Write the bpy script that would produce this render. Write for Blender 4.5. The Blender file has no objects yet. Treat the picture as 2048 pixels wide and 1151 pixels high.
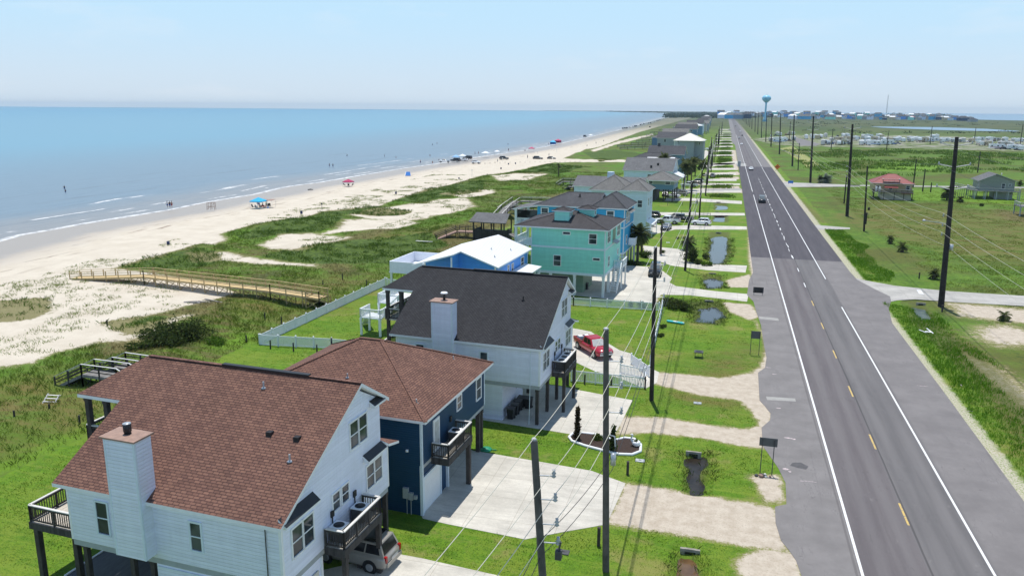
import bpy, bmesh, math, random
import numpy as np
from mathutils import Vector, Matrix
random.seed(7); RNG=np.random.default_rng(11)
sc=bpy.context.scene; COL=sc.collection
# ------------------------------------------------------------------ camera (26.5 m up, looking along the coast road)
F,CX,CY,HC=1560.,1024.,575.5,26.5
PITCH=math.atan(359/F); ROLL=.0073; YAW=math.radians(15.0823)
def _axes():
    f=np.array([-math.sin(YAW)*math.cos(PITCH),math.cos(YAW)*math.cos(PITCH),-math.sin(PITCH)])
    r0=np.array([math.cos(YAW),math.sin(YAW),0.]); u0=np.cross(r0,f)
    return f,r0*math.cos(ROLL)+u0*math.sin(ROLL),u0*math.cos(ROLL)-r0*math.sin(ROLL)
cf,cr,cu=_axes()
cam=bpy.data.cameras.new('camera'); cam.sensor_width=36; cam.lens=36*F/2048; cam.clip_start=.5; cam.clip_end=60000
camo=bpy.data.objects.new('camera',cam); COL.objects.link(camo)
camo.matrix_world=Matrix(((cr[0],cu[0],-cf[0],0),(cr[1],cu[1],-cf[1],0),(cr[2],cu[2],-cf[2],HC),(0,0,0,1)))
sc.camera=camo
A3=math.radians(-3.3); CA,SA=math.cos(A3),math.sin(A3)     # the house lots are turned 3.3 degrees from the road
def at(px,py,z=0.):                                        # survey: photo point -> ground point at height z
    d=cf+cr*(px-CX)/F-cu*(py-CY)/F
    t=(z-HC)/min(d[2],-1e-4); return (d[0]*t,d[1]*t,z)
def atY(px,py,y):
    d=cf+cr*(px-CX)/F-cu*(py-CY)/F; t=y/d[1]; return (d[0]*t,y,HC+d[2]*t)
def W(u,v,z=0.): return (u*CA-v*SA,u*SA+v*CA,z)
def Lc(p): return (p[0]*CA+p[1]*SA,-p[0]*SA+p[1]*CA)
# ------------------------------------------------------------------ world and sun
w=bpy.data.worlds.new('World'); sc.world=w; w.use_nodes=True
SUN_EL=math.radians(77); sd=W(-.085,.19); SUN_AZ=math.atan2(sd[0],sd[1])   # azimuth from +Y towards +X
nt=w.node_tree; bg=nt.nodes['Background']
sky=nt.nodes.new('ShaderNodeTexSky'); sky.sky_type='NISHITA'; sky.sun_disc=False
sky.sun_elevation=SUN_EL; sky.sun_rotation=SUN_AZ; sky.air_density=.7; sky.dust_density=0.; sky.ozone_density=4.; sky.altitude=0
# thin bright sea haze low in the sky, faint cloud, added blue fill higher up
tcw=nt.nodes.new('ShaderNodeTexCoord'); spw=nt.nodes.new('ShaderNodeSeparateXYZ'); nt.links.new(tcw.outputs['Generated'],spw.inputs[0])
mpw=nt.nodes.new('ShaderNodeMapRange'); mpw.interpolation_type='SMOOTHSTEP'; nt.links.new(spw.outputs[2],mpw.inputs[0])
for i_,v_ in enumerate((.05,.85,.95,.0)): mpw.inputs[i_+1].default_value=v_
hzw=nt.nodes.new('ShaderNodeMapRange'); hzw.interpolation_type='SMOOTHSTEP'; nt.links.new(spw.outputs[2],hzw.inputs[0])
for i_,v_ in enumerate((.0,.12,.0,1.)): hzw.inputs[i_+1].default_value=v_
hc=nt.nodes.new('ShaderNodeMix'); hc.data_type='RGBA'; nt.links.new(hzw.outputs[0],hc.inputs[0]); hc.inputs[6].default_value=(5.6,6.5,7.4,1); hc.inputs[7].default_value=(4.7,6.8,8.4,1)
mpn=nt.nodes.new('ShaderNodeMapping'); mpn.inputs['Scale'].default_value=(3,3,14); nt.links.new(tcw.outputs['Generated'],mpn.inputs[0])
nzw=nt.nodes.new('ShaderNodeTexNoise'); nzw.inputs['Scale'].default_value=1.6; nzw.inputs['Detail'].default_value=7; nzw.inputs['Roughness'].default_value=.6; nt.links.new(mpn.outputs[0],nzw.inputs['Vector'])
clw=nt.nodes.new('ShaderNodeMapRange'); nt.links.new(nzw.outputs['Fac'],clw.inputs[0])
for i_,v_ in enumerate((.55,.78,.0,.35)): clw.inputs[i_+1].default_value=v_
hc2=nt.nodes.new('ShaderNodeMix'); hc2.data_type='RGBA'; hb2=nt.nodes.new('ShaderNodeMapRange'); hb2.interpolation_type='SMOOTHSTEP'; nt.links.new(spw.outputs[2],hb2.inputs[0])
for i_,v_ in enumerate((.13,.40,.0,1.)): hb2.inputs[i_+1].default_value=v_
hc3=nt.nodes.new('ShaderNodeMix'); hc3.data_type='RGBA'; nt.links.new(hb2.outputs[0],hc3.inputs[0]); nt.links.new(hc.outputs[2],hc3.inputs[6]); hc3.inputs[7].default_value=(5.4,8.4,12.2,1)  # brighter blue band above the view, added to fill the shaded walls
nt.links.new(clw.outputs[0],hc2.inputs[0]); nt.links.new(hc3.outputs[2],hc2.inputs[6]); hc2.inputs[7].default_value=(7.4,7.6,8.0,1)
mxw=nt.nodes.new('ShaderNodeMix'); mxw.data_type='RGBA'; nt.links.new(mpw.outputs[0],mxw.inputs[0]); nt.links.new(sky.outputs[0],mxw.inputs[6]); nt.links.new(hc2.outputs[2],mxw.inputs[7])
nt.links.new(mxw.outputs[2],bg.inputs[0]); bg.inputs[1].default_value=.115
sun=bpy.data.lights.new('sun','SUN'); sun.energy=4.2; sun.angle=math.radians(.5); sun.color=(1,.965,.9)
so=bpy.data.objects.new('sun',sun); COL.objects.link(so)
dv=Vector((math.sin(SUN_AZ)*math.cos(SUN_EL),math.cos(SUN_AZ)*math.cos(SUN_EL),math.sin(SUN_EL)))
so.rotation_euler=dv.to_track_quat('Z','Y').to_euler(); so.location=(0,0,200)
sc.view_settings.view_transform='Standard'; sc.view_settings.look='None'; sc.view_settings.exposure=.08; sc.view_settings.gamma=1
sc.cycles.max_bounces=6; sc.cycles.transparent_max_bounces=6; sc.cycles.volume_bounces=0
# ------------------------------------------------------------------ materials
class NT:
    def __init__(s,name):
        s.m=bpy.data.materials.new(name); s.m.use_nodes=True; s.t=s.m.node_tree; s.b=s.t.nodes['Principled BSDF']; s._tc=None
    def n(s,typ,**kw):
        o=s.t.nodes.new('ShaderNode'+typ)
        for k,v in kw.items():
            if k.startswith('i_'):
                key=k[2:]; key=int(key) if key.isdigit() else key
                s.set(o.inputs[key],v)
            else: setattr(o,k,v)
        return o
    def set(s,inp,v):
        if hasattr(v,'is_linked') or hasattr(v,'links'): s.t.links.new(v,inp)
        else:
            if inp.type=='RGBA' and not hasattr(v,'__len__'): v=(v,v,v,1)
            elif inp.type=='RGBA' and len(v)==3: v=(*v,1)
            inp.default_value=v
    def tc(s,k='Object'):
        if s._tc is None: s._tc=s.n('TexCoord')
        return s._tc.outputs[k]
    def noise(s,vec,scale,detail=4,rough=.55,dist=0):
        o=s.n('TexNoise',i_Scale=scale,i_Detail=detail,i_Roughness=rough,i_Distortion=dist); s.set(o.inputs['Vector'],vec); return o.outputs['Fac']
    def math(s,op,a,b=None,c=None,clamp=False):
        o=s.n('Math',operation=op,use_clamp=clamp); s.set(o.inputs[0],a)
        if b is not None: s.set(o.inputs[1],b)
        if c is not None: s.set(o.inputs[2],c)
        return o.outputs[0]
    def rng(s,x,a,b,c=0,d=1,smooth=True):
        o=s.n('MapRange',interpolation_type='SMOOTHSTEP' if smooth else 'LINEAR'); 
        for i,v in enumerate((x,a,b,c,d)): s.set(o.inputs[i],v)
        return o.outputs[0]
    def mix(s,f,a,b):
        o=s.n('Mix',data_type='RGBA'); s.set(o.inputs[0],f); s.set(o.inputs[6],a); s.set(o.inputs[7],b); return o.outputs[2]
    def mul(s,a,b):
        o=s.n('Mix',data_type='RGBA',blend_type='MULTIPLY'); s.set(o.inputs[0],1.); s.set(o.inputs[6],a); s.set(o.inputs[7],b); return o.outputs[2]
    def scalev(s,vec,v):
        o=s.n('Mapping'); s.set(o.inputs['Vector'],vec); o.inputs['Scale'].default_value=v; return o.outputs[0]
    def xyz(s,vec):
        o=s.n('SeparateXYZ'); s.set(o.inputs[0],vec); return o.outputs
    def bump(s,h,strength=.4,dist=.05):
        o=s.n('Bump',i_Strength=strength,i_Distance=dist); s.set(o.inputs['Height'],h); s.set(s.b.inputs['Normal'],o.outputs[0])
    def out(s,col,rough=.7,spec=.4,metal=0):
        s.set(s.b.inputs['Base Color'],col); s.set(s.b.inputs['Roughness'],rough); s.b.inputs['Specular IOR Level'].default_value=spec; s.b.inputs['Metallic'].default_value=metal
        return s.m
def plain(name,c,rough=.6,spec=.4,metal=0,var=.18,scale=3.,bump=0):
    t=NT(name); f=t.noise(t.tc(),scale,5); g=t.rng(f,.3,.7,1-var,1+var,False)
    col=t.mul(c,t.n('CombineXYZ',i_0=g,i_1=g,i_2=g).outputs[0])
    if bump: t.bump(f,bump,.02)
    return t.out(col,rough,spec,metal)
def siding(name,c,pitch=.16,var=.07):
    t=NT(name); uv=t.xyz(t.tc('UV')); fr=t.math('FRACT',t.math('DIVIDE',uv[1],pitch))
    n=t.math('MULTIPLY_ADD',t.noise(t.scalev(t.tc('UV'),(.5,2.5,1)),1.2,5),.5,t.math('MULTIPLY',t.noise(t.scalev(t.tc('UV'),(2.2,.22,1)),1.,6,.7),.5)); g=t.rng(n,.35,.65,1-var,1+var,False)
    col=t.mul(c,t.n('CombineXYZ',i_0=g,i_1=g,i_2=g).outputs[0])
    stn=t.math('MULTIPLY',t.rng(t.noise(t.scalev(t.tc('UV'),(1.6,.16,1)),1.,7,.75),.55,.72),.22); col=t.mix(stn,col,tuple(q*.62+.02 for q in c)); bd=t.n('TexWhiteNoise',noise_dimensions='1D'); t.set(bd.inputs['W'],t.math('FLOOR',t.math('DIVIDE',uv[1],pitch))); bv=t.rng(bd.outputs[0],0,1,.955,1.03,False); col=t.mul(col,t.n('CombineXYZ',i_0=bv,i_1=bv,i_2=bv).outputs[0])
    t.bump(t.math('POWER',fr,.5),.9,.05); return t.out(col,.55,.3)
def shingle(name,c1,c2,mort,bw=.3,rh=.15):
    t=NT(name); b=t.n('TexBrick',i_Scale=1.,i_6=.03,i_7=0.,i_8=bw,i_9=rh) if False else t.n('TexBrick')
    uv=t.tc('UV'); wob=t.noise(uv,1.3,3)
    t.set(b.inputs['Vector'],uv); t.set(b.inputs['Color1'],c1); t.set(b.inputs['Color2'],c2); t.set(b.inputs['Mortar'],mort)
    b.inputs['Scale'].default_value=1; b.inputs['Mortar Size'].default_value=.022; b.inputs['Mortar Smooth'].default_value=.3
    b.inputs['Bias'].default_value=-.1; b.inputs['Brick Width'].default_value=bw; b.inputs['Row Height'].default_value=rh
    g=t.rng(t.noise(uv,.45,6,.65),.3,.7,.82,1.16,False); s=t.rng(t.noise(t.scalev(uv,(4,.25,1)),1.,3),.3,.7,.93,1.06,False)
    gs=t.math('MULTIPLY',g,s)
    col=t.mul(b.outputs['Color'],t.n('CombineXYZ',i_0=gs,i_1=gs,i_2=gs).outputs[0])
    col=t.mix(t.math('MULTIPLY',t.rng(t.noise(t.scalev(uv,(.9,.10,1)),1.,7,.72),.52,.72),.3),col,tuple(q*1.35 for q in c1)); col=t.mix(t.math('MULTIPLY',t.rng(t.noise(t.scalev(uv,(.6,.22,1)),1.3,7,.75),.56,.7),.35),col,mort)
    gr=t.noise(uv,60,2); t.bump(t.math('MULTIPLY_ADD',b.outputs['Fac'],-1.,t.math('MULTIPLY',gr,.5)),.5,.02)
    return t.out(col,.85,.25)
def planks(name,c,pw=.14,var=.25,axis=0):
    t=NT(name); uv=t.xyz(t.tc('UV')); q=t.math('DIVIDE',uv[axis],pw); fr=t.math('FRACT',q); idn=t.math('FLOOR',q)
    r=t.n('TexWhiteNoise',noise_dimensions='1D'); t.set(r.inputs['W'],idn)
    n=t.noise(t.scalev(t.tc('UV'),(1,8,1) if axis else (8,1,1)),2.,5)
    g=t.math('MULTIPLY',t.rng(r.outputs[0],0,1,1-var,1+var,False),t.rng(n,.3,.7,.85,1.15,False))
    col=t.mul(c,t.n('CombineXYZ',i_0=g,i_1=g,i_2=g).outputs[0])
    gap=t.rng(fr,.02,.09,0,1); t.bump(gap,.8,.02); return t.out(col,.8,.25)
def glass(name,c=(.03,.04,.05),rough=.08):
    t=NT(name); n=t.noise(t.tc(),.8,2); t.bump(n,.02,.02); uv=t.xyz(t.tc('UV')); k=t.rng(t.noise(t.scalev(t.tc(),(.4,.4,.5)),1.,2),.45,.55,0,.14); return t.out(t.mix(k,c,(.45,.46,.46)),rough,.32)
def paint(name,c,rough=.28,metal=0.,coat=.6):
    t=NT(name); n=t.noise(t.tc(),2.,3); g=t.rng(n,.3,.7,.94,1.05,False)
    t.b.inputs['Coat Weight'].default_value=coat; t.b.inputs['Coat Roughness'].default_value=.08
    return t.out(t.mul(c,t.n('CombineXYZ',i_0=g,i_1=g,i_2=g).outputs[0]),rough,.5,metal)
def concrete(name,c,joint=3.,bw=3.):
    t=NT(name); uv=t.tc('Object'); b=t.n('TexBrick'); t.set(b.inputs['Vector'],uv); b.offset=0
    t.set(b.inputs['Color1'],(1,1,1)); t.set(b.inputs['Color2'],(.95,.95,.95)); t.set(b.inputs['Mortar'],(.72,.7,.67))
    b.inputs['Scale'].default_value=1; b.inputs['Mortar Size'].default_value=.02; b.inputs['Brick Width'].default_value=bw; b.inputs['Row Height'].default_value=joint
    n1=t.noise(uv,.35,6,.6); n2=t.noise(uv,5,5,.7); n3=t.noise(t.scalev(uv,(.25,1.6,1)),1.,6,.7); g=t.math('MULTIPLY',t.math('MULTIPLY',t.rng(n1,.3,.72,.76,1.1,False),t.rng(n2,.3,.7,.9,1.06,False)),t.rng(n3,.35,.6,.86,1.03,False))
    col=t.mul(t.mul(c,b.outputs['Color']),t.n('CombineXYZ',i_0=g,i_1=g,i_2=t.math('MULTIPLY',g,.99)).outputs[0])
    t.bump(n2,.25,.02); return t.out(col,.85,.3)
MT={}
def m(k): return MT[k]
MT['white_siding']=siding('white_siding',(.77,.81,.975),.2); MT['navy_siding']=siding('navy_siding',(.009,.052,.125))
MT['mint_siding']=siding('mint_siding',(.32,.78,.70),.2); MT['azure_siding']=siding('azure_siding',(.05,.40,.72),.2); MT['sky_siding']=siding('sky_siding',(.09,.33,.85),.2)
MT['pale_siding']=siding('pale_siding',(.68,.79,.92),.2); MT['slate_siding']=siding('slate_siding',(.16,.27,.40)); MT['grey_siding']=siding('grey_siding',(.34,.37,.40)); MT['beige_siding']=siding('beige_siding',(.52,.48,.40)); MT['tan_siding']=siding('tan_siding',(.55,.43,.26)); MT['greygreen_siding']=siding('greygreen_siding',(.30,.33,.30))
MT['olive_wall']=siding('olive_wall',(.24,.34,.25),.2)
MT['trim']=plain('white_trim',(.80,.81,.82),.5,var=.05); MT['ltrim']=plain('pale_trim',(.66,.74,.80),.5,var=.05); MT['gtrim']=plain('grey_trim',(.35,.38,.40),.6,var=.08)
MT['brown_shingle']=shingle('brown_shingle',(.228,.120,.085),(.142,.073,.055),(.06,.029,.027),.36,.17); MT['black_shingle']=shingle('black_shingle',(.048,.048,.052),(.032,.032,.036),(.012,.012,.014))
MT['char_shingle']=shingle('charcoal_shingle',(.082,.075,.078),(.058,.053,.056),(.03,.027,.027)); MT['grey_shingle']=shingle('grey_shingle',(.19,.19,.195),(.14,.14,.145),(.09,.09,.09)); MT['weath_shingle']=shingle('weathered_shingle',(.23,.22,.205),(.17,.165,.155),(.1,.1,.1)); MT['dgrey_shingle']=shingle('dark_grey_shingle',(.105,.105,.112),(.075,.075,.082),(.045,.045,.05))
MT['pent']=plain('black_metal_roof',(.018,.018,.02),.5,.4); MT['white_metal']=plain('white_metal_roof',(.80,.80,.80),.45,var=.04); MT['cream_metal']=plain('cream_metal_roof',(.74,.70,.60),.5,var=.1,scale=.6); MT['red_metal']=plain('red_metal_roof',(.26,.055,.05),.5,var=.15,scale=1.)
MT['dwood']=planks('dark_weathered_wood',(.06,.055,.055),.14); MT['dpost']=plain('dark_timber',(.055,.048,.045),.85,var=.3,scale=2.,bump=.3); MT['gwood']=planks('grey_weathered_wood',(.22,.21,.2),.14); MT['tanwood']=planks('new_yellow_timber',(.56,.42,.22),.14,.14); MT['tpost']=plain('new_timber',(.46,.34,.17),.8,var=.2)
MT['lcap']=plain('sunbleached_rail_cap',(.62,.60,.57),.7,var=.1); MT['deckf']=planks('deck_boards',(.46,.42,.36),.14,.2)
MT['wvinyl']=plain('white_vinyl',(.84,.85,.88),.4,var=.04); MT['wpost']=plain('white_post',(.78,.80,.80),.5,var=.06)
MT['glass']=glass('window_glass'); MT['tint']=glass('tinted_glass',(.012,.013,.015)); MT['wglass']=glass('windscreen_glass',(.10,.13,.15)); MT['blind']=plain('pale_blind',(.5,.5,.48),.4)
MT['black']=plain('black_plastic',(.018,.018,.02),.5); MT['dgrey']=plain('dark_grey',(.07,.07,.075),.6); MT['steel']=plain('galvanised_steel',(.48,.5,.52),.4,.5,.4); MT['silver']=plain('bright_metal',(.7,.7,.7),.3,.5,.7,var=.05); MT['brownm']=plain('brown_cap',(.33,.21,.16),.6)
MT['rubber']=plain('tyre_rubber',(.02,.02,.02),.8); MT['rim']=plain('alloy_rim',(.45,.45,.46),.35,.5,.6); MT['lampred']=plain('red_lamp',(.35,.01,.01),.2); MT['lampclear']=plain('clear_lamp',(.75,.76,.78),.15)
for k,c in dict(white=(.82,.83,.84),silver=(.29,.27,.24),grey=(.22,.23,.24),black=(.015,.016,.018),navy=(.02,.04,.09),red=(.42,.008,.03),maroon=(.2,.02,.02),tan=(.5,.43,.3),blue=(.04,.13,.35),teal=(.1,.3,.36)).items(): MT['car_'+k]=paint('paint_'+k,c)
MT['conc']=concrete('pale_concrete',(.62,.585,.52)); MT['concdk']=plain('stained_concrete',(.30,.28,.24),.9,var=.3,scale=2.); MT['concg']=concrete('grey_concrete',(.47,.45,.42)); MT['padd']=planks('dark_patio_boards',(.12,.125,.14),.3,.08)
MT['pole']=plain('creosoted_pole',(.035,.03,.028),.9,var=.35,scale=1.5,bump=.4); MT['poleg']=plain('weathered_pole',(.10,.092,.082),.9,var=.3,scale=1.5,bump=.4); MT['wire']=plain('bare_conductor',(.55,.53,.44),.5,.5,.2,var=.02); MT['insul']=plain('insulator',(.45,.46,.47),.3)
MT['gwhite']=plain('garage_door_white',(.74,.76,.78),.45,var=.03); MT['cream']=plain('cream_garage_door',(.62,.60,.53),.5,var=.03)
MT['tower']=plain('tower_blue_paint',(.26,.60,.78),.4,var=.05,scale=.05)
# ------------------------------------------------------------------ mesh builder
class MB:
    def __init__(s): s.v=[]; s.f=[]; s.mi=[]; s.sm=[]
    def add(s,vs,fs,mi=0,smooth=False):
        o=len(s.v); s.v+= [tuple(float(c) for c in p) for p in vs]
        for f in fs: s.f.append(tuple(i+o for i in f)); s.mi.append(mi); s.sm.append(smooth)
        return s
    def box(s,x0,x1,y0,y1,z0,z1,mi=0):
        if x0>x1: x0,x1=x1,x0
        if y0>y1: y0,y1=y1,y0
        if z0>z1: z0,z1=z1,z0
        return s.add([(x0,y0,z0),(x1,y0,z0),(x1,y1,z0),(x0,y1,z0),(x0,y0,z1),(x1,y0,z1),(x1,y1,z1),(x0,y1,z1)],
              [(0,3,2,1),(4,5,6,7),(0,1,5,4),(1,2,6,5),(2,3,7,6),(3,0,4,7)],mi)
    def bar(s,p,q,wd,h=None,mi=0,up=(0,0,1)):
        p=Vector(p); q=Vector(q); d=(q-p); L=d.length
        if L<1e-6: return s
        d/=L; upv=Vector(up)
        if abs(d.dot(upv))>.98: upv=Vector((0,1,0))
        a=d.cross(upv).normalized()*(wd/2); b=a.cross(d).normalized()*((h or wd)/2)
        return s.add([p-a-b,p+a-b,p+a+b,p-a+b,q-a-b,q+a-b,q+a+b,q-a+b],[(0,1,2,3),(7,6,5,4),(0,4,5,1),(1,5,6,2),(2,6,7,3),(3,7,4,0)],mi)
    def tube(s,pts,r,n=8,mi=0,caps=True,smooth=True):
        pts=[Vector(p) for p in pts]; rs=r if hasattr(r,'__len__') else [r]*len(pts); vs=[]; fs=[]
        a=None
        for i,p in enumerate(pts):
            d=(pts[min(i+1,len(pts)-1)]-pts[max(i-1,0)])
            if d.length<1e-9: d=Vector((0,0,1))
            d.normalize()
            if a is None:
                a=d.cross(Vector((0,0,1)));
                if a.length<.05: a=Vector((1,0,0))
            a=(a-d*a.dot(d)).normalized(); b=d.cross(a)
            for k in range(n):
                t=2*math.pi*k/n; vs.append(p+(a*math.cos(t)+b*math.sin(t))*rs[i])
        for i in range(len(pts)-1):
            for k in range(n): fs.append((i*n+k,i*n+(k+1)%n,(i+1)*n+(k+1)%n,(i+1)*n+k))
        s.add(vs,fs,mi,smooth)
        if caps: s.add(vs[:n],[tuple(range(n))[::-1]],mi); s.add(vs[-n:],[tuple(range(n))],mi)
        return s
    def lathe(s,prof,c=(0,0,0),n=14,mi=0,smooth=True):
        vs=[];fs=[]
        for r,z in prof:
            for k in range(n): t=2*math.pi*k/n; vs.append((c[0]+r*math.cos(t),c[1]+r*math.sin(t),c[2]+z))
        for i in range(len(prof)-1):
            for k in range(n): fs.append((i*n+k,i*n+(k+1)%n,(i+1)*n+(k+1)%n,(i+1)*n+k))
        fs.append(tuple(range(n))[::-1]); fs.append(tuple(range((len(prof)-1)*n,len(prof)*n)))
        return s.add(vs,fs,mi,smooth)
    def slab(s,poly,th,mi=0,mside=1):      # polygon with thickness hung vertically below
        n=len(poly); P=[Vector(p) for p in poly]; nr=Vector((0,0,0))
        for i in range(n): nr+=P[i].cross(P[(i+1)%n])
        if nr.z<0: P=P[::-1]
        B=[p-Vector((0,0,th)) for p in P]
        s.add(P,[tuple(range(n))],mi); s.add(B,[tuple(range(n))[::-1]],mside)
        for i in range(n): j=(i+1)%n; s.add([P[i],B[i],B[j],P[j]],[(0,1,2,3)],mside)
        return s
    def extr(s,poly,d,mi=0,mcap=None):     # closed planar outline extruded along vector d
        n=len(poly); P=[Vector(p) for p in poly]; D=Vector(d); nr=Vector((0,0,0))
        for i in range(n): nr+=(P[i]-P[0]).cross(P[(i+1)%n]-P[0])
        if nr.dot(D)>0: P=P[::-1]
        Q=[p+D for p in P]; mc=mi if mcap is None else mcap
        s.add(P,[tuple(range(n))],mc); s.add(Q,[tuple(range(n))[::-1]],mc)
        for i in range(n): j=(i+1)%n; s.add([P[j],P[i],Q[i],Q[j]],[(0,1,2,3)],mi)
        return s
    def build(s,name,mats,parent=None,uv=True):
        me=bpy.data.meshes.new(name); me.from_pydata(s.v,[],s.f)
        if not isinstance(mats,(list,tuple)): mats=[mats]
        for q in mats: me.materials.append(m(q) if isinstance(q,str) else q)
        me.polygons.foreach_set('material_index',s.mi); me.polygons.foreach_set('use_smooth',s.sm)
        if uv and len(s.f)<20000:
            ul=me.uv_layers.new(name='UVMap'); co=me.vertices
            buf=np.zeros((len(me.loops),2),dtype=np.float32)
            for p in me.polygons:
                n=p.normal; h=math.hypot(n.x,n.y)
                if h<.02: t1=Vector((1,0,0)); t2=Vector((0,1,0))
                else: t1=Vector((-n.y/h,n.x/h,0)); t2=n.cross(t1)
                for li,vi in zip(p.loop_indices,p.vertices): c=co[vi].co; buf[li]=(c.dot(t1),c.dot(t2))
            ul.data.foreach_set('uv',buf.ravel())
        o=bpy.data.objects.new(name,me); COL.objects.link(o)
        if parent is not None: o.parent=parent
        return o
def tag(o,label=None,cat=None,group=None,kind=None):
    for k,v in (('label',label),('category',cat),('group',group),('kind',kind)):
        if v: o[k]=v
    return o
def thing(name,label,cat,loc=(0,0,0),rz=0,group=None):
    o=bpy.data.objects.new(name,None); COL.objects.link(o); o.location=loc; o.rotation_euler=(0,0,rz); o.empty_display_size=.3
    return tag(o,label,cat,group)
KIDS={}
def kids(o):
    if o.name not in KIDS: KIDS[o.name]=list(o.children)
    return KIDS[o.name]
def dup(o,loc,rz=0,label=None,group=None,mats=None,scale=None):
    ks=kids(o); c=o.copy(); COL.objects.link(c); c.location=loc; c.rotation_euler=(0,0,rz)
    if scale: c.scale=scale if hasattr(scale,'__len__') else (scale,)*3
    if label: c['label']=label
    if group: c['group']=group
    for k in ks:
        d=k.copy(); COL.objects.link(d); d.parent=c
        if mats: swap(d,mats)
        for g in kids(k): e=g.copy(); COL.objects.link(e); e.parent=d
    return c
_sw={}
def swap(o,mats):      # other paint on a copied part: same shape, its own material list
    me=o.data
    if me is None: return
    names=[x.name for x in me.materials]
    if not any(n in mats for n in names): return
    key=(me.name,tuple(sorted(mats.items())))
    if key not in _sw:
        q=me.copy()
        for i,n in enumerate(names):
            if n in mats: q.materials[i]=m(mats[n])
        _sw[key]=q
    o.data=_sw[key]
def struct(o): o['kind']='structure'; return o
ORD='nearest second third fourth fifth sixth seventh eighth ninth tenth eleventh twelfth thirteenth fourteenth fifteenth sixteenth seventeenth eighteenth nineteenth twentieth'.split()
# ------------------------------------------------------------------ terrain
def poly_px(pts,z=0.): return np.array([at(x,y,z)[:2] for x,y in pts])
def sdist(X,Y,poly):          # signed distance, positive inside
    x=X.ravel(); y=Y.ravel(); d=np.full(x.shape,1e12); ins=np.zeros(x.shape,bool); n=len(poly)
    for i in range(n):
        ax,ay=poly[i]; bx,by=poly[(i+1)%n]; ex,ey=bx-ax,by-ay; L=ex*ex+ey*ey+1e-12
        t=np.clip(((x-ax)*ex+(y-ay)*ey)/L,0,1); d=np.minimum(d,(x-ax-t*ex)**2+(y-ay-t*ey)**2)
        c=((ay>y)!=(by>y)); 
        with np.errstate(divide='ignore',invalid='ignore'): xi=ax+(y-ay)/(by-ay if by!=ay else 1e-9)*ex
        ins^=c&(x<xi)
    d=np.sqrt(d); return np.where(ins,d,-d).reshape(X.shape)
def ldist(X,Y,line):          # distance to an open line
    x=X.ravel(); y=Y.ravel(); d=np.full(x.shape,1e12)
    for (ax,ay),(bx,by) in zip(line[:-1],line[1:]):
        ex,ey=bx-ax,by-ay; L=ex*ex+ey*ey+1e-12; t=np.clip(((x-ax)*ex+(y-ay)*ey)/L,0,1)
        d=np.minimum(d,(x-ax-t*ex)**2+(y-ay-t*ey)**2)
    return np.sqrt(d).reshape(X.shape)
def sm(d,s): return np.clip(d/(2*s)+.5,0,1)
def grow(a,b,d0,g,dmax):
    out=[a]; d=d0; sgn=1 if b>a else -1
    while (out[-1]-b)*sgn<0: out.append(out[-1]+sgn*d); d=min(d*g,dmax)
    return out[1:]
xs=sorted(grow(-60,-175,.5,1.018,1.3)+grow(-175,-9000,1.3,1.07,600))+list(np.arange(-60,34,.45))+grow(34,6000,.5,1.045,500)
ys=list(np.arange(14,34,1.5))+list(np.arange(34,120,.45))+grow(120,11000,.5,1.014,120)
xs=np.array(xs); ys=np.array(ys)
SEA_Z=-1.0
SHORE=[(-900,760),(-400,580),(0,483),(52,469),(182,446),(261,433),(339,420),(417,404),(511,389),(580,373),(648,364),(737,349),(815,336),(867,329),(937,317),(1010,307),(1095,293),(1170,276),(1250,257.5),(1300,243.5),(1325,236.5),(1345,231.5),(1350,229.2),(1338,227.3),(1312,225.3),(1275,224.2),(1205,222.6)]
shore=np.array([at(x,y,SEA_Z)[:2] for x,y in SHORE])
land=np.vstack([shore,[[-2500,10900],[9000,30000],[9000,-400],[shore[0][0],-400]]])
def vnoise(X,Y,sc_,seed):     # value noise for relief
    r=np.random.default_rng(seed); T=r.random((256,256)); x=X/sc_; y=Y/sc_; xi=np.floor(x).astype(int); yi=np.floor(y).astype(int); fx=x-xi; fy=y-yi
    fx=fx*fx*(3-2*fx); fy=fy*fy*(3-2*fy); g=lambda a,b:T[a%256,b%256]
    return (g(xi,yi)*(1-fx)+g(xi+1,yi)*fx)*(1-fy)+(g(xi,yi+1)*(1-fx)+g(xi+1,yi+1)*fx)*fy
# regions surveyed on the photograph
DUNE=[(-900,960),(-300,800),(0,744),(60,738),(100,716),(190,688),(250,650),(330,628),(420,602),(470,590),(440,573),(350,560),(300,545),(232,540),(330,511),(400,490),(450,464),(520,449),(640,428),(740,419),(790,402),(840,386),(900,371),(960,353),(1020,345),(1110,325),(1130,316),(1170,300),(1200,294),(1250,275),(1275,266),(1312,255),(1362,241),(1385,236),(1372,231),(1345,228.5),(1312,226.3),(1275,225),(1205,223.3)]
sandp=np.vstack([poly_px(DUNE),[[-2500,10800],[-9000,10000],[-9000,-300]]])
SAND=[[(520,492),(565,474),(620,467),(700,477),(640,492),(600,503),(540,499)],[(640,468),(679,458),(692,443),(724,440),(815,440),(832,447),(789,457),(720,464)],[(700,432),(760,418),(830,408),(870,402),(930,398),(948,414),(900,428),(850,440),(800,441),(740,438)],[(450,508),(520,520),(632,537),(632,540),(520,529),(450,521),(400,520),(380,508)],[(880,390),(915,382),(980,380),(988,388),(930,396)],[(985,353),(1060,345),(1095,350),(1060,359),(1000,362)],[(1085,317),(1250,320),(1252,325.5),(1098,325)],[(1180,302),(1240,282),(1306,268),(1306,271),(1240,287),(1190,304)],
 [(400,480),(440,470),(450,480),(420,492)],[(160,690),(230,660),(330,650),(380,640),(330,665),(240,680)]]
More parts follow.
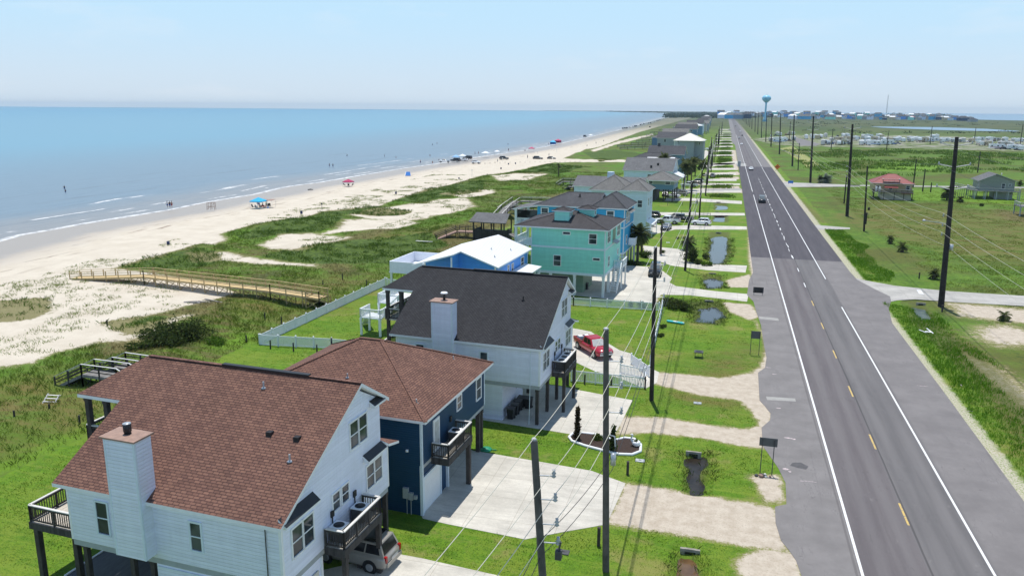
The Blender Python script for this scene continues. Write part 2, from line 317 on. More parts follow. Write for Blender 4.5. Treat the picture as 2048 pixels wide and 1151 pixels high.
SANDR=[[(1893,604),(2070,618),(2090,650),(1990,640),(1920,630)],[(1955,655),(2010,648),(2080,668),(2090,690),(2000,690),(1955,674)],[(1930,705),(1990,735),(2080,800),(2080,830),(2000,770)]]
LAWN=[(-500,1250),(-60,985),(0,955),(110,903),(175,872),(420,737),(440,716),(500,690),(520,690),(772,566),(830,545),(900,520),(968,478),(1040,440),(1090,400),(1200,370),(1300,325),(1380,280),(1440,247),(1462,240),(1500,400),(1510,560),(1525,700),(1620,1160),(1800,1500),(-500,1700)]
DARK=[[(225,541),(300,518),(400,499),(440,508),(442,522),(390,536),(330,536)],[(470,474),(520,455),(640,428),(684,424),(688,440),(660,456),(640,463),(565,474),(500,480)],[(640,427),(740,417),(826,424),(812,433),(700,431)],[(788,404),(850,380),(965,362),(965,386),(880,397),(850,409)],[(-60,610),(0,602),(100,597),(106,626),(60,642),(0,648),(-60,660)],[(200,650),(260,640),(330,640),(340,660),(250,670)],[(560,505),(700,482),(860,470),(900,490),(780,530),(640,535),(520,515)],[(1165,305),(1230,300),(1300,310),(1200,325)],[(1010,350),(1100,330),(1180,335),(1110,350)]]
BROWN=[[(1890,650),(1960,690),(2090,800),(2090,900),(1990,800),(1915,715)],[(660,482),(700,470),(770,456),(800,460),(740,480),(700,490)],[(300,640),(400,605),(460,600),(420,640),(330,655)],[(620,535),(680,520),(720,545),(660,552)],[(860,470),(950,440),(1030,420),(1040,440),(960,480),(880,510)],[(1975,415),(2070,425),(2090,450),(2010,440)],[(1900,690),(2070,790),(2070,960),(1990,830)],[(1530,372),(1570,372),(1660,445),(1640,445)],[(1090,395),(1190,372),(1230,360),(1150,400)],[(200,665),(330,640),(330,700),(200,720)]]
DIRT=[[(1438,373),(1478,372),(1480,381),(1440,381)],[(1445,345),(1476,343),(1477,350),(1446,352)],[(1462,300),(1471,300),(1477,340),(1468,340)],[(1440,355),(1478,353),(1478,359),(1440,361)],[(1452,560),(1500,548),(1510,575),(1460,574)],[(1445,604),(1500,608),(1520,632),(1500,640),(1462,624)],[(1300,742),(1370,748),(1440,756),(1500,745),(1520,734),(1533,700),(1528,672),(1510,640),(1534,690),(1545,720),(1545,845),(1522,850),(1502,822),(1480,800),(1400,790),(1330,772),(1300,765)],[(1240,832),(1330,835),(1420,850),(1500,858),(1538,838),(1548,880),(1530,897),(1480,890),(1400,875),(1300,865),(1236,868)],[(1249,965),(1320,975),(1440,995),(1548,1014),(1562,1050),(1578,1102),(1480,1090),(1380,1072),(1214,1046)],[(1470,1120),(1520,1095),(1600,1105),(1600,1180),(1560,1180),(1480,1150)],[(1500,950),(1560,950),(1570,1008),(1530,1000)],[(1496,450),(1505,460),(1520,600),(1512,600),(1498,520)],[(1290,585),(1330,575),(1310,610)],[(1565,362),(1600,366),(1605,371),(1570,372)],[(1395,376),(1490,378),(1490,386),(1400,384)],[(1410,345),(1480,345),(1480,349),(1410,350)]]
OLIVE=[[(-80,775),(110,752),(205,800),(165,862),(-80,945)],[(440,612),(640,556),(780,556),(640,625),(500,650)],[(560,505),(900,450),(985,438),(900,500),(700,530)],[(1660,432),(1760,405),(1900,420),(2090,425),(2090,530),(1900,505),(1760,468)],[(1350,740),(1500,690),(1520,720),(1450,755)],[(1330,795),(1400,790),(1480,800),(1440,815)]]
LIME=[[(-60,965),(0,935),(110,885),(175,850),(210,855),(170,872),(110,903),(0,955)],[(690,590),(800,545),(905,500),(960,470),(1000,455),(1010,470),(900,515),(790,562)],[(430,700),(480,670),(520,660),(520,690),(500,692)],[(640,463),(680,456),(690,466),(650,474)],[(470,470),(500,462),(480,485),(440,490)],[(1735,332),(1800,322),(1880,333),(1860,342),(1740,342)],[(1770,380),(1900,378),(2050,392),(2050,410),(1900,402),(1770,398)]]
DITCH=[[(1370,905),(1420,905),(1425,945),(1405,985),(1375,990),(1362,950)],[(1352,1100),(1400,1105),(1410,1160),(1400,1230),(1330,1230),(1340,1150)],[(1415,462),(1462,462),(1466,505),(1455,530),(1415,532),(1410,505)],[(1400,548),(1450,552),(1452,576),(1405,578)],[(1375,600),(1440,600),(1460,625),(1445,650),(1385,645)],[(1812,600),(1850,600),(1900,660),(1990,730),(2090,820),(2090,890),(1960,770),(1870,690),(1815,640)],[(1425,404),(1458,404),(1458,420),(1425,420)],[(1422,426),(1460,426),(1460,444),(1422,444)]]
PONDS=[[(1427,472),(1450,471),(1452,500),(1446,522),(1426,525),(1421,505)],[(1411,558),(1424,552),(1444,560),(1440,571),(1418,573)],[(1402,616),(1428,611),(1446,625),(1430,643),(1398,636)],[(1376,914),(1400,911),(1409,930),(1403,950),(1400,978),(1382,980),(1378,955)],[(1369,1109),(1386,1112),(1390,1150),(1375,1200),(1355,1200)],[(1434,410),(1451,410),(1452,417),(1433,417)],[(1431,431),(1446,430),(1448,441),(1429,441)],[(1828,612),(1842,615),(1856,634),(1844,634)]]
def relief(X,Y,full=True):
    dl=sdist(X,Y,land); z=np.where(dl>0,np.minimum(SEA_Z+.032*dl,0),np.maximum(SEA_Z+.05*dl,-4))
    ds=sdist(X,Y,sandp); inner=sm(-ds+2,6)*sm(-sdist(X,Y,poly_px(LAWN))-2,4)*(X<-20)*(Y<1500)
    z=z+inner*(vnoise(X,Y,9,1)*.9+vnoise(X,Y,3.5,2)*.35-.35)+sm(ds,3)*sm(dl-32,6)*(vnoise(X,Y,14,3)*.4)*(X<-20)*(Y<1500)
    wb=.6*vnoise(X,Y,1.7,17)+.45*vnoise(X,Y,.95,19)-.52
    for p in DITCH: z=z-.16*sm(sdist(X,Y,poly_px(p))-.3,1.1)
    for i,p in enumerate(PONDS): z=z-.62*sm(sdist(X,Y,poly_px(p))+.05+wb*1.7,.6)
    z=z+np.where((X>22)&(Y<900),-vnoise(X,Y,6,5)*.12*sm(X-23.5,1.),0)
    return z,dl,ds
def masks(X,Y):
    z,dl,ds=relief(X,Y)
    f=lambda polys,s:np.max([sm(sdist(X,Y,poly_px(p)),s) for p in polys],axis=0)
    sand=np.maximum(sm(ds,1.8),f(SAND,2.4)); lawn=sm(sdist(X,Y,poly_px(LAWN)),.5)
    return z,dl,sand,lawn,f(BROWN,2.5),f(DARK,1.6),np.maximum(f(DIRT,.7),.92*f(SANDR,3.)),f(OLIVE,7),f(LIME,2.5),f(DITCH,.8)
X,Y=np.meshgrid(xs,ys)
z,dl,sand,lawn,brown,dark,dirt,olive,lime,ditch=masks(X,Y)
nx,ny=len(xs),len(ys)
def gridmesh(name,X,Y,Z):
    ny,nx=X.shape; me=bpy.data.meshes.new(name); me.vertices.add(nx*ny); me.vertices.foreach_set('co',np.stack([X,Y,Z],-1).astype(np.float32).ravel())
    i=np.arange((ny-1)*(nx-1)); a=(i//(nx-1))*nx+i%(nx-1); q=np.stack([a,a+1,a+nx+1,a+nx],-1).astype(np.int32)
    me.loops.add(q.size); me.loops.foreach_set('vertex_index',q.ravel()); me.polygons.add(len(q)); me.polygons.foreach_set('loop_start',np.arange(0,q.size,4,dtype=np.int32)); me.polygons.foreach_set('use_smooth',np.ones(len(q),bool))
    me.update(calc_edges=True); return me
def cattr(me,name,*ch):
    a=me.attributes.new(name,'FLOAT_COLOR','POINT'); n=len(me.vertices); buf=np.ones((n,4),np.float32)
    for k,c in enumerate(ch): buf[:,k]=c.ravel()
    a.data.foreach_set('color',buf.ravel())
gm=gridmesh('ground',X,Y,z)
cattr(gm,'ma',sand,lawn,brown,dark); cattr(gm,'mb',dirt,olive,lime,ditch); cattr(gm,'mc',np.clip(dl/30,0,1),sm(-dl+15,9),X*0,X*0)
def ground_mat():
    t=NT('ground_cover'); P=t.tc('Object'); g=t.n('NewGeometry').outputs['Position']
    A=t.n('Attribute',attribute_name='ma'); B=t.n('Attribute',attribute_name='mb'); C=t.n('Attribute',attribute_name='mc')
    sa=t.n('SeparateColor'); t.set(sa.inputs[0],A.outputs['Color']); sb=t.n('SeparateColor'); t.set(sb.inputs[0],B.outputs['Color']); scc=t.n('SeparateColor'); t.set(scc.inputs[0],C.outputs['Color'])
    n1=t.noise(g,.22,8,.68); n2=t.noise(g,1.3,6,.65); n3=t.noise(g,7.,4,.7); n4=t.noise(g,.035,6,.6); n5=t.noise(t.scalev(g,(.35,1.2,1)),.5,6,.7); n6=t.noise(t.scalev(g,(1,1,1)),22.,3,.7)
    def th(x,a=.5,n=None,amp=.9,wd=.12):
        y=t.math('MULTIPLY_ADD',t.math('SUBTRACT',n if n is not None else n1,.5),amp,x); return t.rng(y,a-wd,a+wd)
    nm=t.math('MULTIPLY_ADD',n2,.5,t.math('MULTIPLY',n1,.5))
    # wild dune meadow
    wild=t.mix(t.rng(n2,.35,.65),(.075,.135,.014),(.145,.225,.026)); wild=t.mix(t.rng(n5,.42,.62),wild,(.125,.11,.038)); wild=t.mix(t.rng(t.noise(g,.09,6,.7),.52,.62),wild,(.085,.095,.026)); wild=t.mix(t.rng(n4,.45,.62),wild,(.09,.19,.015)); wild=t.mix(t.rng(n3,.52,.75),wild,(.03,.06,.01))
    field=t.mix(t.rng(n1,.35,.65),(.075,.15,.013),(.125,.215,.02)); field=t.mix(t.rng(n4,.45,.6),field,(.105,.115,.022)); field=t.mix(t.rng(n2,.5,.7),field,(.04,.075,.012)); field=t.mix(t.rng(n3,.5,.7,0,.6),field,(.04,.07,.012)); field=t.mix(t.rng(n5,.55,.72,0,.7),field,(.14,.15,.04))
    px=t.xyz(g); isr=t.rng(px[0],15,20,0,1); col=t.mix(isr,wild,field)
    lw=t.mix(t.rng(n2,.32,.68),(.085,.185,.010),(.135,.255,.014)); lw=t.mix(t.rng(n1,.42,.62),lw,(.175,.245,.024)); lw=t.mix(t.rng(t.noise(g,.5,7,.75),.52,.66,0,.8),lw,(.075,.155,.010)); lw=t.mix(t.rng(n3,.48,.66),lw,(.055,.125,.009)); lw=t.mix(t.rng(n6,.5,.66,0,.7),lw,(.05,.10,.01)); lw=t.mix(t.rng(t.noise(t.scalev(g,(.12,1.9,1)),1.,5,.65),.48,.62,0,.5),lw,(.18,.25,.03)); lw=t.mix(t.rng(t.noise(g,1.1,8,.8),.60,.68,0,.8),lw,(.05,.115,.008))
    lw=t.mix(t.rng(t.noise(g,.16,6,.7),.54,.66,0,.75),lw,(.24,.225,.07))
    strip=t.math('MULTIPLY',t.rng(px[0],20.5,21.5),t.rng(t.math('MULTIPLY_ADD',n1,4,px[0]),28.5,25.5)); 
    lawnm=t.math('MAXIMUM',t.math('MULTIPLY',sa.outputs[1],t.math('SUBTRACT',1.,isr)),t.math('MULTIPLY',strip,t.rng(px[1],900,500)))
    col=t.mix(th(lawnm,.5,n2,.25,.1),col,lw)
    col=t.mix(th(sb.outputs[1],.5,n1,1.1,.3),col,t.mix(t.rng(n3,.48,.68,0,.6),t.mix(t.rng(t.noise(t.scalev(g,(.15,.5,1)),1.,7,.72),.38,.62),(.165,.135,.042),(.10,.155,.02)),(.06,.085,.015)))
    col=t.mix(t.math('MULTIPLY',th(sb.outputs[2],.5,nm,1.4,.3),.8),col,t.mix(t.rng(n3,.35,.65),(.10,.20,.012),(.16,.29,.018)))
    col=t.mix(t.math('MULTIPLY',th(sa.outputs[2],.55,n2,1.5,.35),.75),col,t.mix(t.rng(n2,.35,.65),(.10,.085,.03),(.175,.135,.055)))
    mott=t.rng(n2,.42,.6); dk=t.mix(mott,(.045,.078,.012),(.09,.14,.018)); col=t.mix(th(A.outputs['Alpha'],.5,n2,1.2,.12),col,dk)
    sandc=t.mix(t.rng(n1,.3,.7),(.55,.483,.388),(.645,.578,.478)); sandc=t.mix(t.rng(n3,.45,.8,0,.3),sandc,(.42,.36,.26))
    # seaweed wrack along the beach and scattered dune plants on the inner sand
    wr=t.math('MULTIPLY',t.rng(t.noise(t.scalev(g,(.5,.07,1)),1.2,6,.75),.56,.66),t.math('MULTIPLY',t.rng(scc.outputs[0],.25,.45),t.rng(scc.outputs[0],.97,.8))); sandc=t.mix(t.math('MULTIPLY',wr,.9),sandc,(.17,.105,.07))
    wet=t.math('MULTIPLY_ADD',t.math('SUBTRACT',n1,.5),.5,scc.outputs[1]); wetf=t.rng(wet,.3,.7); sandc=t.mix(t.rng(wet,.02,.4,0,.6),sandc,(.48,.43,.37)); sandc=t.mix(wetf,sandc,(.36,.325,.285))
    dry=t.math('GREATER_THAN',scc.outputs[0],.98); sp=t.math('MULTIPLY',t.rng(t.noise(g,.42,7,.72),.57,.66),t.math('MULTIPLY',dry,t.rng(A.outputs['Alpha'],0,.5,1,1)))
    edge=t.rng(sa.outputs[0],1.,.9); sandm=th(sa.outputs[0],.5,t.math('MULTIPLY_ADD',n3,.3,t.math('MULTIPLY',nm,.7)),2.1,.10); sandm=t.math('MULTIPLY',sandm,t.rng(th(A.outputs['Alpha'],.5,n2,1.2,.12),0,1,1,.05))
    col=t.mix(t.math('MULTIPLY',th(sa.outputs[0],.36,nm,1.5,.2),.8),col,t.mix(t.rng(n3,.35,.65),(.16,.14,.05),(.30,.255,.13)))
    col=t.mix(sandm,col,sandc)
    dirtc=t.mix(t.rng(n2,.3,.7),(.44,.37,.29),(.56,.49,.40)); dirtc=t.mix(t.rng(n3,.5,.75),dirtc,(.33,.27,.2)); rag=t.math('MULTIPLY_ADD',n3,.45,t.math('MULTIPLY',n2,.55)); col=t.mix(t.math('MULTIPLY',th(sb.outputs[0],.34,rag,1.8,.16),.75),col,t.mix(t.rng(n3,.35,.65),(.22,.20,.07),(.33,.28,.16))); col=t.mix(th(sb.outputs[0],.55,rag,1.7,.12),col,dirtc)
    col=t.mix(t.math('MULTIPLY',th(B.outputs['Alpha'],.7,n2,1.2,.3),.75),col,t.mix(t.rng(n3,.35,.65),(.06,.085,.015),(.13,.12,.05)))
    # bare gravel shoulder on the right of the road
    sh=t.math('MULTIPLY',t.rng(t.math('MULTIPLY_ADD',n2,1.6,px[0]),23.9,23.2),t.rng(px[0],20,21)); col=t.mix(t.math('MULTIPLY',sh,t.rng(n3,.35,.55)),col,(.50,.45,.36))
    far=t.rng(px[1],450,1600); col=t.mix(t.math('MULTIPLY',far,.8),col,t.mix(t.rng(t.noise(g,.012,6,.65),.42,.58),(.05,.068,.032),(.105,.105,.05)))
    t.bump(t.math('ADD',t.math('MULTIPLY',n3,.6),t.math('MULTIPLY',n6,.35)),.55,.12)
    return t.out(col,t.rng(wetf,0,1,.95,.45),.25)
gm.materials.append(ground_mat()); ground=bpy.data.objects.new('ground',gm); COL.objects.link(ground); struct(ground)
# ------------------------------------------------------------------ sea
sx=sorted(grow(-95,-420,1.2,1.01,4)+grow(-420,-30000,4,1.12,3000)); sx=np.array(sx+[-60,0,200]); sy=np.array([-4000,-1500,-600,-250,-100]+list(np.arange(0,200,2.))+grow(200,9300,2.,1.02,250))
SX,SY=np.meshgrid(sx,sy); SD=-sdist(SX,SY,land); sgm=gridmesh('sea',SX,SY,np.full(SX.shape,SEA_Z))
cattr(sgm,'sd',np.clip(SD/60,-1,1)*.5+.5,np.clip(SD/600,0,1),np.clip(SD/3000,0,1),SX*0)
def sea_mat():
    t=NT('sea_water'); g=t.n('NewGeometry').outputs['Position']; C=t.n('Attribute',attribute_name='sd'); s=t.n('SeparateColor'); t.set(s.inputs[0],C.outputs['Color'])
    d=t.math('MULTIPLY_ADD',s.outputs[0],120.,-60.)       # metres offshore
    n1=t.noise(t.scalev(g,(.06,.012,1)),1.,5,.6); n2=t.noise(t.scalev(g,(.02,.006,1)),1.,5,.6); nb=t.noise(t.scalev(g,(.35,.11,1)),1.,6,.65)
    dd=t.math('MULTIPLY_ADD',t.math('SUBTRACT',n2,.5),40.,d)
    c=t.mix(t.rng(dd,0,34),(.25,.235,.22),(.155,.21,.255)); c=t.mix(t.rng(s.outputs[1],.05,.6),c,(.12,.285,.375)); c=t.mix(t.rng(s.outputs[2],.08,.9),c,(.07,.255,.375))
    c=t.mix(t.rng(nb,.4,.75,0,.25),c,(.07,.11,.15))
    for d0,wb_ in ((16,9),(31,12),(44,14),(62,18),(85,22)):
        o_=t.math('MULTIPLY_ADD',t.math('SUBTRACT',n1,.5),wb_,t.math('MULTIPLY_ADD',s.outputs[1],600.,0)); c=t.mix(t.math('MULTIPLY',t.rng(t.math('ABSOLUTE',t.math('SUBTRACT',o_,float(d0))),1.6,.5),t.rng(t.noise(t.scalev(g,(.02,.016,1)),1.,3),.42,.6,0,.45)),c,(.085,.10,.115))
    def band(d0,wd,thr,ns,wob,amt=.25):
        n=t.noise(t.scalev(g,(.02,ns,1)),1.,3,.5); o=t.math('MULTIPLY_ADD',t.math('SUBTRACT',n1,.5),wob,d)
        b=t.math('SUBTRACT',1.,t.rng(t.math('ABSOLUTE',t.math('SUBTRACT',o,d0)),wd*.4,wd)); return t.math('MULTIPLY',b,t.rng(n,thr,thr+.06))
    foam=band(.8,1.3,.26,.05,7)
    for a in ((6,.7,.50,.05,8),(11,.8,.53,.045,9),(18,.9,.54,.035,11),(29,.8,.58,.03,14)): foam=t.math('MAXIMUM',foam,band(*a))
    fl=t.math('MULTIPLY',t.rng(t.noise(t.scalev(g,(1.2,.4,1)),1.,6,.75),.60,.68),t.rng(d,26,4)); foam=t.math('MAXIMUM',foam,t.math('MULTIPLY',fl,.6))
    foam=t.math('MULTIPLY',foam,t.rng(t.noise(t.scalev(g,(.8,.35,1)),1.,6,.75),.38,.56))
    c=t.mix(foam,c,(.70,.70,.69))
    w1=t.noise(t.scalev(g,(.28,.05,1)),1.,4,.55); w2=t.noise(t.scalev(g,(1.3,.5,1)),1.,4,.6)
    t.bump(t.math('ADD',t.math('MULTIPLY',w1,1.2),t.math('MULTIPLY',w2,.25)),.35,.5)
    return t.out(c,t.rng(foam,0,1,.32,.8),.35)
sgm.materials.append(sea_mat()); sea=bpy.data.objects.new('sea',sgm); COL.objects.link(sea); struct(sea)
def sheet(name,pts,z,mat,world=False,th=None):
    b=MB(); P=[(x,y,z) for x,y in (pts if world else [at(px,py,z)[:2] for px,py in pts])]
    b.slab(P,th or .03,0,0); o=b.build(name,mat); return struct(o)
def pond_mat():
    t=NT('still_water'); n=t.noise(t.tc(),6,3); t.bump(n,.03,.02); return t.out((.035,.03,.022),.05,.6)
MT['pond']=pond_mat(); mud=plain('muddy_water',(.13,.075,.035),.12,.5,var=.3,scale=1.); MT['mud']=mud; MT['weedwater']=plain('weedy_water',(.065,.075,.035),.3,.3,var=.6,scale=1.2); MT['darkmud']=plain('dark_ditch_mud',(.028,.022,.016),.3,.2,var=.4,scale=2.)
def outset(p,d):
    q=poly_px(p); n=len(q); ar=sum(q[i][0]*q[(i+1)%n][1]-q[(i+1)%n][0]*q[i][1] for i in range(n)); sg=1 if ar>0 else -1; out=[]
    for i in range(n):
        a=q[i]-q[i-1]; b=q[(i+1)%n]-q[i]; na=np.array([a[1],-a[0]])/np.hypot(*a)*sg; nb=np.array([b[1],-b[0]])/np.hypot(*b)*sg; k=na+nb; k/=max(.3,np.hypot(*k)); out.append(tuple(q[i]+k*d))
    return out
for i,p in enumerate(PONDS): sheet('ditch_water',outset(p,1.1 if i<7 else .6),-.30,'mud' if i==4 else 'darkmud' if i==3 else 'weedwater' if i>6 else 'pond',True,.01)
def bay_mat():
    t=NT('bay_water'); g=t.n('NewGeometry').outputs['Position']; n=t.noise(t.scalev(g,(.02,.1,1)),1,4); t.bump(n,.3,.3); return t.out((.16,.25,.33),.3,.35)
MT['bay']=bay_mat()
sheet('bay_water',[(1585,226),(1640,227.4),(1700,230.6),(1790,232.5),(1850,234.5),(1905,237),(1960,239.5),(2060,241.5),(2400,245),(2400,231),(2060,228),(1700,225.4)],.5,'bay')
sheet('marsh_pond',[(1740,253),(1800,253.5),(1880,254.5),(1970,257.5),(2040,262),(2030,263),(1960,262),(1880,260),(1800,257),(1760,255)],.25,'bay')
# ------------------------------------------------------------------ road, lanes, drives
def asphalt_mat():
    t=NT('asphalt'); g=t.n('NewGeometry').outputs['Position']; p=t.xyz(g); st=t.noise(t.scalev(g,(1.1,.05,1)),1.,6,.65); n=t.noise(g,.35,6,.65); fn=t.noise(g,14,3,.7)
    wx=t.math('MULTIPLY_ADD',t.math('SUBTRACT',st,.5),.25,p[0])
    sh=t.mix(t.rng(n,.3,.7),(.172,.160,.156),(.222,.207,.202)); lane=t.mix(t.rng(st,.3,.7),(.112,.098,.102),(.148,.133,.134)); lane2=t.mix(t.rng(st,.3,.7),(.115,.108,.109),(.155,.145,.144))
    c=t.mix(t.rng(wx,9.1,9.35),sh,lane); c=t.mix(t.rng(wx,13.1,13.3),c,lane2); c=t.mix(t.rng(wx,16.9,17.3),c,t.mix(t.rng(n,.3,.7),(.165,.152,.150),(.212,.196,.192)))
    # two tyre tracks per lane polished a little lighter
    for x in (10.6,12.3,14.2,15.9): c=t.mix(t.math('MULTIPLY',t.rng(t.math('ABSOLUTE',t.math('SUBTRACT',wx,x)),.6,.1),.28),c,(.20,.187,.185))
    newp=t.math('MULTIPLY',t.rng(p[1],148.4,148.9),t.rng(p[1],396,393)); nc=t.mix(t.rng(st,.3,.7),(.062,.055,.064),(.088,.079,.088)); c=t.mix(newp,c,nc)
    c=t.mix(t.math('MULTIPLY',t.rng(t.noise(t.scalev(g,(.5,.16,1)),1.,6,.7),.62,.70),.35),c,(.10,.095,.095)); c=t.mix(t.rng(fn,.55,.8,0,.35),c,(.26,.245,.24)); c=t.mix(t.math('MULTIPLY',t.rng(t.noise(t.scalev(g,(.9,.35,1)),1.,7,.8),.60,.72),.4),c,(.29,.27,.26)); c=t.mix(t.math('MULTIPLY',t.rng(t.noise(g,.9,6,.75),.63,.69),.5),c,(.085,.078,.078))
    wv=t.math('ABSOLUTE',t.math('SUBTRACT',t.noise(t.scalev(g,(.30,.05,1)),1.,7,.75),.5)); c=t.mix(t.math('MULTIPLY',t.rng(wv,.004,.0015),t.rng(n,.48,.6,0,.6)),c,(.07,.065,.065))
    sk=t.math('MULTIPLY',t.rng(t.noise(t.scalev(g,(2.2,.05,1)),1.,3,.6),.60,.72),t.rng(t.noise(g,.05,3),.45,.6,0,.35)); c=t.mix(sk,c,(.085,.075,.08))
    cj=t.math('MULTIPLY',t.rng(t.math('ABSOLUTE',t.math('SUBTRACT',wx,13.33)),.09,.04),.7); c=t.mix(cj,c,(.06,.055,.056)); ej=t.math('MULTIPLY',t.rng(t.math('ABSOLUTE',t.math('SUBTRACT',wx,9.02)),.10,.04),.5); c=t.mix(ej,c,(.09,.08,.08))
    t.bump(fn,.3,.02); return t.out(c,.8,.3)
MT['asphalt']=asphalt_mat()
LE=[(1700,1400),(1640,1260),(1603,1151),(1592,1120),(1578,1100),(1562,1080),(1551,1045),(1550,1013),(1573,1008),(1571,965),(1556,935),(1540,912),(1526,892),(1523,855),(1540,840),(1541,826),(1530,812),(1519,800),(1516,745),(1530,735),(1533,715),(1528,690),(1522,650),(1512,622),(1507,603),(1494,590),(1498,560),(1506,545),(1500,500),(1493,440),(1487,400),(1478,340),(1470,290)]
left=[at(x,y)[:2] for x,y in LE]; left+=[(3.9,700),(3.9,950),(2.5,1500),(0,2400),(-6,4000)]
right=[(12,4000),(18,2400),(20.6,1500),(21,950),(21.3,500),(21.4,180),(21.5,140),(21.7,133),(23.4,126),(24.6,122),(24.2,119),(23.0,114),(22,106),(21.9,80),(21.6,50),(21.6,20)]
sheet('road',[*left,*right],.03,'asphalt',True)
def mark_mat(name,c,wear):
    t=NT(name); n=t.noise(t.n('NewGeometry').outputs['Position'],5,5,.75); return t.out(t.mix(t.rng(n,wear,wear+.12,0,.8),c,(.2,.19,.19)),.6,.3)
MT['wmark']=mark_mat('white_road_paint',(.74,.74,.73),.58); MT['ymark']=mark_mat('yellow_road_paint',(.60,.42,.13),.50); MT['omark']=mark_mat('utility_spray_paint',(.62,.50,.50),.45)
def strips(name,rects,mat,z=.036):
    b=MB()
    for x0,x1,y0,y1,*k in rects:
        dx=k[0] if k else 0
        b.add([(x0,y0,z),(x1,y0,z),(x1+dx,y1,z),(x0+dx,y1,z)],[(0,1,2,3)])
    return struct(b.build(name,mat,uv=False))
ed=[(9.25,9.42,20,262),(9.25,9.42,272,900)]; er=[(16.76,16.92,20,113),(16.76,16.92,132,392),(16.9,17.06,399,900)]
strips('edge_line_marking',ed,'wmark'); strips('edge_line_marking',er,'wmark')
dy=[13.1+0*1]; dash=[]; y=39.5
while y<320: dash.append((13.10,13.24,y,y+3.05)); y+=12.19
strips('centre_dash_marking',dash[:7],'ymark'); strips('centre_dash_marking',dash[7:]+[(13.0,13.1,y,y+3.) for y in np.arange(150,330,7.)],'wmark')
def blot(px,py,w,h,n=7):
    x,y,_=at(px,py); return [(x+w*random.uniform(.6,1)*math.cos(a)/2,y+h*random.uniform(.6,1)*math.sin(a)/2) for a in np.linspace(0,6.283,n,endpoint=False)]
for q in ((1556,816,.7,.25),(1578,876,.9,.3),(1588,878,.35,.35),(1572,938,.6,.4),(1580,943,.3,.35),(1604,962,.35,.2),(1622,963,1.3,.1),(1548,748,.5,.3),(1537,735,.7,.2),(1516,598,.5,.15),(1940,822,.8,.12),(1922,770,.15,.9),(1846,772,1.4,.1)): sheet('sprayed_mark',blot(*q),.036,'omark',True,.002)
MT['tar']=plain('tar_patch',(.085,.08,.082),.7,var=.2)
sheet('oil_stain',[(1585,924),(1602,924),(1617,932),(1612,938),(1597,935),(1580,930)],.035,'tar',th=.003)  # cast shadow of the road sign, painted on the shoulder as a dark sheet
MT['patchl']=plain('pale_concrete_patch',(.33,.32,.30),.85,var=.12,scale=1.5)
for p in ([(1518,632),(1556,636),(1558,641),(1519,637)],[(1532,792),(1590,796),(1592,802),(1534,799)],[(1472,327),(1492,327),(1493,332),(1473,332)]): sheet('road_patch',p,.0345,'patchl',th=.002)
sheet('side_road',[(1712,556),(1735,561),(1790,571),(1900,582),(2060,592),(2400,610),(2400,640),(2060,612),(1900,603),(1830,598),(1795,600),(1765,606),(1748,609),(1725,585)],.026,'concg')
sheet('stop_line_marking',[(1833,579),(1842,580),(1848,588),(1838,587)],.034,'wmark',th=.002)
DRV=dict(A=('conc',[(790,1106),(845,1116),(942,1138),(1000,1151),(1150,1195),(1400,1290),(1350,1400),(620,1330),(560,1260),(600,1150)]),B=('conc',[(846,1036),(893,1047),(1050,1078),(1122,1064),(1213,1048),(1251,966),(1183,941),(1075,922),(955,902),(890,890),(800,960)]),
C=('conc',[(1094,860),(1150,869),(1228,870),(1240,850),(1265,800),(1164,781),(1122,772),(1000,758),(900,790),(880,822),(945,836),(1082,858)]),
D=('conc',[(1120,652),(1151,657),(1182,663),(1209,682),(1239,700),(1260,706),(1299,735),(1318,744),(1314,765),(1290,777),(1240,756),(1187,741),(1153,725),(1120,700)]),
E=('conc',[(1263,531),(1302,534),(1326,542),(1344,556),(1339,565),(1352,572),(1430,582),(1497,588),(1494,603),(1378,590),(1322,589),(1301,606),(1228,599),(1100,585),(1080,560),(1180,530)]),
F=('conc',[(1286,491),(1340,496),(1380,501),(1367,520),(1390,527),(1494,531),(1491,545),(1413,540),(1343,531),(1290,513)]),
G=('conc',[(1280,446),(1340,452),(1390,450),(1493,453),(1494,459),(1420,459),(1350,459),(1310,468),(1270,466)]),
G2=('conc',[(1270,424),(1489,426),(1490,431),(1270,430)]),H=('conc',[(1330,396),(1380,396),(1484,402),(1484,408),(1380,402),(1330,402)]),H2=('conc',[(1340,378),(1482,377),(1483,385),(1345,386)]),I=('conc',[(1390,366),(1480,367),(1480,370),(1390,370)]),
J=('conc',[(1405,330),(1475,322),(1475,327),(1410,335)]),K=('conc',[(1395,312),(1412,300),(1420,305),(1405,322)]))
for y_,x0_ in ((328,1421),(338,1418),(348,1416),(360,1412),(311,1424),(302,1426),(293,1428),(287,1430),(281,1432),(276,1434),(271,1435),(267,1436),(263,1438),(259,1440)):
    th_=max(.7,(y_-225)/60.); xr=at(x0_,y_)[1]; DRV['far%d'%y_]=('conc',[(x0_,y_-th_),(1490-(362-y_)*.21,y_-th_),(1490-(362-y_)*.21,y_+th_),(x0_,y_+th_)])
for k,(mt,p) in DRV.items():
    q_=[at(*c)[:2] for c in p]
    sheet('driveway',[(min(x,4.6),y) for x,y in q_] if k.startswith('far') else q_,.022,mt,True)
sheet('driveway',[(1482,376.5),(1410,377.5),(1408,381),(1483,381)],.028,'patchl')
for x0,y0,x1,y1 in ((1622,449,1700,457),(1565,364,1720,372)): sheet('field_drive',[(x0,y0),(x1,y0+6),(x1,y0+9),(x0+6,y0+10)],.02,'concg')
sheet('field_drive',[(1700,369.5),(2060,374),(2060,376),(1700,371.5)],.02,'concg')
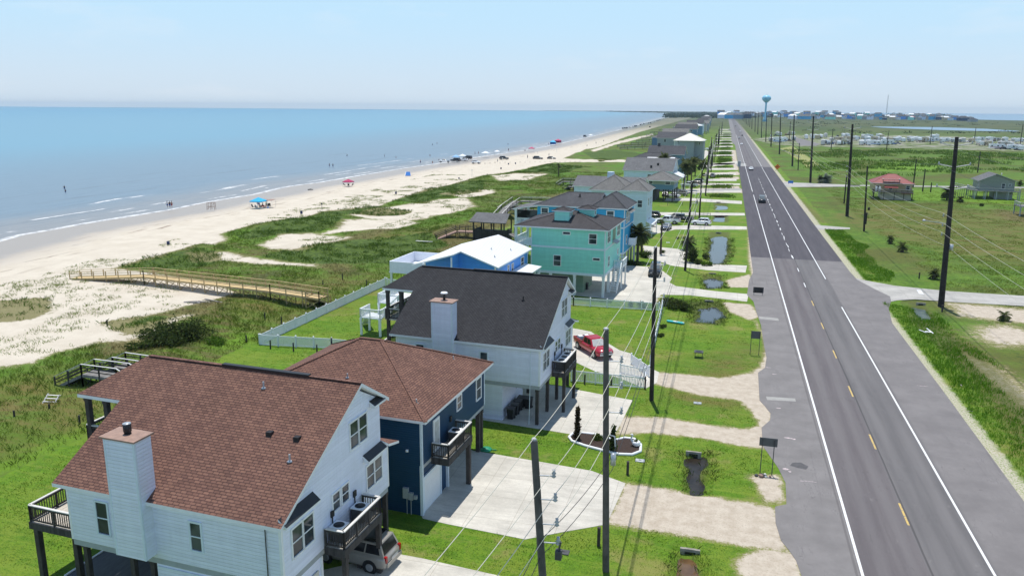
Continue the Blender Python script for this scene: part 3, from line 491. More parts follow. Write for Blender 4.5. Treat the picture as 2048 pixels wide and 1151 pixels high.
# camp ground roads in the trailer park
MT['gravel']=(lambda t:t.out(t.mix(t.rng(t.noise(t.n('NewGeometry').outputs['Position'],.07,6,.7),.42,.54),(.34,.32,.27),(.11,.15,.035)),.9,.2))(NT('park_gravel'))
sheet('camp_ground_road',[(1500,277),(1590,270),(1700,272),(1820,270),(2070,278),(2200,285),(2200,312),(2060,305),(1960,300),(1850,297),(1700,294.5),(1600,293),(1540,288)],.03,'gravel')
sheet('camp_ground_road',[(1586,276),(1593,274.5),(1640,288),(1632,292),(1600,291)],.045,'asphalt')
sheet('path',[(1560,297),(1585,292),(1640,330),(1616,336),(1600,322)],.02,plain('mown_track',(.27,.28,.09),.95,var=.2,scale=.3))
# ------------------------------------------------------------------ building kit (house frame: x towards the road, y along it)
def window(P,face,a,z0,w,h,plane,tr='trim',gl='glass',kind='hung',fw=.1):
    b=MB(); g=MB(); s=1 if face[0]=='+' else -1
    def bx(B,a0,a1,z0,z1,d0,d1):
        if face[1]=='x': B.box(plane+s*d0,plane+s*d1,a0,a1,z0,z1)
        else: B.box(a0,a1,plane+s*d0,plane+s*d1,z0,z1)
    a0,a1,z1=a,a+w,z0+h
    bx(b,a0-fw,a0,z0-fw,z1+fw,-.02,.06); bx(b,a1,a1+fw,z0-fw,z1+fw,-.02,.06); bx(b,a0,a1,z1,z1+fw,-.02,.057); bx(b,a0-.001,a1+.001,z0-fw,z0,-.02,.085)
    if kind in('hung','grid'): bx(b,a0,a1,z0+h*.5-.03,z0+h*.5+.03,-.02,.045)
    if kind=='grid': bx(b,a0+w/2-.015,a0+w/2+.015,z0,z0+h*.5-.03,-.02,.043); bx(b,a0+w/2-.015,a0+w/2+.015,z0+h*.5+.03,z1,-.02,.043)
    o=b.build('window',tr,P); bx(g,a0+.002,a1-.002,z0+.002,z1-.002,-.03,.018); g.build('pane',gl,o); return o
def pairwin(P,face,a,z0,w,h,plane,**k):
    g=.14; ww=(w-g)/2; window(P,face,a,z0,ww,h,plane,**k); window(P,face,a+ww+g,z0,ww,h,plane,**k)
def railing(P,path,z,h=.95,mat='dpost',cap='lcap',bal=.155,post=1.6,infill=None,name='railing'):
    b=MB(); c=MB()
    for p,q in zip(path[:-1],path[1:]):
        p3=Vector((*p,z)) if len(p)<3 else Vector(p); q3=Vector((*q,z)) if len(q)<3 else Vector(q); d=q3-p3; L=math.hypot(d.x,d.y)
        if L<.05: continue
        up=Vector((0,0,h)); c.bar(p3+up,q3+up,.15,.05,0); b.bar(p3+up*.88,q3+up*.88,.05,.09); b.bar(p3+up*.1,q3+up*.1,.05,.09)
        n=max(1,int(round(L/post)))
        for i in range(n+1): e=p3+d*(i/n); b.bar(e-Vector((0,0,.1)),e+Vector((0,0,h-.03)),.1)
        if bal:
            n=int(L/bal)
            for i in range(1,n): e=p3+d*(i/n); b.bar(e+up*.1,e+up*.88,.038,.038)
    o=b.build(name,mat,P); c.build('rail_cap',cap,o); return o
def post(P,x,y,z0,z1,w=.3,mat='dpost',name='post'):
    b=MB(); b.box(x-w/2,x+w/2,y-w/2,y+w/2,z0,z1); b.box(x-w/2-.03,x+w/2+.03,y-w/2-.03,y+w/2+.03,z1-.25,z1-.001) if w>.2 else 0; return b.build(name,mat,P)
def hip(P,x0,x1,y0,y1,z,rise,mat,over=.5,th=.18,tr='trim',rear=True,front=True,name='roof',vents=()):
    X0,X1,Y0,Y1=x0-over,x1+over,y0-over,y1+over; hy=(Y1-Y0)/2; 
    b=MB()
    if X1-X0>=Y1-Y0:
        ra=(X0+(hy if rear else 0),(Y0+Y1)/2,z+rise); rb=(X1-(hy if front else 0),(Y0+Y1)/2,z+rise)
        b.slab([(X0,Y0,z),(X1,Y0,z),rb,ra],th,0,1); b.slab([(X1,Y1,z),(X0,Y1,z),ra,rb],th,0,1)
        if rear: b.slab([(X0,Y1,z),(X0,Y0,z),ra],th,0,1)
        if front: b.slab([(X1,Y0,z),(X1,Y1,z),rb],th,0,1)
        caps=[(ra,rb)]+([((X0,Y0,z),ra),((X0,Y1,z),ra)] if rear else [])+([((X1,Y0,z),rb),((X1,Y1,z),rb)] if front else [])
    else:
        hx=(X1-X0)/2; ra=((X0+X1)/2,Y0+hx,z+rise); rb=((X0+X1)/2,Y1-hx,z+rise)
        b.slab([(X0,Y0,z),(X1,Y0,z),ra],th,0,1); b.slab([(X1,Y1,z),(X0,Y1,z),rb],th,0,1); b.slab([(X1,Y0,z),(X1,Y1,z),rb,ra],th,0,1); b.slab([(X0,Y1,z),(X0,Y0,z),ra,rb],th,0,1)
        caps=[(ra,rb)]+[((X0,Y0,z),ra),((X1,Y0,z),ra),((X0,Y1,z),rb),((X1,Y1,z),rb)]
    o=b.build(name,[mat,tr],P)
    k=MB()
    for p,q in caps: k.bar((p[0],p[1],p[2]+.012),(q[0],q[1],q[2]+.012),.28,.045)
    k.build('ridge_cap',mat,o)
    return o
def vent(P,x,y,z,h=.35,r=.05,mat='steel'):
    b=MB(); b.tube([(x,y,z-.15),(x,y,z+h)],r,8); b.lathe([(r*3.2,-.02),(r*1.3,.06)],(x,y,z),8); return b.build('vent_pipe',mat,P)
def ac_unit(x,y,z,label,group):
    t=thing('air_conditioner',label,'air conditioner',W(x,y,z),A3,group)
    b=MB(); b.box(-.38,.38,-.38,.38,.05,.8)
    for i in range(9): b.box(-.39,.39,-.39,.39,.1+i*.075,.115+i*.075)
    b.build('casing','dgrey',t); c=MB(); c.box(-.41,.41,-.41,.41,.8,.86); c.build('top_cover','trim',t)
    d=MB(); d.lathe([(.3,.861),(.3,.872)],n=20); d.build('fan_grille','black',t); e=MB(); e.box(-.3,.3,-.3,.3,0,.05); e.build('base_pad','dgrey',t); return t
def house(u,v,name,label,group=None): return thing(name,label,'house',W(u,v,0),A3,group)
def band(P,x0,x1,y0,y1,z0,z1,mat='ltrim',name='trim_band',pr=.03):
    b=MB(); b.box(x0-pr,x1+pr,y0-pr,y1+pr,z0,z1); return b.build(name,mat,P)
def corner(P,x,y,z0,z1,mat='trim',w=.14): b=MB(); b.box(x-w,x+.012,y-.012,y+w,z0,z1); return b.build('corner_board',mat,P)
# ------------------------------------------------------------------ the two gabled cottages (same plan)
def cottage(u,v,label,roofm,pent,flue,C=False):
    H=house(u,v,'gabled_beach_house',label); D=13.4
    out=[(0,3.6),(0,6.98),(7.68,11.1),(10.2,9.72),(10.2,6.6),(11.1,6.3),(11.1,3.6)]
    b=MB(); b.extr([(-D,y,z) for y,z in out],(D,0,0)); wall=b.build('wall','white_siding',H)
    for (x,y,z0,z1) in ((0,0,3.6,6.9),(0,11.1-.128,3.6,6.25),(-D+.14,0,3.6,6.9)): corner(wall,x,y,z0,z1)
    m_=.5625
    r=MB(); zt=lambda y:7.215+m_*y
    # long slope, with the part over the upstairs porch running further back
    xr=-13.85; xp=-17.05
    r.slab([(xr,-.4,zt(-.4)),(.32,-.4,zt(-.4)),(.32,7.68,zt(7.68)),(-14.44,7.68,zt(7.68)),(xp,4.6,zt(4.6)),(xr,4.6,zt(4.6))],.2,0,1)
    r.slab([(.32,10.85,9.55),(-15.3,10.85,9.55),(-14.44,7.68,zt(7.68)),(.32,7.68,zt(7.68))],.2,0,1)
    r.slab([(xp,4.6,zt(4.6)),(-14.44,7.68,zt(7.68)),(-15.3,10.85,9.55),(xp,10.85,9.3)],.2,0,1)
    roof=r.build('roof',[roofm,'trim'],H)
    k=MB(); k.bar((-14.3,7.68,zt(7.68)+.03),(.3,7.68,zt(7.68)+.03),.26,.05); k.build('ridge_cap',roofm,roof)
    k=MB(); k.bar((-8.9,7.68,zt(7.68)+.09),(-3.,7.68,zt(7.68)+.09),.3,.08); k.build('ridge_vent','pent',roof)
    s=MB(); s.slab([(-D,10.27,6.98),(.02,10.27,6.98),(.44,10.45,6.75),(.44,11.75,6.42),(-D,11.75,6.42)],.16,0,1); s.build('lower_roof',[roofm,'trim'],H)
    for y0,y1,zw,zo,d in ((-.15,2.85,7.3,6.92,.46),(8.0,10.26,6.98,6.66,.42),(8.95,10.3,9.95,9.7,.40)):
        s=MB(); s.slab([(.004,y0,zw),(.004,y1,zw),(d,y1,zo),(d,y0,zo)],.12,0,1); s.extr([(.02,y0+.05,zw-.14),(.02,y0+.05,zo-.14),(d-.05,y0+.05,zo-.14)],(0,y1-y0-.1,0),1); s.build('pent_roof',[pent,'trim'],H)
    for y,z0,w,h in ((6.72,7.92,1.85,1.5),(8.38,4.68,1.8,1.4),(.85,4.68,1.85,1.5)): pairwin(H,'+x',y,z0,w,h,0,kind='grid' if C else 'hung')
    window(H,'+x',4.65,5.2,.68,.95,0); window(H,'+x',5.6,5.2,.68,.95,0)
    window(H,'-y',-11.4,4.35,.72,1.8,0,tr='ltrim'); window(H,'-y',-5.35,4.58,.62,1.5,0,tr='ltrim')
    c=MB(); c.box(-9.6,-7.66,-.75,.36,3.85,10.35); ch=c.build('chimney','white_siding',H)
    for (x,y) in ((-7.66,-.75),(-9.48,-.75)): corner(ch,x,y,3.85,10.34,'ltrim',.1)
    c=MB(); c.slab([(-9.72,-.87,10.43),(-7.54,-.87,10.43),(-7.54,.48,10.43),(-9.72,.48,10.43)],.09); c.build('chimney_cap','brownm',ch)
    c=MB(); cx,cy=-8.63,-.1
    if flue=='drum': c.lathe([(.17,0),(.17,.1),(.2,.12),(.2,.5),(.17,.52)],(cx,cy,10.44),14); f=c.build('flue','black',ch); q=MB(); q.lathe([(.2,.52),(.2,.55),(.05,.57)],(cx,cy,10.44),14); q.build('flue_lid','steel',f)
    else: c.lathe([(.11,0),(.11,.55)],(cx,cy,10.44),12); f=c.build('flue','black',ch); q=MB(); q.lathe([(.3,.55),(.33,.6),(.26,.68),(.05,.72)],(cx,cy,10.44),14); q.build('flue_lid','trim',f)
    for x,y in ((-5.36,6.6),(-1.22,2.8)) if not C else ((-3.0,4.6),): vent(H,x,y,zt(y),.38,.055,'steel' if not C else 'black')
    if not C:
        for x,y in ((-3.24,4.03),(-1.52,3.99)): b=MB(); b.box(x-.16,x+.16,y-.16,y+.16,zt(y)-.1,zt(y)+.16); b.build('roof_vent','black',H)
    # downpipe and gutters
    b=MB(); b.tube([(-.85,-.06,6.7),(-.85,-.06,3.2),(-.9,-.06,.1)],.03,6); b.build('downpipe','dgrey' if not C else 'ltrim',H)
    # floor frame, ground-floor enclosure
    b=MB(); b.box(-D+.05,-.05,.05,11.05,3.25,3.59); b.build('floor_frame','gtrim',H)
    if not C:
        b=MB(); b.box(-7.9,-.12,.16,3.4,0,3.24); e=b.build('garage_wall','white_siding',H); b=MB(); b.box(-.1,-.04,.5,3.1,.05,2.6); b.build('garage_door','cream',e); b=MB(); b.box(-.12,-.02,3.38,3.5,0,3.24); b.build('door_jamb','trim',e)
        b=MB(); b.box(-7.8,-.2,.1,.15,2.95,3.05); [b.box(x,x+.05,.09,.15,.1,3.) for x in (-5.2,-2.6)]; b.build('wall_battens','ltrim',e)
        ps=[(-.2,7.6),(-.2,10.9),(-4.5,7.6),(-4.5,10.9),(-8.6,10.9),(-8.6,7.6),(-12.9,.4),(-12.9,4),(-12.9,10.9),(-9.8,.5),(-8.3,4.2),(-8.3,.35)]
    else:
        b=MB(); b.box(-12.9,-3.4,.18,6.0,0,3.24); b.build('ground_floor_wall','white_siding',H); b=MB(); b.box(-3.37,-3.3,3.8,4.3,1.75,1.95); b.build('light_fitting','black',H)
        ps=[(-.3,.3),(-.3,3.5),(-.3,6.7),(-.3,10.8),(-3.3,7.4),(-3.3,10.8),(-12.9,10.8),(-8,10.8)]
    for x,y in ps: post(H,x,y,0,3.25,.26)
    # front balcony
    y0,y1,d=(3.62,7.75,1.25)
    b=MB(); b.box(.02,d,y0,y1,3.62,3.75); fl=b.build('balcony_floor','deckf',H); b=MB(); b.box(.05,d+.03,y0-.04,y0-.001,3.3,3.74); b.box(.05,d+.03,y1+.001,y1+.04,3.3,3.74); b.box(d+.001,d+.04,y0-.001,y1+.001,3.3,3.74); b.build('rim_board','dwood',fl)
    railing(H,[(.1,y0+.05),(d-.05,y0+.05),(d-.05,y1-.05),(.1,y1-.05)],3.76,1.0)
    for y in (y0+.2,y1-.2): post(H,d-.12,y,0,3.3,.26)
    for y in (4.5,6.9): b=MB(); b.box(.02,.1,y-.14,y+.14,5.0,5.35); b.bar((.05,y,3.8),(.05,y,5.05),.05); b.build('electric_box','black',H)
    # ocean side deck and upstairs porch
    b=MB(); b.box(-17,-D-.02,.5,11,3.56,3.68); fl=b.build('deck_floor','deckf',H); b=MB(); b.box(-17.04,-D-.02,.45,.499,3.25,3.67); b.box(-17.05,-17.001,.45,11,3.25,3.67); b.build('rim_board','dwood',fl)
    railing(H,[(-D-.1,.55),(-16.95,.55),(-16.95,10.9)],3.69,1.0)
    for x,y in ((-16.8,.75),(-14.,.75),(-16.8,5.5),(-16.8,10.7)): post(H,x,y,0,3.5,.3)
    for x,y in ((-16.7,5.0),(-15.3,5.0),(-16.7,8),(-16.7,10.6)): post(H,x,y,3.7,zt(4.6)-.25,.28)
    b=MB(); b.box(-17,-D-.02,4.9,10.9,6.62,6.74); b.build('porch_floor','deckf',H); railing(H,[(-D-.1,4.95),(-16.95,4.95),(-16.95,10.85)],6.75,1.0)
    return H
HA=cottage(-21.2,28.73,'white sided house with brown shingle roof and white chimney, closest to the camera','brown_shingle','pent','drum')
HCo=cottage(-17.4,60.0,'white sided house with black shingle roof and white chimney beside red pickup','black_shingle','pent','cap',True)
for i,(x,y) in enumerate(((-20.75,33.2),(-20.7,35.4))): ac_unit(x,y,3.76,('air conditioner with white lid at the near end of the brown-roofed white house balcony','air conditioner half hidden at the far end of the brown-roofed white house balcony')[i],'air conditioners on the balconies')
for i,y in enumerate((64.6,65.6,66.6)): ac_unit(-16.75,y,3.76,'%s of three air conditioners on the black-roofed house balcony'%('nearest','middle','farthest')[i],'air conditioners on the balconies')
struct(tag((lambda b:b.build('patio','padd'))(MB().extr([(*W(-36.9,30.0)[:2],.03),(*W(-36.9,41)[:2],.03),(*W(-29.1,41)[:2],.03),(*W(-29.1,29.2)[:2],.03)],(0,0,.06)))))
struct((lambda b:b.build('patio_edge','trim'))(MB().bar(W(-36.95,29.9,.09),W(-36.95,36,.09),.12,.12)))
# ------------------------------------------------------------------ navy house
HB=house(-20.4,43.0,'hip_roofed_house','dark blue house with brown hipped roof and white garage door'); 
b=MB(); b.box(-13.4,0,0,11.7,3.6,6.86); wl=b.build('wall','navy_siding',HB)
for x,y in ((0,0),(0,11.7-.128)): corner(wl,x,y,3.6,6.8,'ltrim')
hip(HB,-13.4,0,0,11.7,6.97,3.0,'brown_shingle',.55)
for x,y in ((-6.58,2.13),(-.76,.9)): vent(HB,x,y,6.97+(y+.55)*.47+(0 if x<-2 else -.1),.3)
vent(HB,-1.6,9.2,7.9,.3)
b=MB(); b.box(-12.8,-.2,.03,4.7,0,3.58); gw=b.build('garage_wall','navy_siding',HB)
b=MB(); b.box(-.199,-.12,.5,3.1,.03,2.35); [b.box(-.125,-.115,.55,3.05,.03+.58*i,.05+.58*i) for i in range(4)]; gd=b.build('garage_door','gwhite',gw)
b=MB(); b.box(-.199,.01,.0,.16,0,3.58); b.box(-.199,-.08,.3,.48,0,2.6); b.box(-.199,-.08,3.12,3.3,0,2.6); b.box(-.199,-.08,.48,3.12,2.36,2.6); b.box(-.199,.0,4.3,4.42,0,3.2); b.build('garage_trim','ltrim',gw)
b=MB(); b.box(-13.3,-.05,.05,11.65,3.3,3.59); b.build('floor_frame','gtrim',HB)
window(HB,'+x',5.95,5.25,.8,.95,0); window(HB,'+x',9.85,4.6,.95,1.6,0)
b=MB(); b.box(.0,.07,1.75,2.75,3.77,6.1); dr=b.build('door','trim',HB); b=MB(); b.box(.07,.085,1.9,2.6,4.0,5.9); b.build('pane','blind',dr)
d=1.3
b=MB(); b.box(.02,d,1.35,5.6,3.55,3.68); fl=b.build('balcony_floor','deckf',HB); b=MB(); b.box(.05,d+.03,1.3,1.349,3.2,3.67); b.box(.05,d+.03,5.601,5.65,3.2,3.67); b.box(d+.001,d+.04,1.349,5.601,3.2,3.67); b.build('rim_board','dwood',fl)
railing(HB,[(.1,1.4),(d-.05,1.4),(d-.05,5.55),(.1,5.55)],3.69,1.0)
for x,y in ((d-.15,5.3),(-.15,10.6),(-.15,11.2),(-4.6,10.9),(-9,10.9),(-13,10.9),(-5,7),(-13,5)): post(HB,x,y,0,3.28,.3)
for x0,x1,z0,z1 in ((-1.4,-1.02,1.15,1.9),(-1.,-.68,1.1,1.6),(-.6,-.4,1.2,1.45)): b=MB(); b.box(x0,x1,-.16,.03,z0,z1); b.build('meter_box','gtrim',HB)
b=MB(); b.tube([(-1.15,-.06,1.15),(-1.15,-.06,0)],.03,6); b.tube([(-.85,-.06,1.1),(-.85,-.06,0)],.03,6); b.build('conduit','steel',HB)
b=MB(); b.lathe([(.1,-.05),(.1,.1)],(-1.04,-.08,4.55),8); b.build('wall_lamp','trim',HB)
b=MB(); b.box(.02,.12,4.55,4.8,4.9,5.3); b.build('electric_box','black',HB)
ac_unit(-19.75,47.2,3.69,'air conditioner on the dark blue house balcony','air conditioners on the balconies')
# ------------------------------------------------------------------ small blue house with white metal roof
HD=house(-31.7,88.9,'low_blue_house','small bright blue house with white metal roof behind the black-roofed house')
out=[(0,4.2),(0,7.45),(-4.5,8.98),(-9.6,7.5),(-9.6,4.2)]
b=MB(); b.extr([(x,0,z) for x,z in out],(0,13.3,0)); wl=b.build('wall','sky_siding',HD)
for x,y in ((0,0),(0,13.17),(-9.47,0)): corner(wl,x,y,4.2,7.4)
r=MB(); r.slab([(.5,-.4,7.46),(.5,13.7,7.46),(-4.5,13.7,9.17),(-4.5,-.4,9.17)],.16,0,1); r.slab([(-4.52,-2.7,9.15),(-4.52,13.7,9.15),(-10.1,13.7,7.5),(-10.1,-2.7,7.5)],.16,0,1); rf=r.build('roof',['white_metal','trim'],HD)
k=MB(); [k.bar((.5,y,7.475),(-4.5,y,9.185),.04,.035) for y in np.arange(.2,13.6,.6)]; k.build('standing_seam','white_metal',rf)
for x,y in ((-2.6,5.6),(-1.2,3.),(-1.,8.8)): vent(HD,x,y,7.46+(.5-x)*.342,.25,.05,'gtrim')
b=MB(); b.box(-5.05,-4.85,-2.4,-.01,4.3,8.85); wg=b.build('wing_wall','sky_siding',HD); corner(wg,-4.83,-2.42,4.3,8.7)
b=MB(); b.bar((-4.75,-2.5,5.3),(-4.75,0,5.9),.25,.18); b.build('wing_trim','trim',HD)
window(HD,'-y',-3.15,5.1,1.5,1.5,0,fw=.14); 
for y,w_,z0,h in ((.6,.9,5.2,1.4),(4.6,.55,5.9,.8),(6.2,.7,5.6,1.0),(10.2,1.2,5.4,1.3)): window(HD,'+x',y,z0,w_,h,0)
b=MB(); b.slab([(.1,2.9,5.75),(.1,11.6,5.75),(2.5,11.8,5.45),(2.5,3.1,5.45)],.12); pr=b.build('porch_roof','white_metal',HD)
for y in (3.3,5.3,7.3,9.3,11.4): post(HD,2.3,y,0,5.33,.16,'wpost','porch_post')
b=MB(); b.box(.05,2.4,3.1,11.5,3.6,3.75); b.build('porch_floor','deckf',HD); railing(HD,[(2.35,3.2),(2.35,11.4)],3.76,1.,'wpost','trim',.16,2)
for x in (-9,-6,-3,-.3):
    for y in (.3,4.5,9,13): post(HD,x,y,0,4.2,.25,'gtrim')
# white enclosed deck at the back
b=MB(); b.box(-17,-10.1,4.5,12.5,4.6,4.75); b.build('deck_floor','wvinyl',HD)
def panel(P,pts,z0,z1,mat='wvinyl',name='privacy_panel'):
    b=MB()
    for p,q in zip(pts[:-1],pts[1:]): b.bar((*p,(z0+z1)/2),(*q,(z0+z1)/2),.08,z1-z0); b.bar((*p,z1+.03),(*q,z1+.03),.14,.07)
    return b.build(name,mat,P)
panel(HD,[(-10.2,4.6),(-16.9,4.6),(-16.9,12.4),(-10.2,12.4)],4.76,6.1)
for x,y in ((-16.8,4.8),(-16.8,12.2),(-13,4.8)): post(HD,x,y,0,4.6,.25,'wpost')
# ------------------------------------------------------------------ mint house
HE=house(-21.9,107.7,'tall_stilted_house','tall mint green house on white stilts with two rooftop cupolas')
b=MB(); b.box(-11,0,0,11.6,3.1,9.75); wl=b.build('wall','mint_siding',HE); band(HE,-11,0,0,11.6,6.85,7.1); band(HE,-11,0,0,11.6,3.08,3.45); 
for x,y in ((0,0),(0,11.47),(-10.87,0)): corner(wl,x,y,3.46,6.84,'ltrim'); corner(wl,x,y,7.11,9.6,'ltrim')
hip(HE,-12.9,0,0,11.6,9.9,1.75,'char_shingle',.6)
def cupola(P,x0,x1,y0,y1,z0,z1,wm,rm):
    b=MB(); b.box(x0,x1,y0,y1,z0,z1); c=b.build('cupola','mint_siding' if wm is None else wm,P); hip(c,x0,x1,y0,y1,z1+.05,.5,rm,.35,.12,'ltrim'); window(c,'+x',(y0+y1)/2-.3,z1-.9,.6,.55,x1,kind='fixed'); return c
cupola(HE,-8.05,-5.9,1.9,4.0,10.0,12.0,None,'char_shingle'); cupola(HE,-5.15,-3.0,5.2,7.4,10.2,12.0,None,'char_shingle')
window(HE,'-y',-6.2,8.95,1.0,.3,0,kind='fixed'); window(HE,'-y',-2.35,7.8,1.05,1.35,0); window(HE,'-y',-7.5,4.3,1.0,1.45,0); window(HE,'-y',-1.7,5.45,.95,.28,0,kind='fixed')
for y,z0,w_,h in ((1.4,7.75,1.9,1.6),(8.6,7.75,1.9,1.5)): pairwin(HE,'+x',y,z0,w_,h,0)
b=MB(); b.box(-.2,.05,5.2,7.2,7.2,9.4); rc=b.build('recessed_bay','olive_wall',HE); b=MB(); b.slab([(.06,5,7.5),(.06,7.4,7.5),(.7,7.4,7.2),(.7,5,7.2)],.1); b.build('bay_ledge','gtrim',rc)
window(HE,'+x',2.3,4.2,.9,1.4,0); window(HE,'+x',9.2,4.8,.7,.8,0,kind='fixed')
for x,y in ((-.15,.2),(-.15,3.9),(-.15,7.7),(-.15,11.4),(-4.4,.2),(-8,.2),(-10.8,.2)): post(HE,x,y,0,3.1,.34,'wpost')
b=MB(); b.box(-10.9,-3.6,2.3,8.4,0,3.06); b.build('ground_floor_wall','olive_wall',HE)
b=MB(); b.box(.05,1.4,6.6,10.2,3.2,3.35); b.build('balcony_floor','wvinyl',HE); railing(HE,[(.1,6.65),(1.35,6.65),(1.35,10.15),(.1,10.15)],3.36,1.,'wpost','trim',.15,1.8)
for x,y in ((1.25,6.8),(1.25,10.)): post(HE,x,y,0,3.2,.2,'wpost')
b=MB(); [b.box(.2,1.2,6.4-i*.3,6.7-i*.3,3.05-i*.27,3.12-i*.27) for i in range(11)]; b.bar((.18,6.6,3.1),(.18,3.3,.1),.06,.25); b.bar((1.22,6.6,3.1),(1.22,3.3,.1),.06,.25); st=b.build('stair','wpost',HE); 
railing(HE,[(1.22,6.6,3.2),(1.22,3.4,.2)],0,.95,'wpost','trim',.3,3,name='stair_railing')
b=MB(); b.box(-13.6,-11.02,.3,6,6.95,7.1); b.build('porch_floor','wvinyl',HE); railing(HE,[(-11.05,.35),(-13.5,.35),(-13.5,5.9)],7.1,1.,'wpost','trim',.2,1.3); 
for x,y in ((-13.4,.45),(-13.4,5.7)): post(HE,x,y,0,9.75,.2,'wpost','porch_post')
# ------------------------------------------------------------------ azure house
HF=house(-23.2,129.5,'azure_house','azure blue three level house with grey hipped roofs behind the mint house')
b=MB(); b.box(-15.3,0,0,9,2.5,10.1); wl=b.build('wall','azure_siding',HF); band(HF,-15.3,0,0,9,6.85,7.1); band(HF,-15.3,0,0,9,2.48,2.75)
for x,y in ((0,0),(0,8.87)): corner(wl,x,y,2.76,6.84,'ltrim'); corner(wl,x,y,7.11,10.,'ltrim')
hip(HF,-15.3,-5,0,9,10.25,2.,'dgrey_shingle',.5,front=False); hip(HF,-5.6,0,.0,9,10.27,2.2,'dgrey_shingle',.5,name='front_roof')
b=MB(); b.slab([(.05,1,9.9),(.05,5.5,9.9),(.9,5.5,9.5),(.9,1,9.5)],.1,0,1); b.build('pent_roof',['weath_shingle','trim'],HF)
b=MB(); b.slab([(-15.4,0,10.1),(-15.4,8,10.1),(-19.8,8,9.4),(-19.8,0,9.4)],.14,0,1); b.build('porch_roof',['grey_shingle','trim'],HF)
for y in (.3,3.5,7.6): post(HF,-19.3,y,0,9.25,.35,'wpost','porch_post')
b=MB(); b.box(-19.5,-15.32,.2,7.9,6.6,6.8); b.build('porch_floor','wvinyl',HF); railing(HF,[(-15.4,.25),(-19.4,.25),(-19.4,7.8)],6.8,1.,'wpost','trim',.25,2)
b=MB(); b.box(-19.2,-15.4,.6,.66,7.7,9.2); b.build('porch_screen','tint',HF)
for x,z0,w_,h in ((-14.5,8.1,1.1,1.6),(-3.0,8.4,1.1,1.3)): window(HF,'-y',x,z0,w_,h,0,fw=.16)
for y in (1.2,3.3): pairwin(HF,'+x',y,7.6,1.5,1.8,0)
window(HF,'+x',2.,4.,.9,1.4,0); window(HF,'+x',6.8,4.8,.8,1.1,0)
b=MB(); b.box(.05,1.3,4,8,3.5,3.65); b.build('balcony_floor','wvinyl',HF); panel(HF,[(.1,4.05),(1.25,4.05),(1.25,7.95),(.1,7.95)],3.66,4.7,name='balcony_panel')
for x,y in ((-.2,.2),(-.2,3),(-.2,6),(-.2,8.8),(1.1,4.2),(1.1,7.8),(-5,.2),(-10,.2),(-15,.2)): post(HF,x,y,0,2.5 if x<1 else 3.5,.3,'gtrim')
b=MB(); b.box(-14.5,-5,1.2,8,0,2.45); b.build('ground_floor_wall','azure_siding',HF)
vent(HF,-8.5,3.,11.6,.5,.12,'black')
# ------------------------------------------------------------------ further houses of the row
HG=house(-26,165,'white_hip_house','pale blue-white house with weathered grey hipped roofs behind the azure house')
b=MB(); b.box(-11,-2.9,0,9,0,9.5); b.box(-2.9,1.0,.0,8,0,9.6); wl=b.build('wall','pale_siding',HG)
hip(HG,-11,-2.9,0,9,9.6,3.,'weath_shingle',.5); hip(HG,-4.2,1.0,0,8,9.75,2.1,'weath_shingle',.5,name='front_roof')
window(HG,'-y',-.9,6.3,.9,1.4,0,gl='tint'); window(HG,'+x',2,6.5,1.,1.5,1.0); window(HG,'+x',5,6.5,1.,1.5,1.0); window(HG,'+x',3.5,2.2,1.,1.5,1.0); window(HG,'-y',-6.5,7.9,.6,.6,0,gl='tint')
b=MB(); b.slab([(-15,-1,6.4),(-11,-1,7.0),(-11,5,7.0),(-15,5,6.4)],.15,0,1); b.build('porch_roof',['grey_shingle','trim'],HG)
for y in (-.8,4.8): post(HG,-14.7,y,0,6.25,.25,'wpost')
b=MB(); b.slab([(1.05,0,3.3),(1.05,7.5,3.3),(2.4,7.5,2.7),(2.4,0,2.7)],.1); b.build('canopy','white_metal',HG)
for y in (.3,7.2): post(HG,2.3,y,0,2.6,.12,'wpost')
HG2=house(-30.5,192,'grey_gable_house','house with pale grey gable roof and small blue chimney behind the pale blue-white house')
b=MB(); b.extr([(-17,y,z) for y,z in ((0,3),(0,7.6),(5,9.6),(10,7.6),(10,3))],(17,0,0)); b.build('wall','pale_siding',HG2)
r=MB(); r.slab([(-17.4,-.5,7.65),(.4,-.5,7.65),(.4,5,9.85),(-17.4,5,9.85)],.15,0,1); r.slab([(-17.4,5,9.85),(.4,5,9.85),(.4,10.5,7.65),(-17.4,10.5,7.65)],.15,0,1); r.build('roof',['grey_shingle','trim'],HG2)
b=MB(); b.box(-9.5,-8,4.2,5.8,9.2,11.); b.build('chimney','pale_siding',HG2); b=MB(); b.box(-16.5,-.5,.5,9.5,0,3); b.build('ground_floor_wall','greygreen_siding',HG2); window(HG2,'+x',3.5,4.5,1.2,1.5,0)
HH=house(-27.6,232,'blue_stilt_house','slate blue house on dark stilts with pale grey hipped roof')
b=MB(); b.box(-8.6,0,0,11,3.6,6.1); b.build('wall','slate_siding',HH); b=MB(); b.box(-8.65,.05,-.05,11.05,5.0,6.05); b.build('window_band','greygreen_siding',HH)
hip(HH,-8.6,0,0,11,6.2,2.3,'weath_shingle',.9)
for x in (-8.4,-5.6,-2.8,-.2):
    for y in (.2,5,10.8): post(HH,x,y,0,3.6,.3)
b=MB(); b.box(-6.8,-5.5,3,10,0,3.55); b.build('storage_wall','dgrey',HH); window(HH,'-y',-7.5,5.1,1.4,.8,-.05,gl='tint'); window(HH,'-y',-2.4,5.1,1.4,.8,-.05,gl='tint')
HI=house(-31.8,262,'long_grey_roof_house','long grey shingle roofed house with two small roof vents and white gable')
b=MB(); b.extr([(-16,y,z) for y,z in ((0,3),(0,6.6),(7.5,10.2),(15,6.6),(15,3))],(16,0,0)); b.build('wall','pale_siding',HI)
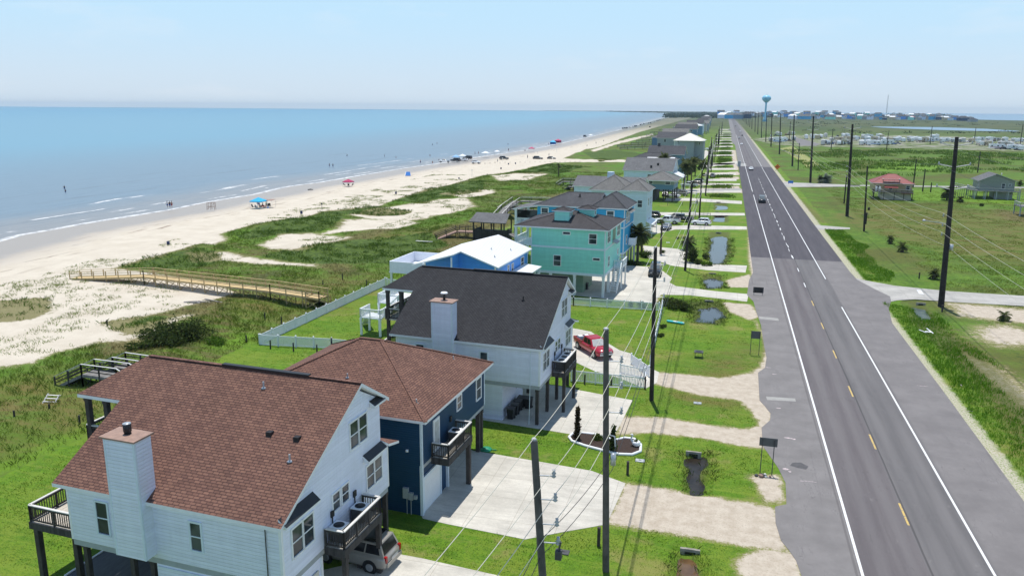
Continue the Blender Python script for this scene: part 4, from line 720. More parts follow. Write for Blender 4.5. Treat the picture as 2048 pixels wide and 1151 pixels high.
r=MB(); r.slab([(-16.5,-.5,6.6),(.3,-.5,6.6),(.3,7.5,10.45),(-16.5,7.5,10.45)],.15,0,1); r.slab([(-16.5,7.5,10.45),(.3,7.5,10.45),(.3,15.5,6.6),(-16.5,15.5,6.6)],.15,0,1); r.build('roof',['grey_shingle','trim'],HI)
for x,y in ((-7.2,1.6),(-5.2,3.2)): b=MB(); b.box(x-.3,x+.3,y-.3,y+.3,7.4+y*.45-.6,7.4+y*.45+.2); b.build('roof_vent','black',HI)
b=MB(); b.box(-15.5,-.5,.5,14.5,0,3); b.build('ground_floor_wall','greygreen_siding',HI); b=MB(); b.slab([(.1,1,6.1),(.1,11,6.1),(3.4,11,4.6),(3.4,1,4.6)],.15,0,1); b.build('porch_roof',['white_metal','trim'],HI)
for y in (1.3,10.7): post(HI,3.2,y,0,4.5,.2,'wpost')
window(HI,'-y',-3,4,1.,1.4,0); window(HI,'-y',-8,4,1.,1.4,0)
HJ=house(-34.5,290,'twin_grey_roof_house','grey hipped house with a pale metal roof strip behind the long grey roof')
b=MB(); b.box(-16,0,0,9,0,8.6); b.build('wall','grey_siding',HJ); hip(HJ,-16,0,0,9,8.6,2.2,'dgrey_shingle',.6); b=MB(); b.slab([(-10.5,-1.4,8.7),(0,-1.4,8.9),(0,.9,9.5),(-10,.9,9.4)],.15); b.build('porch_roof','white_metal',HJ); window(HJ,'+x',3,5,1.2,1.5,0)
HJ2=house(-34.5,318,'tall_grey_roof_house','grey house with steep gable roof and dark chimney, left of the utility poles')
b=MB(); b.extr([(-14,y,z) for y,z in ((0,0),(0,9),(5,12),(10,9),(10,0))],(14,0,0)); b.build('wall','slate_siding',HJ2); r=MB(); r.slab([(-14.5,-.5,9),(.4,-.5,9),(.4,5,12.3),(-14.5,5,12.3)],.15,0,1); r.slab([(-14.5,5,12.3),(.4,5,12.3),(.4,10.5,9),(-14.5,10.5,9)],.15,0,1); r.build('roof',['dgrey_shingle','trim'],HJ2); b=MB(); b.box(-11,-10,4.5,5.5,11,13.2); b.build('chimney','dgrey',HJ2); window(HJ2,'+x',4,6,1.2,1.5,0)
HK=house(-37,430,'tall_cream_roof_house','tall grey house with cream and rust hipped metal roof')
b=MB(); b.box(-12,-4.5,0,12,0,10.2); b.box(-4.5,0,3,14,0,10.2); b.build('wall','grey_siding',HK); hip(HK,-15,0,-.5,14,10.4,3.7,'cream_metal',.6,tr='trim')
b=MB(); b.box(-15,-12.02,0,12,5,5.3); b.box(-15,-12.02,0,12,7.2,7.5); b.build('porch_floor','trim',HK)
for y in (.3,6,11.5): post(HK,-14.8,y,0,10.2,.3,'wpost')
window(HK,'-y',-11,4.6,2.2,1.8,0); window(HK,'+x',8,6.5,1.6,2,0); window(HK,'-y',-2.4,8.2,.9,1.2,3)
# generic stilt houses further along the shore road
WALLS=['pale_siding','sky_siding','slate_siding','grey_siding','beige_siding','mint_siding','white_siding','greygreen_siding','tan_siding','navy_siding']; ROOFS=['grey_shingle','dgrey_shingle','weath_shingle','white_metal','cream_metal','char_shingle']
def far_house(w,d,h,wall,roof,kind,loc,rz,label,group,base=2.8):
    t=thing('stilt_house',label,'house',loc,rz,group)
    b=MB(); b.box(-w/2,w/2,-d/2,d/2,base,h); b.build('wall',wall,t)
    if kind=='hip': hip(t,-w/2,w/2,-d/2,d/2,h+.02,w*.17,roof,.6)
    else:
        r=MB(); rz_=h+w*.22
        r.slab([(-w/2-.4,-d/2-.5,h),(w/2+.4,-d/2-.5,h),(w/2+.4,0,rz_),(-w/2-.4,0,rz_)],.15,0,1); r.slab([(-w/2-.4,0,rz_),(w/2+.4,0,rz_),(w/2+.4,d/2+.5,h),(-w/2-.4,d/2+.5,h)],.15,0,1); r.build('roof',[roof,'trim'],t)
        g=MB(); g.extr([(w/2-.2,-d/2,h),(w/2-.2,d/2,h),(w/2-.2,0,rz_-.2)],(.19,0,0)); g.extr([(-w/2+.01,-d/2,h),(-w/2+.01,d/2,h),(-w/2+.01,0,rz_-.2)],(.19,0,0)); g.build('gable',wall,t)
    for x in (-w/2+.3,0,w/2-.3):
        for y in (-d/2+.3,d/2-.3): post(t,x,y,0,base,.35,'gtrim')
    for y in (-d/4,d/4-.6): window(t,'+x',y,h-2.1,1.2,1.4,w/2)
    for x in (-w/4,w/4-.6): window(t,'-y',x,h-2.1,1.2,1.4,-d/2)
    b=MB(); b.box(-w/2-2,-w/2-.02,-d/2,d/2,base,base+.2); b.build('deck_floor','gwood',t); return t
for i in range(30):
    v=466+i*(20+i*.9); u=-29-random.uniform(0,6)-max(0,v-1000)*.015; wl=('grey_siding','slate_siding','pale_siding','greygreen_siding','beige_siding')[i%5]; rf=('dgrey_shingle','grey_shingle','char_shingle','weath_shingle','dgrey_shingle','white_metal')[i%6]
    far_house(random.uniform(12,17),random.uniform(10,14),random.uniform(8.5,13),wl,rf,'hip' if i%3 else 'gable',(u,v,0),A3*.5,'%s house along the beach side of the road beyond the cream-roofed house'%(['first',*ORD[1:],'twenty-first','twenty-second','twenty-third','twenty-fourth','twenty-fifth','twenty-sixth','twenty-seventh','twenty-eighth','twenty-ninth','thirtieth'][i]),'houses far along the beach side of the road')
# ------------------------------------------------------------------ right hand side houses
RH=thing('red_roof_house','yellow house with red metal hipped roof and rooftop balcony in the green field','house',(50.3,266,0),A3); RH.scale=(.74,.74,.76)
b=MB(); b.box(-7.5,7.2,-5,7,3.2,6.4); b.build('wall','tan_siding',RH); hip(RH,-7.5,7.2,-5,7,6.5,3.4,'red_metal',.9)
b=MB(); b.box(-4.,7,-6.3,6.8,0,3.15); b.build('ground_floor_wall','beige_siding',RH); b=MB(); b.box(-7.6,7.4,-8.,-5.02,3.1,3.3); b.build('deck_floor','gwood',RH); railing(RH,[(-7.5,-5.1),(-7.5,-7.9),(7.3,-7.9),(7.3,-5.1)],3.3,1.,'dpost','lcap',.5,2)
for x in (-7.4,-3.5,.5,4,7.2): post(RH,x,-7.8,0,3.1,.25)
b=MB(); b.box(-4,2.4,-5.8,-3,6.9,7.05); b.build('balcony_floor','gwood',RH); railing(RH,[(-4,-3.),(-4,-5.7),(2.3,-5.7),(2.3,-3)],7.05,1.1,'dpost','trim',.4,2); b=MB(); b.slab([(-3.4,-7.4,4.9),(-3.4,-5.05,5.5),(1.8,-5.05,5.5),(1.8,-7.4,4.9)],.1); b.build('awning','red_metal',RH); b=MB(); b.bar((2.6,-6.2,7.),(6.2,-6.4,3.3),1.,.12); b.build('stair','gwood',RH)
for x,y in ((-6.4,3.9),(-1.5,3.9),(5.,4.2)): window(RH,'-y',x,y,1.3,1.5,-5)
b=MB(); b.slab([(3,-8.3,2.9),(7.6,-8.3,2.9),(7.6,-6.35,3.05),(3,-6.35,3.05)],.08); b.build('lower_awning','red_metal',RH)
for x in (-6.5,-5.2): b=MB(); b.box(x-.35,x+.35,-7.4,-6.9,3.35,5.2); b.build('porch_chair','trim',RH)
GH=thing('grey_stilt_house','grey gabled house on stilts with a long entry ramp, at the far right','house',(81.5,279,0),A3); GH.scale=(.8,.8,.82)
b=MB(); b.extr([(x,-6,z) for x,z in ((-5,3.2),(-5,6.9),(0,9.2),(6.8,6.9),(6.8,3.2))],(0,12,0)); b.build('wall','greygreen_siding',GH)
r=MB(); r.slab([(-5.9,-6.7,6.7),(.2,-6.7,9.5),(.2,6.6,9.5),(-5.9,6.6,6.7)],.18,0,1); r.slab([(.2,-6.7,9.5),(7.6,-6.7,6.8),(7.6,6.6,6.8),(.2,6.6,9.5)],.18,0,1); r.build('roof',['grey_shingle','gtrim'],GH)
b=MB(); b.box(-7,8.6,-8.4,-6.02,3.,3.2); b.box(-6.9,-5.02,-6,6,3,3.2); b.build('deck_floor','gwood',GH); railing(GH,[(-6.9,5.9),(-6.9,-8.3),(8.5,-8.3),(8.5,-6.1)],3.2,1.,'gtrim','lcap',.4,2)
b=MB(); b.box(1.2,6.6,-5.8,5.8,0,2.98); b.build('ground_floor_wall','greygreen_siding',GH)
for x in (-6.8,-3.2,.5,4.5,8.4):
    for y in (-8.2,-5.8,5.8): post(GH,x,y,0,2.99,.3,'gtrim')
b=MB(); b.bar((-7,-4.5,3.15),(-11,6,5.0),1.6,.12); 
b=MB(); b.bar((-7.2,-7.4,3.1),(-13.6,-3.4,4.6),1.7,.14); [b.bar((-7.5-i*.65,-7.2+i*.4,0),(-7.5-i*.65,-7.2+i*.4,3.1+i*.15),.16) for i in range(10)]; b.build('ramp','gwood',GH); railing(GH,[(-7.2,-8.2,3.15),(-13.9,-4.2,4.65)],0,1.,'gtrim','lcap',.4,2,name='ramp_railing')
window(GH,'-y',2.4,4.,1.1,1.9,-6); window(GH,'-y',4.8,5.,.7,.8,-6); 
for y in (-4.5,-2.2): window(GH,'-x',y,4.,1.,1.9,-5)
b=MB(); b.lathe([(.15,0),(.15,.8)],(3.5,1,8.6),8); b.build('vent_pipe','trim',GH)
ED=thing('deck_platform','weathered timber deck platform on posts at the right edge of the field','deck',(*at(2046,432)[:2],0),A3)
b=MB(); b.box(-1.2,6,-1,5,2.4,2.55); b.build('deck_floor','gwood',ED); railing(ED,[(-1.1,4.9),(-1.1,-.9),(5.9,-.9)],2.55,1.,'gtrim','lcap',.4,2)
for x in (-1,1.5,4): [post(ED,x,y,0,2.4,.25,'gtrim') for y in (-.8,4.8)]
# ------------------------------------------------------------------ water tower
WT=thing('water_tower','pale blue single pedestal water tower on the horizon','water tower',(84,1990,0)); k=1990/1500.
b=MB(); b.lathe([(4.6*k,0),(2.9*k,5*k),(1.7*k,9*k),(1.5*k,30*k),(2.1*k,33*k)],n=24); b.build('pedestal','tower',WT)
b=MB(); b.lathe([(2.1*k,33*k),(5.4*k,36*k),(7.6*k,38.4*k),(7.9*k,39.6*k)],n=32); b.build('tank_underside','tower',WT)
b=MB(); b.lathe([(7.9*k,39.6*k),(7.7*k,41.6*k),(6.3*k,44*k),(3.4*k,45.6*k),(.3,46.2*k)],n=32); b.build('tank_top','tower',WT); b=MB(); b.tube([(0,0,46*k),(0,0,48.5*k)],.25,6); b.build('aerial','steel',WT)
MA=thing('radio_mast','thin lattice radio mast on the horizon right of the water tower','mast',at(1771,241)); d_=math.hypot(*at(1771,241)[:2]); hm=44*d_/1560
b=MB(); 
for a in range(3): b.bar((1.2*math.cos(a*2.1),1.2*math.sin(a*2.1),0),(.7*math.cos(a*2.1),.7*math.sin(a*2.1),hm),.45)
[b.bar((1.1*math.cos(i*2.1),1.1*math.sin(i*2.1),i*4),(1.1*math.cos(i*2.1+2.1),1.1*math.sin(i*2.1+2.1),i*4+4),.3) for i in range(int(hm/4))]
b.build('lattice','steel',MA)
# ------------------------------------------------------------------ utility poles and wires
def arm(P,p,q,mat='steel',ins=True,r=.05):
    b=MB(); b.tube([p,q],r,6); o=b.build('insulator_arm',mat,P)
    if ins: c=MB(); c.lathe([(.04,-.1),(.12,-.02),(.05,.06),(.12,.14),(.05,.22),(.09,.32)],q,8); c.build('insulator','insul',o)
    return o
def pole(name,label,base,h,top_dx,r0=.27,r1=.19,mat='pole',group=None,top_dy=0.,cat='utility pole'):
    t=thing(name,label,cat,base,0,group); b=MB(); n=5
    b.tube([(top_dx*i/n,top_dy*i/n,-.3+(h+.3)*i/n) for i in range(n+1)],[r0+(r1-r0)*i/n for i in range(n+1)],12); b.build('shaft',mat,t); return t
RP=[]
hy=[117.7,216.1,315,406.9,514.8,622.5,714.8,817.9,927.2,1034.9,1190,1320,1450,1600,1750,1920,2100]
for i,y in enumerate(hy):
    x=at(1882,612)[0] if i==0 else 31.2+ (y-216)*.0022; h=23.2+(i>1)*1.2; dx=-.82-.1*min(i,3)
    t=pole('transmission_pole','%s very tall dark transmission pole on the right side of the road'%(ORD[i]),(x,y,0),h,dx,.42,.24,group='transmission poles on the right of the road'); RP.append((x,y,h,dx))
    for z in (19.2,22.,16.2): 
        q=dx*z/h
        for s in (-1,1): arm(t,(q,0,z),(q+s*1.9,0,z+.38),'lcap',True,.07) if (i<9 and (z>16.5 or i==0)) else None
    if i<4:
        for z in (12.6,11.3,10.0): arm(t,(dx*z/h,0,z-.1),(dx*z/h-.75,0,z),'dpost',True,.04)
        if i==0: b=MB(); b.lathe([(.28,0),(.28,.75)],(dx*8.2/h+.55,0,8.),12); b.build('transformer','steel',t); b=MB(); b.tube([(dx*11.5/h,0,11.5),(dx-2.6,0,11.9)],.05,6); b.lathe([(.2,0),(.22,.15),(.1,.25)],(dx-2.7,0,11.8),8); b.build('street_light','steel',t)
MP=[(at(1728,462),14.5,-.75),(at(1596,340),12.1,-.4)]
for i,(p,h,dx) in enumerate(MP):
    t=pole('timber_pole',('dark timber utility pole with guy fittings right of the second transmission pole','thin timber pole beside the orange road sign')[i],p,h,dx,.22,.15,group='small timber poles')
    b=MB(); b.bar((-.7,0,3.6),(.7,0,3.9),.12) if i==0 else b.bar((-.4,0,h-1),(.4,0,h-1),.1); b.build('cross_arm','gwood',t)
    if i==0: b=MB(); b.box(-.3,.3,-.3,.3,1.6,4.2); b.lathe([(.25,0),(.25,.6)],(.5,0,4.8),8); b.build('equipment_box','pole',t)
for i,(b_,tp) in enumerate((((1826,375),(1833,318)),((1845,383),(1849,338)),((1861,384),(1863,365)),((1955,345),(1958,303)),((1688,406),(1712,350)),((1773,300),(1776,265)),((1860,289),(1861,252)),((1948,285),(1951,255)),((1662,300),(1664,258)),((1578,283),(1580,243)),((2040,290),(2043,250)))):
    g=at(*b_); T=atY(*tp,g[1]); pole('field_pole',('pole right of the red-roofed house','second pole right of the red-roofed house','short lamp post right of the red-roofed house','pole behind the grey stilt house','thick leaning post left of the red-roofed house','pole in the middle of the trailer park','pole behind the white motorhomes','pole near the right end of the trailer park','pole left of the middle of the trailer park','pole at the left end of the trailer park','pole at the far right end of the trailer park')[i],g,T[2],0.,.16+g[1]*.0002,.12+g[1]*.00015,group='small poles on the field side')
# left side of the road
LP=[(at(1212,1140),14.7,-.5),(at(1303,800),14.45,-.32),(at(1370,541),15.,.35),((-5.4,199.3,0),12.,0.),((-5.4,253.9,0),15.3,.2),((-5.8,293,0),17.,.5)]
LP+=[((-5.2-random.uniform(0,1.5),y,0),random.uniform(11,15),random.uniform(-.2,.2)) for y in (318,335,352,372,392,418,443,470,500,530,565,600,645,690,740,790,900,1020)]
for i,(p,h,dx) in enumerate(LP):
    t=pole('roadside_pole','%s timber pole on the house side of the road, %s'%((ORD+['twenty-first','twenty-second','twenty-third','twenty-fourth'])[i],('standing beside the mulch bed','beside the white gate','leaning over the pond lawn')[i] if i<3 else 'beyond the leaning one'),p,h,dx,.21,.15,'poleg' if i<1 else 'pole',group='timber poles on the house side of the road')
    zs=(12.9,11.4,9.9) if i<3 else (h-1.2,h-2.6)
    for z in zs: arm(t,(dx*z/h,0,z),(dx*z/h+.85,0,z+.06),'steel',True,.035)
    if i==0:
        b=MB(); b.lathe([(.15,0),(.15,.7)],(.2,-.28,6.9),10); b.build('transformer','steel',t); b=MB(); b.tube([(dx+.2,0,8.6),(dx+.7,0,8.5),(dx+.75,0,7.9)],.04,6); b.build('fuse_arm','steel',t)
    b=MB(); b.lathe([(.12,0),(.16,.06),(.1,.12)],(dx,0,h),8); b.build('pole_top','insul',t)
P1b=at(1085,1140,4.9); P1t=at(1068,881,11.2); s_=(P1t[0]-P1b[0])/(P1t[2]-P1b[2]); sy_=(P1t[1]-P1b[1])/(P1t[2]-P1b[2]); P0=(P1b[0]-s_*4.9,P1b[1]-sy_*4.9,0)
t=pole('roadside_pole','leaning timber pole closest to the camera, rising in front of the concrete drive',P0,11.2,P1t[0]-P0[0],.2,.17,'poleg',group='timber poles on the house side of the road',top_dy=P1t[1]-P0[1])
for z in (9.55,8.4,7.2,6.3): q=(s_*z,sy_*z,z); arm(t,q,(q[0]+.85,q[1],z+.08),'steel',True,.035)
b=MB(); q=(s_*5.9+.85,sy_*5.9,5.6); b.box(q[0]-.15,q[0]+.15,q[1]-.15,q[1]+.15,q[2],q[2]+.45); b.tube([(q[0],q[1],q[2]+.4),(q[0]+.1,q[1],q[2]+.9)],.05,6); b.build('switch_gear','dgrey',t); b=MB(); b.lathe([(.1,0),(.14,.08),(.08,.16)],(P1t[0]-P0[0],P1t[1]-P0[1],11.2),8); b.build('pole_top','insul',t)
def wire(pts,sag,label,r=.018,name='overhead_wire',group='overhead power lines',mat='wire'):
    path=[]
    for p,q in zip(pts[:-1],pts[1:]):
        n=14
        for k in range(n+(q is pts[-1])): f=k/n; path.append((p[0]+(q[0]-p[0])*f,p[1]+(q[1]-p[1])*f,p[2]+(q[2]-p[2])*f-sag*4*f*(1-f)))
    b=MB(); b.tube(path,r,6,caps=False); return tag(b.build(name,mat,uv=False),label,'wire',group)
def topof(i,z,off=.85): p,h,dx=LP[i]; return (p[0]+dx*z/h+off,p[1],z+.35)
def p1(z,off=.85): return (P0[0]+s_*z+off,P0[1]+sy_*z,z+.4)
n_=9
wire([(P0[0]-3.5,P0[1]-22,11.5),(P1t[0],P1t[1],11.35)]+[(LP[i][0][0]+LP[i][2],LP[i][0][1],LP[i][1]+.1) for i in range(n_)],.45,'topmost overhead wire along the house side of the road')
for k,(za,zb) in enumerate(((9.55,12.9),(8.4,11.4),(7.2,9.9))): wire([(p1(za)[0]-3.5,P0[1]-22,za+.2),p1(za)]+[topof(i,(zb if i<3 else LP[i][1]-1.2-k*.9)) for i in range(n_)],.5,('second wire from the top','third wire from the top','lowest bright wire')[k]+' along the house side of the road')
for k,z in enumerate((6.5,5.6)): wire([(P0[0]-2,P0[1]-22,z-1),(P0[0]+s_*6,P0[1]+sy_*6,z)]+[(LP[i][0][0]+.15,LP[i][0][1],z+.9) for i in range(n_)],.35,('upper','lower')[k]+' thin dark cable along the house side of the road',.018,mat='black')
for k,(z,off) in enumerate(((12.7,-.78),(11.4,-.78),(10.1,-.78),(8.,.3))):
    wire([(29.3,20,z+1),]+[(x+dx*z/h+off,y,z+.3) for x,y,h,dx in RP[:8]],1.3,('upper','middle','third','lowest')[k]+' bright distribution wire along the right side poles',.016)
for k,(z,s) in enumerate(((19.6,-1.9),(19.6,1.9),(22.4,-1.9),(22.4,1.9))): wire([(29.5+s,18,z+1.5)]+[(x+dx*z/h+s,y,z) for x,y,h,dx in RP[:8]],2.,('left lower','right lower','left upper','right upper')[k]+' thin transmission wire on the tall pole arms',.013,mat='dgrey')
# ------------------------------------------------------------------ vehicles
def body_loft(b,st,mi=0):
    vs=[];fs=[];n=10
    for x,zb,zs,zt,w in st:
        ring=[(w*.90,zb),(w*.985,zb+.14),(w,(zb+zs)/2),(w,zs),(w*.93,zt),]; ring=ring+[(-y,z) for y,z in ring[::-1]]
        vs+=[(x,y,z) for y,z in ring]
    for i in range(len(st)-1):
        for k in range(n): fs.append((i*n+k,(i+1)*n+k,(i+1)*n+(k+1)%n,i*n+(k+1)%n))
    fs.append(tuple(range(n))); fs.append(tuple(range((len(st)-1)*n,len(st)*n))[::-1]); b.add(vs,fs,mi,True)
def quad_in(b,P,a0,a1,c0,c1,off,mi=0):   # patch inside the quad P (bottom l, bottom r, top r, top l)
    P=[Vector(p) for p in P]; f=lambda a,c:(P[0]*(1-a)+P[1]*a)*(1-c)+(P[3]*(1-a)+P[2]*a)*c
    n=(P[1]-P[0]).cross(P[3]-P[0]).normalized()*off; q=[f(a0,c0)+n,f(a1,c0)+n,f(a1,c1)+n,f(a0,c1)+n]; b.add(q,[(0,1,2,3)],mi)
SPEC=dict(
 suv=dict(L=5.1,w=1.0,st=[(-2.55,.55,.85,1.0,.86),(-2.45,.4,.9,1.12,.96),(-1.9,.34,.95,1.16,1.0),(1.0,.32,.95,1.14,1.0),(1.2,.32,.93,1.12,1.0),(2.2,.36,.88,1.04,.97),(2.5,.42,.8,.96,.9),(2.58,.5,.72,.85,.82)],cab=(-2.42,1.25,-2.1,.35,1.12,1.86,.93,.76),ax=(-1.5,1.5),r=.39),
 car=dict(L=4.6,w=.9,st=[(-2.3,.5,.72,.86,.76),(-2.15,.34,.8,.98,.86),(-1.3,.28,.82,1.0,.9),(.9,.27,.8,.97,.9),(1.6,.3,.74,.88,.88),(2.15,.34,.66,.76,.82),(2.3,.42,.6,.68,.72)],cab=(-1.75,1.1,-1.0,.3,.98,1.43,.84,.64),ax=(-1.35,1.4),r=.33),
 cross=dict(L=4.55,w=.92,st=[(-2.25,.55,.85,1.0,.8),(-2.1,.38,.9,1.1,.9),(-1.3,.32,.92,1.13,.92),(1.0,.31,.9,1.08,.92),(1.7,.35,.84,1.0,.9),(2.1,.38,.76,.9,.84),(2.25,.46,.7,.8,.76)],cab=(-2.05,1.1,-1.55,.25,1.1,1.66,.86,.66),ax=(-1.3,1.35),r=.36),
 pickup=dict(L=5.9,w=1.0,st=[(-2.95,.6,.95,1.08,.94),(-2.85,.5,1.0,1.14,.99),(-1.6,.45,1.0,1.15,1.0),(-.75,.42,1.0,1.15,1.0),(1.2,.4,1.0,1.17,1.0),(1.4,.4,.99,1.16,1.0),(2.6,.44,.95,1.1,.97),(2.85,.5,.86,1.02,.92),(2.95,.58,.78,.9,.86)],cab=(-.85,1.5,-.7,.75,1.14,1.86,.94,.76),ax=(-1.85,1.9),r=.42))
def vehicle(kind,color,loc,rz,label,group=None,name=None,rack=False,shade=False,tool=False):
    S=SPEC[kind]; t=thing(name or dict(suv='sport_utility_car',car='saloon_car',cross='small_crossover_car',pickup='pickup_truck')[kind],label,'pickup' if kind=='pickup' else 'car',loc,rz,group)
    pm='car_'+color; b=MB(); body_loft(b,S['st']); xa,xd,xb,xc,z0,z1,wb,wt=S['cab']; z0-=.04
    # cabin shell: bulged roof
    cs=[(xa,z0,wb),(xb,z1-.06,wt+.03),(xc,z1-.06,wt+.03),(xd,z0,wb)]
    B=[(xa,-wb,z0),(xd,-wb,z0),(xd,wb,z0),(xa,wb,z0)]; T=[(xb,-wt,z1),(xc,-wt,z1),(xc,wt,z1),(xb,wt,z1)]
    xm=(xb+xc)/2; C_=[(xb+.15,-wt+.12,z1+.05),(xc-.15,-wt+.12,z1+.05),(xc-.15,wt-.12,z1+.05),(xb+.15,wt-.12,z1+.05)]
    b.add(B+T+C_,[(0,1,5,4),(1,2,6,5),(2,3,7,6),(3,0,4,7),(4,5,9,8),(5,6,10,9),(6,7,11,10),(7,4,8,11),(8,9,10,11)],0,False)
    if kind=='pickup':
        b.box(-2.82,-.95,-.86,.86,1.152,1.158,1)   # dark bed lining
        for y0,y1 in ((-.99,-.87),(.87,.99)): b.box(-2.9,-.9,y0,y1,1.12,1.24)
        b.box(-2.93,-2.83,-.87,.87,1.12,1.24)
    for x in S['ax']:
        for s in (-1,1):
            yy=s*(S['w']*.995); arch=[(x+(S['r']+.09)*math.cos(a),yy,S['r']+(S['r']+.09)*math.sin(a)) for a in np.linspace(0,2*math.pi,17)[:-1]]; b.add([(p[0],p[1]+s*.012,p[2]) for p in arch],[tuple(range(16)) if s<0 else tuple(range(16))[::-1]],1)
    body=b.build('body',[pm,'black'],t,uv=False)
    side=[(xa,-wb,z0),(xd,-wb,z0),(xc,-wt,z1),(xb,-wt,z1)]; sid2=[(xd,wb,z0),(xa,wb,z0),(xb,wt,z1),(xc,wt,z1)]
    cuts=((.06,.34),(.37,.66),(.69,.93)) if kind in('suv','cross') else ((.1,.47),(.51,.9))
    for Q,fl in ((side,0),(sid2,1)):
        for a0,a1 in cuts:
            g=MB(); aa=(a0,a1) if not fl else (1-a1,1-a0); quad_in(g,Q,aa[0],aa[1],.2,.88,.012); g.build('side_window','tint',t,uv=False)
    g=MB(); quad_in(g,[(xd,-wb,z0),(xd,wb,z0),(xc,wt,z1),(xc,-wt,z1)],.07,.93,.12,.92,.014); g.build('windscreen','blind' if shade else 'wglass',t,uv=False)
    g=MB(); quad_in(g,[(xa,wb,z0),(xa,-wb,z0),(xb,-wt,z1),(xb,wt,z1)],.08,.92,.16,.9,.014); g.build('rear_window','tint',t,uv=False)
    for x in S['ax']:
        for s in (-1,1):
            y=s*S['w']; b=MB(); r=S['r']; b.tube([(x,y-s*.24,r),(x,y-s*.03,r),(x,y+s*.03,r)],[r,r,r*.93],18,0); wq=b.build('wheel','rubber',t,uv=False)
            c=MB(); c.tube([(x,y+s*.02,r),(x,y+s*.045,r)],[r*.64,r*.6],12); c.build('rim','rim',wq,uv=False)
    f=S['st'][-1]; rr=S['st'][0]
    for s in (-1,1):
        c=MB(); c.box(f[0]-.16,f[0]+.0,s*f[4]*.62-.16,s*f[4]*.62+.16,f[2]-.02,f[2]+.15); c.build('headlight','lampclear',t,uv=False)
        c=MB(); c.box(rr[0]-.02,rr[0]+.14,s*rr[4]*.93-.09,s*rr[4]*.93+.09,rr[2]-.05,rr[2]+.32); c.build('tail_light','lampred',t,uv=False)
        c=MB(); c.box(xc+.25,xc+.42,s*(wb+.02),s*(wb+.24),z0+.04,z0+.2); c.build('wing_mirror',pm,t,uv=False)
    c=MB(); c.box(f[0]-.1,f[0]+.06,-f[4]*.9,f[4]*.9,f[1]-.04,f[1]+.16); c.build('front_bumper','dgrey' if kind!='pickup' else 'steel',t,uv=False)
    c=MB(); c.box(rr[0]-.08,rr[0]+.06,-rr[4]*.98,rr[4]*.98,rr[1]-.06,rr[1]+.17); c.build('rear_bumper',pm if kind!='pickup' else 'steel',t,uv=False)
    c=MB(); c.box(f[0]-.03,f[0]+.02,-f[4]*.5,f[4]*.5,f[1]+.2,f[2]+.05); c.build('grille','black',t,uv=False)
    if rack:
        c=MB(); c.box(xb+.42,xc-.05,-wt+.02,wt-.02,z1+.052,z1+.06); [c.bar((xb+.2,s*(wt-.06),z1+.12),(xc-.05,s*(wt-.06),z1+.12),.05) for s in (-1,1)]; c.build('roof_rack','tint',t,uv=False)
        c=MB(); c.add([(rr[0]-.085,-.35,.8),(rr[0]-.085,.35,.8),(rr[0]-.085,.35,.96),(rr[0]-.085,-.35,.96)],[(0,3,2,1)]); c.build('number_plate','lcap',t,uv=False)
    if tool:
        for y in (-.45,.35): c=MB(); c.box(-2.5,-1.9,y-.25,y+.25,1.16,1.42); c.build('load_crate','trim',t,uv=False)
    return t
X180=math.pi
vehicle('suv','silver',W(-22.05,37.05),A3+X180-.04,'silver grey sport utility car with dark roof, parked nose-in under the near house balcony',rack=True)
p=at(1186,705); vehicle('pickup','red',(p[0],p[1],.03),math.radians(-52),'red pickup truck with white sunshade behind its windscreen on the curved drive',shade=True,tool=True)
PV=[('suv','black',(1310,549),-85,'black car parked behind the pole on the mint house driveway'),('car','navy',(1332,459),-95,'dark blue car on the lawn edge in front of the white pickup'),('pickup','white',(1335,447),175,'white pickup parked in front of the pale blue-white house'),('suv','black',(1300,437),180,'black sport utility car against the pale blue-white house'),('car','white',(1292,452),178,'white car half hidden by a palm at the pale blue-white house'),('car','silver',(1350,438),178,'pale car parked behind the white pickup'),('pickup','black',(1362,443),178,'black pickup with open bed behind the white pickup'),('cross','white',(1402,450),180,'white crossover car crossing the grass towards the road'),
 ('car','white',(1345,395),170,'white saloon beside the slate blue stilt house'),('cross','silver',(1362,391),170,'silver car parked right of the slate blue stilt house'),('pickup','white',(1378,374),178,'white pickup parked beyond the slate blue stilt house'),('suv','black',(1392,368),178,'black sport utility car beyond the white pickup'),('car','white',(1412,300),170,'white car beside the tall cream-roofed house'),('cross','grey',(1425,355),90,'grey car under the palms near the poles'),('car','black',(1330,392),95,'dark car under the slate blue stilt house')]
for k,c,px,deg,lab in PV: p=at(*px); vehicle(k,c,(p[0],p[1],.03),math.radians(deg)+A3,lab)
RV_=[('suv','black',(11.1,241),-90,'dark sport utility car driving towards the camera on the road, closest of the traffic'),('car','white',(11.4,372),-90,'white car driving on the road behind the dark sport utility car'),('car','white',(11.2,640),-90,'white car far down the road in the left lane'),('suv','grey',(11.0,780),-90,'grey car far down the road behind the white car'),('car','black',(15.,860),90,'black car far away in the right lane'),('car','white',(14.8,1010),90,'white car farthest away in the right lane'),('cross','black',(12,1350),-90,'tiny dark car where the road meets the town'),('car','silver',(2.5,1080),0,'pale car waiting at a far drive beside the road')]
for k,c,(x,y),deg,lab in RV_: vehicle(k,c,(x,y,.045),math.radians(deg),lab)
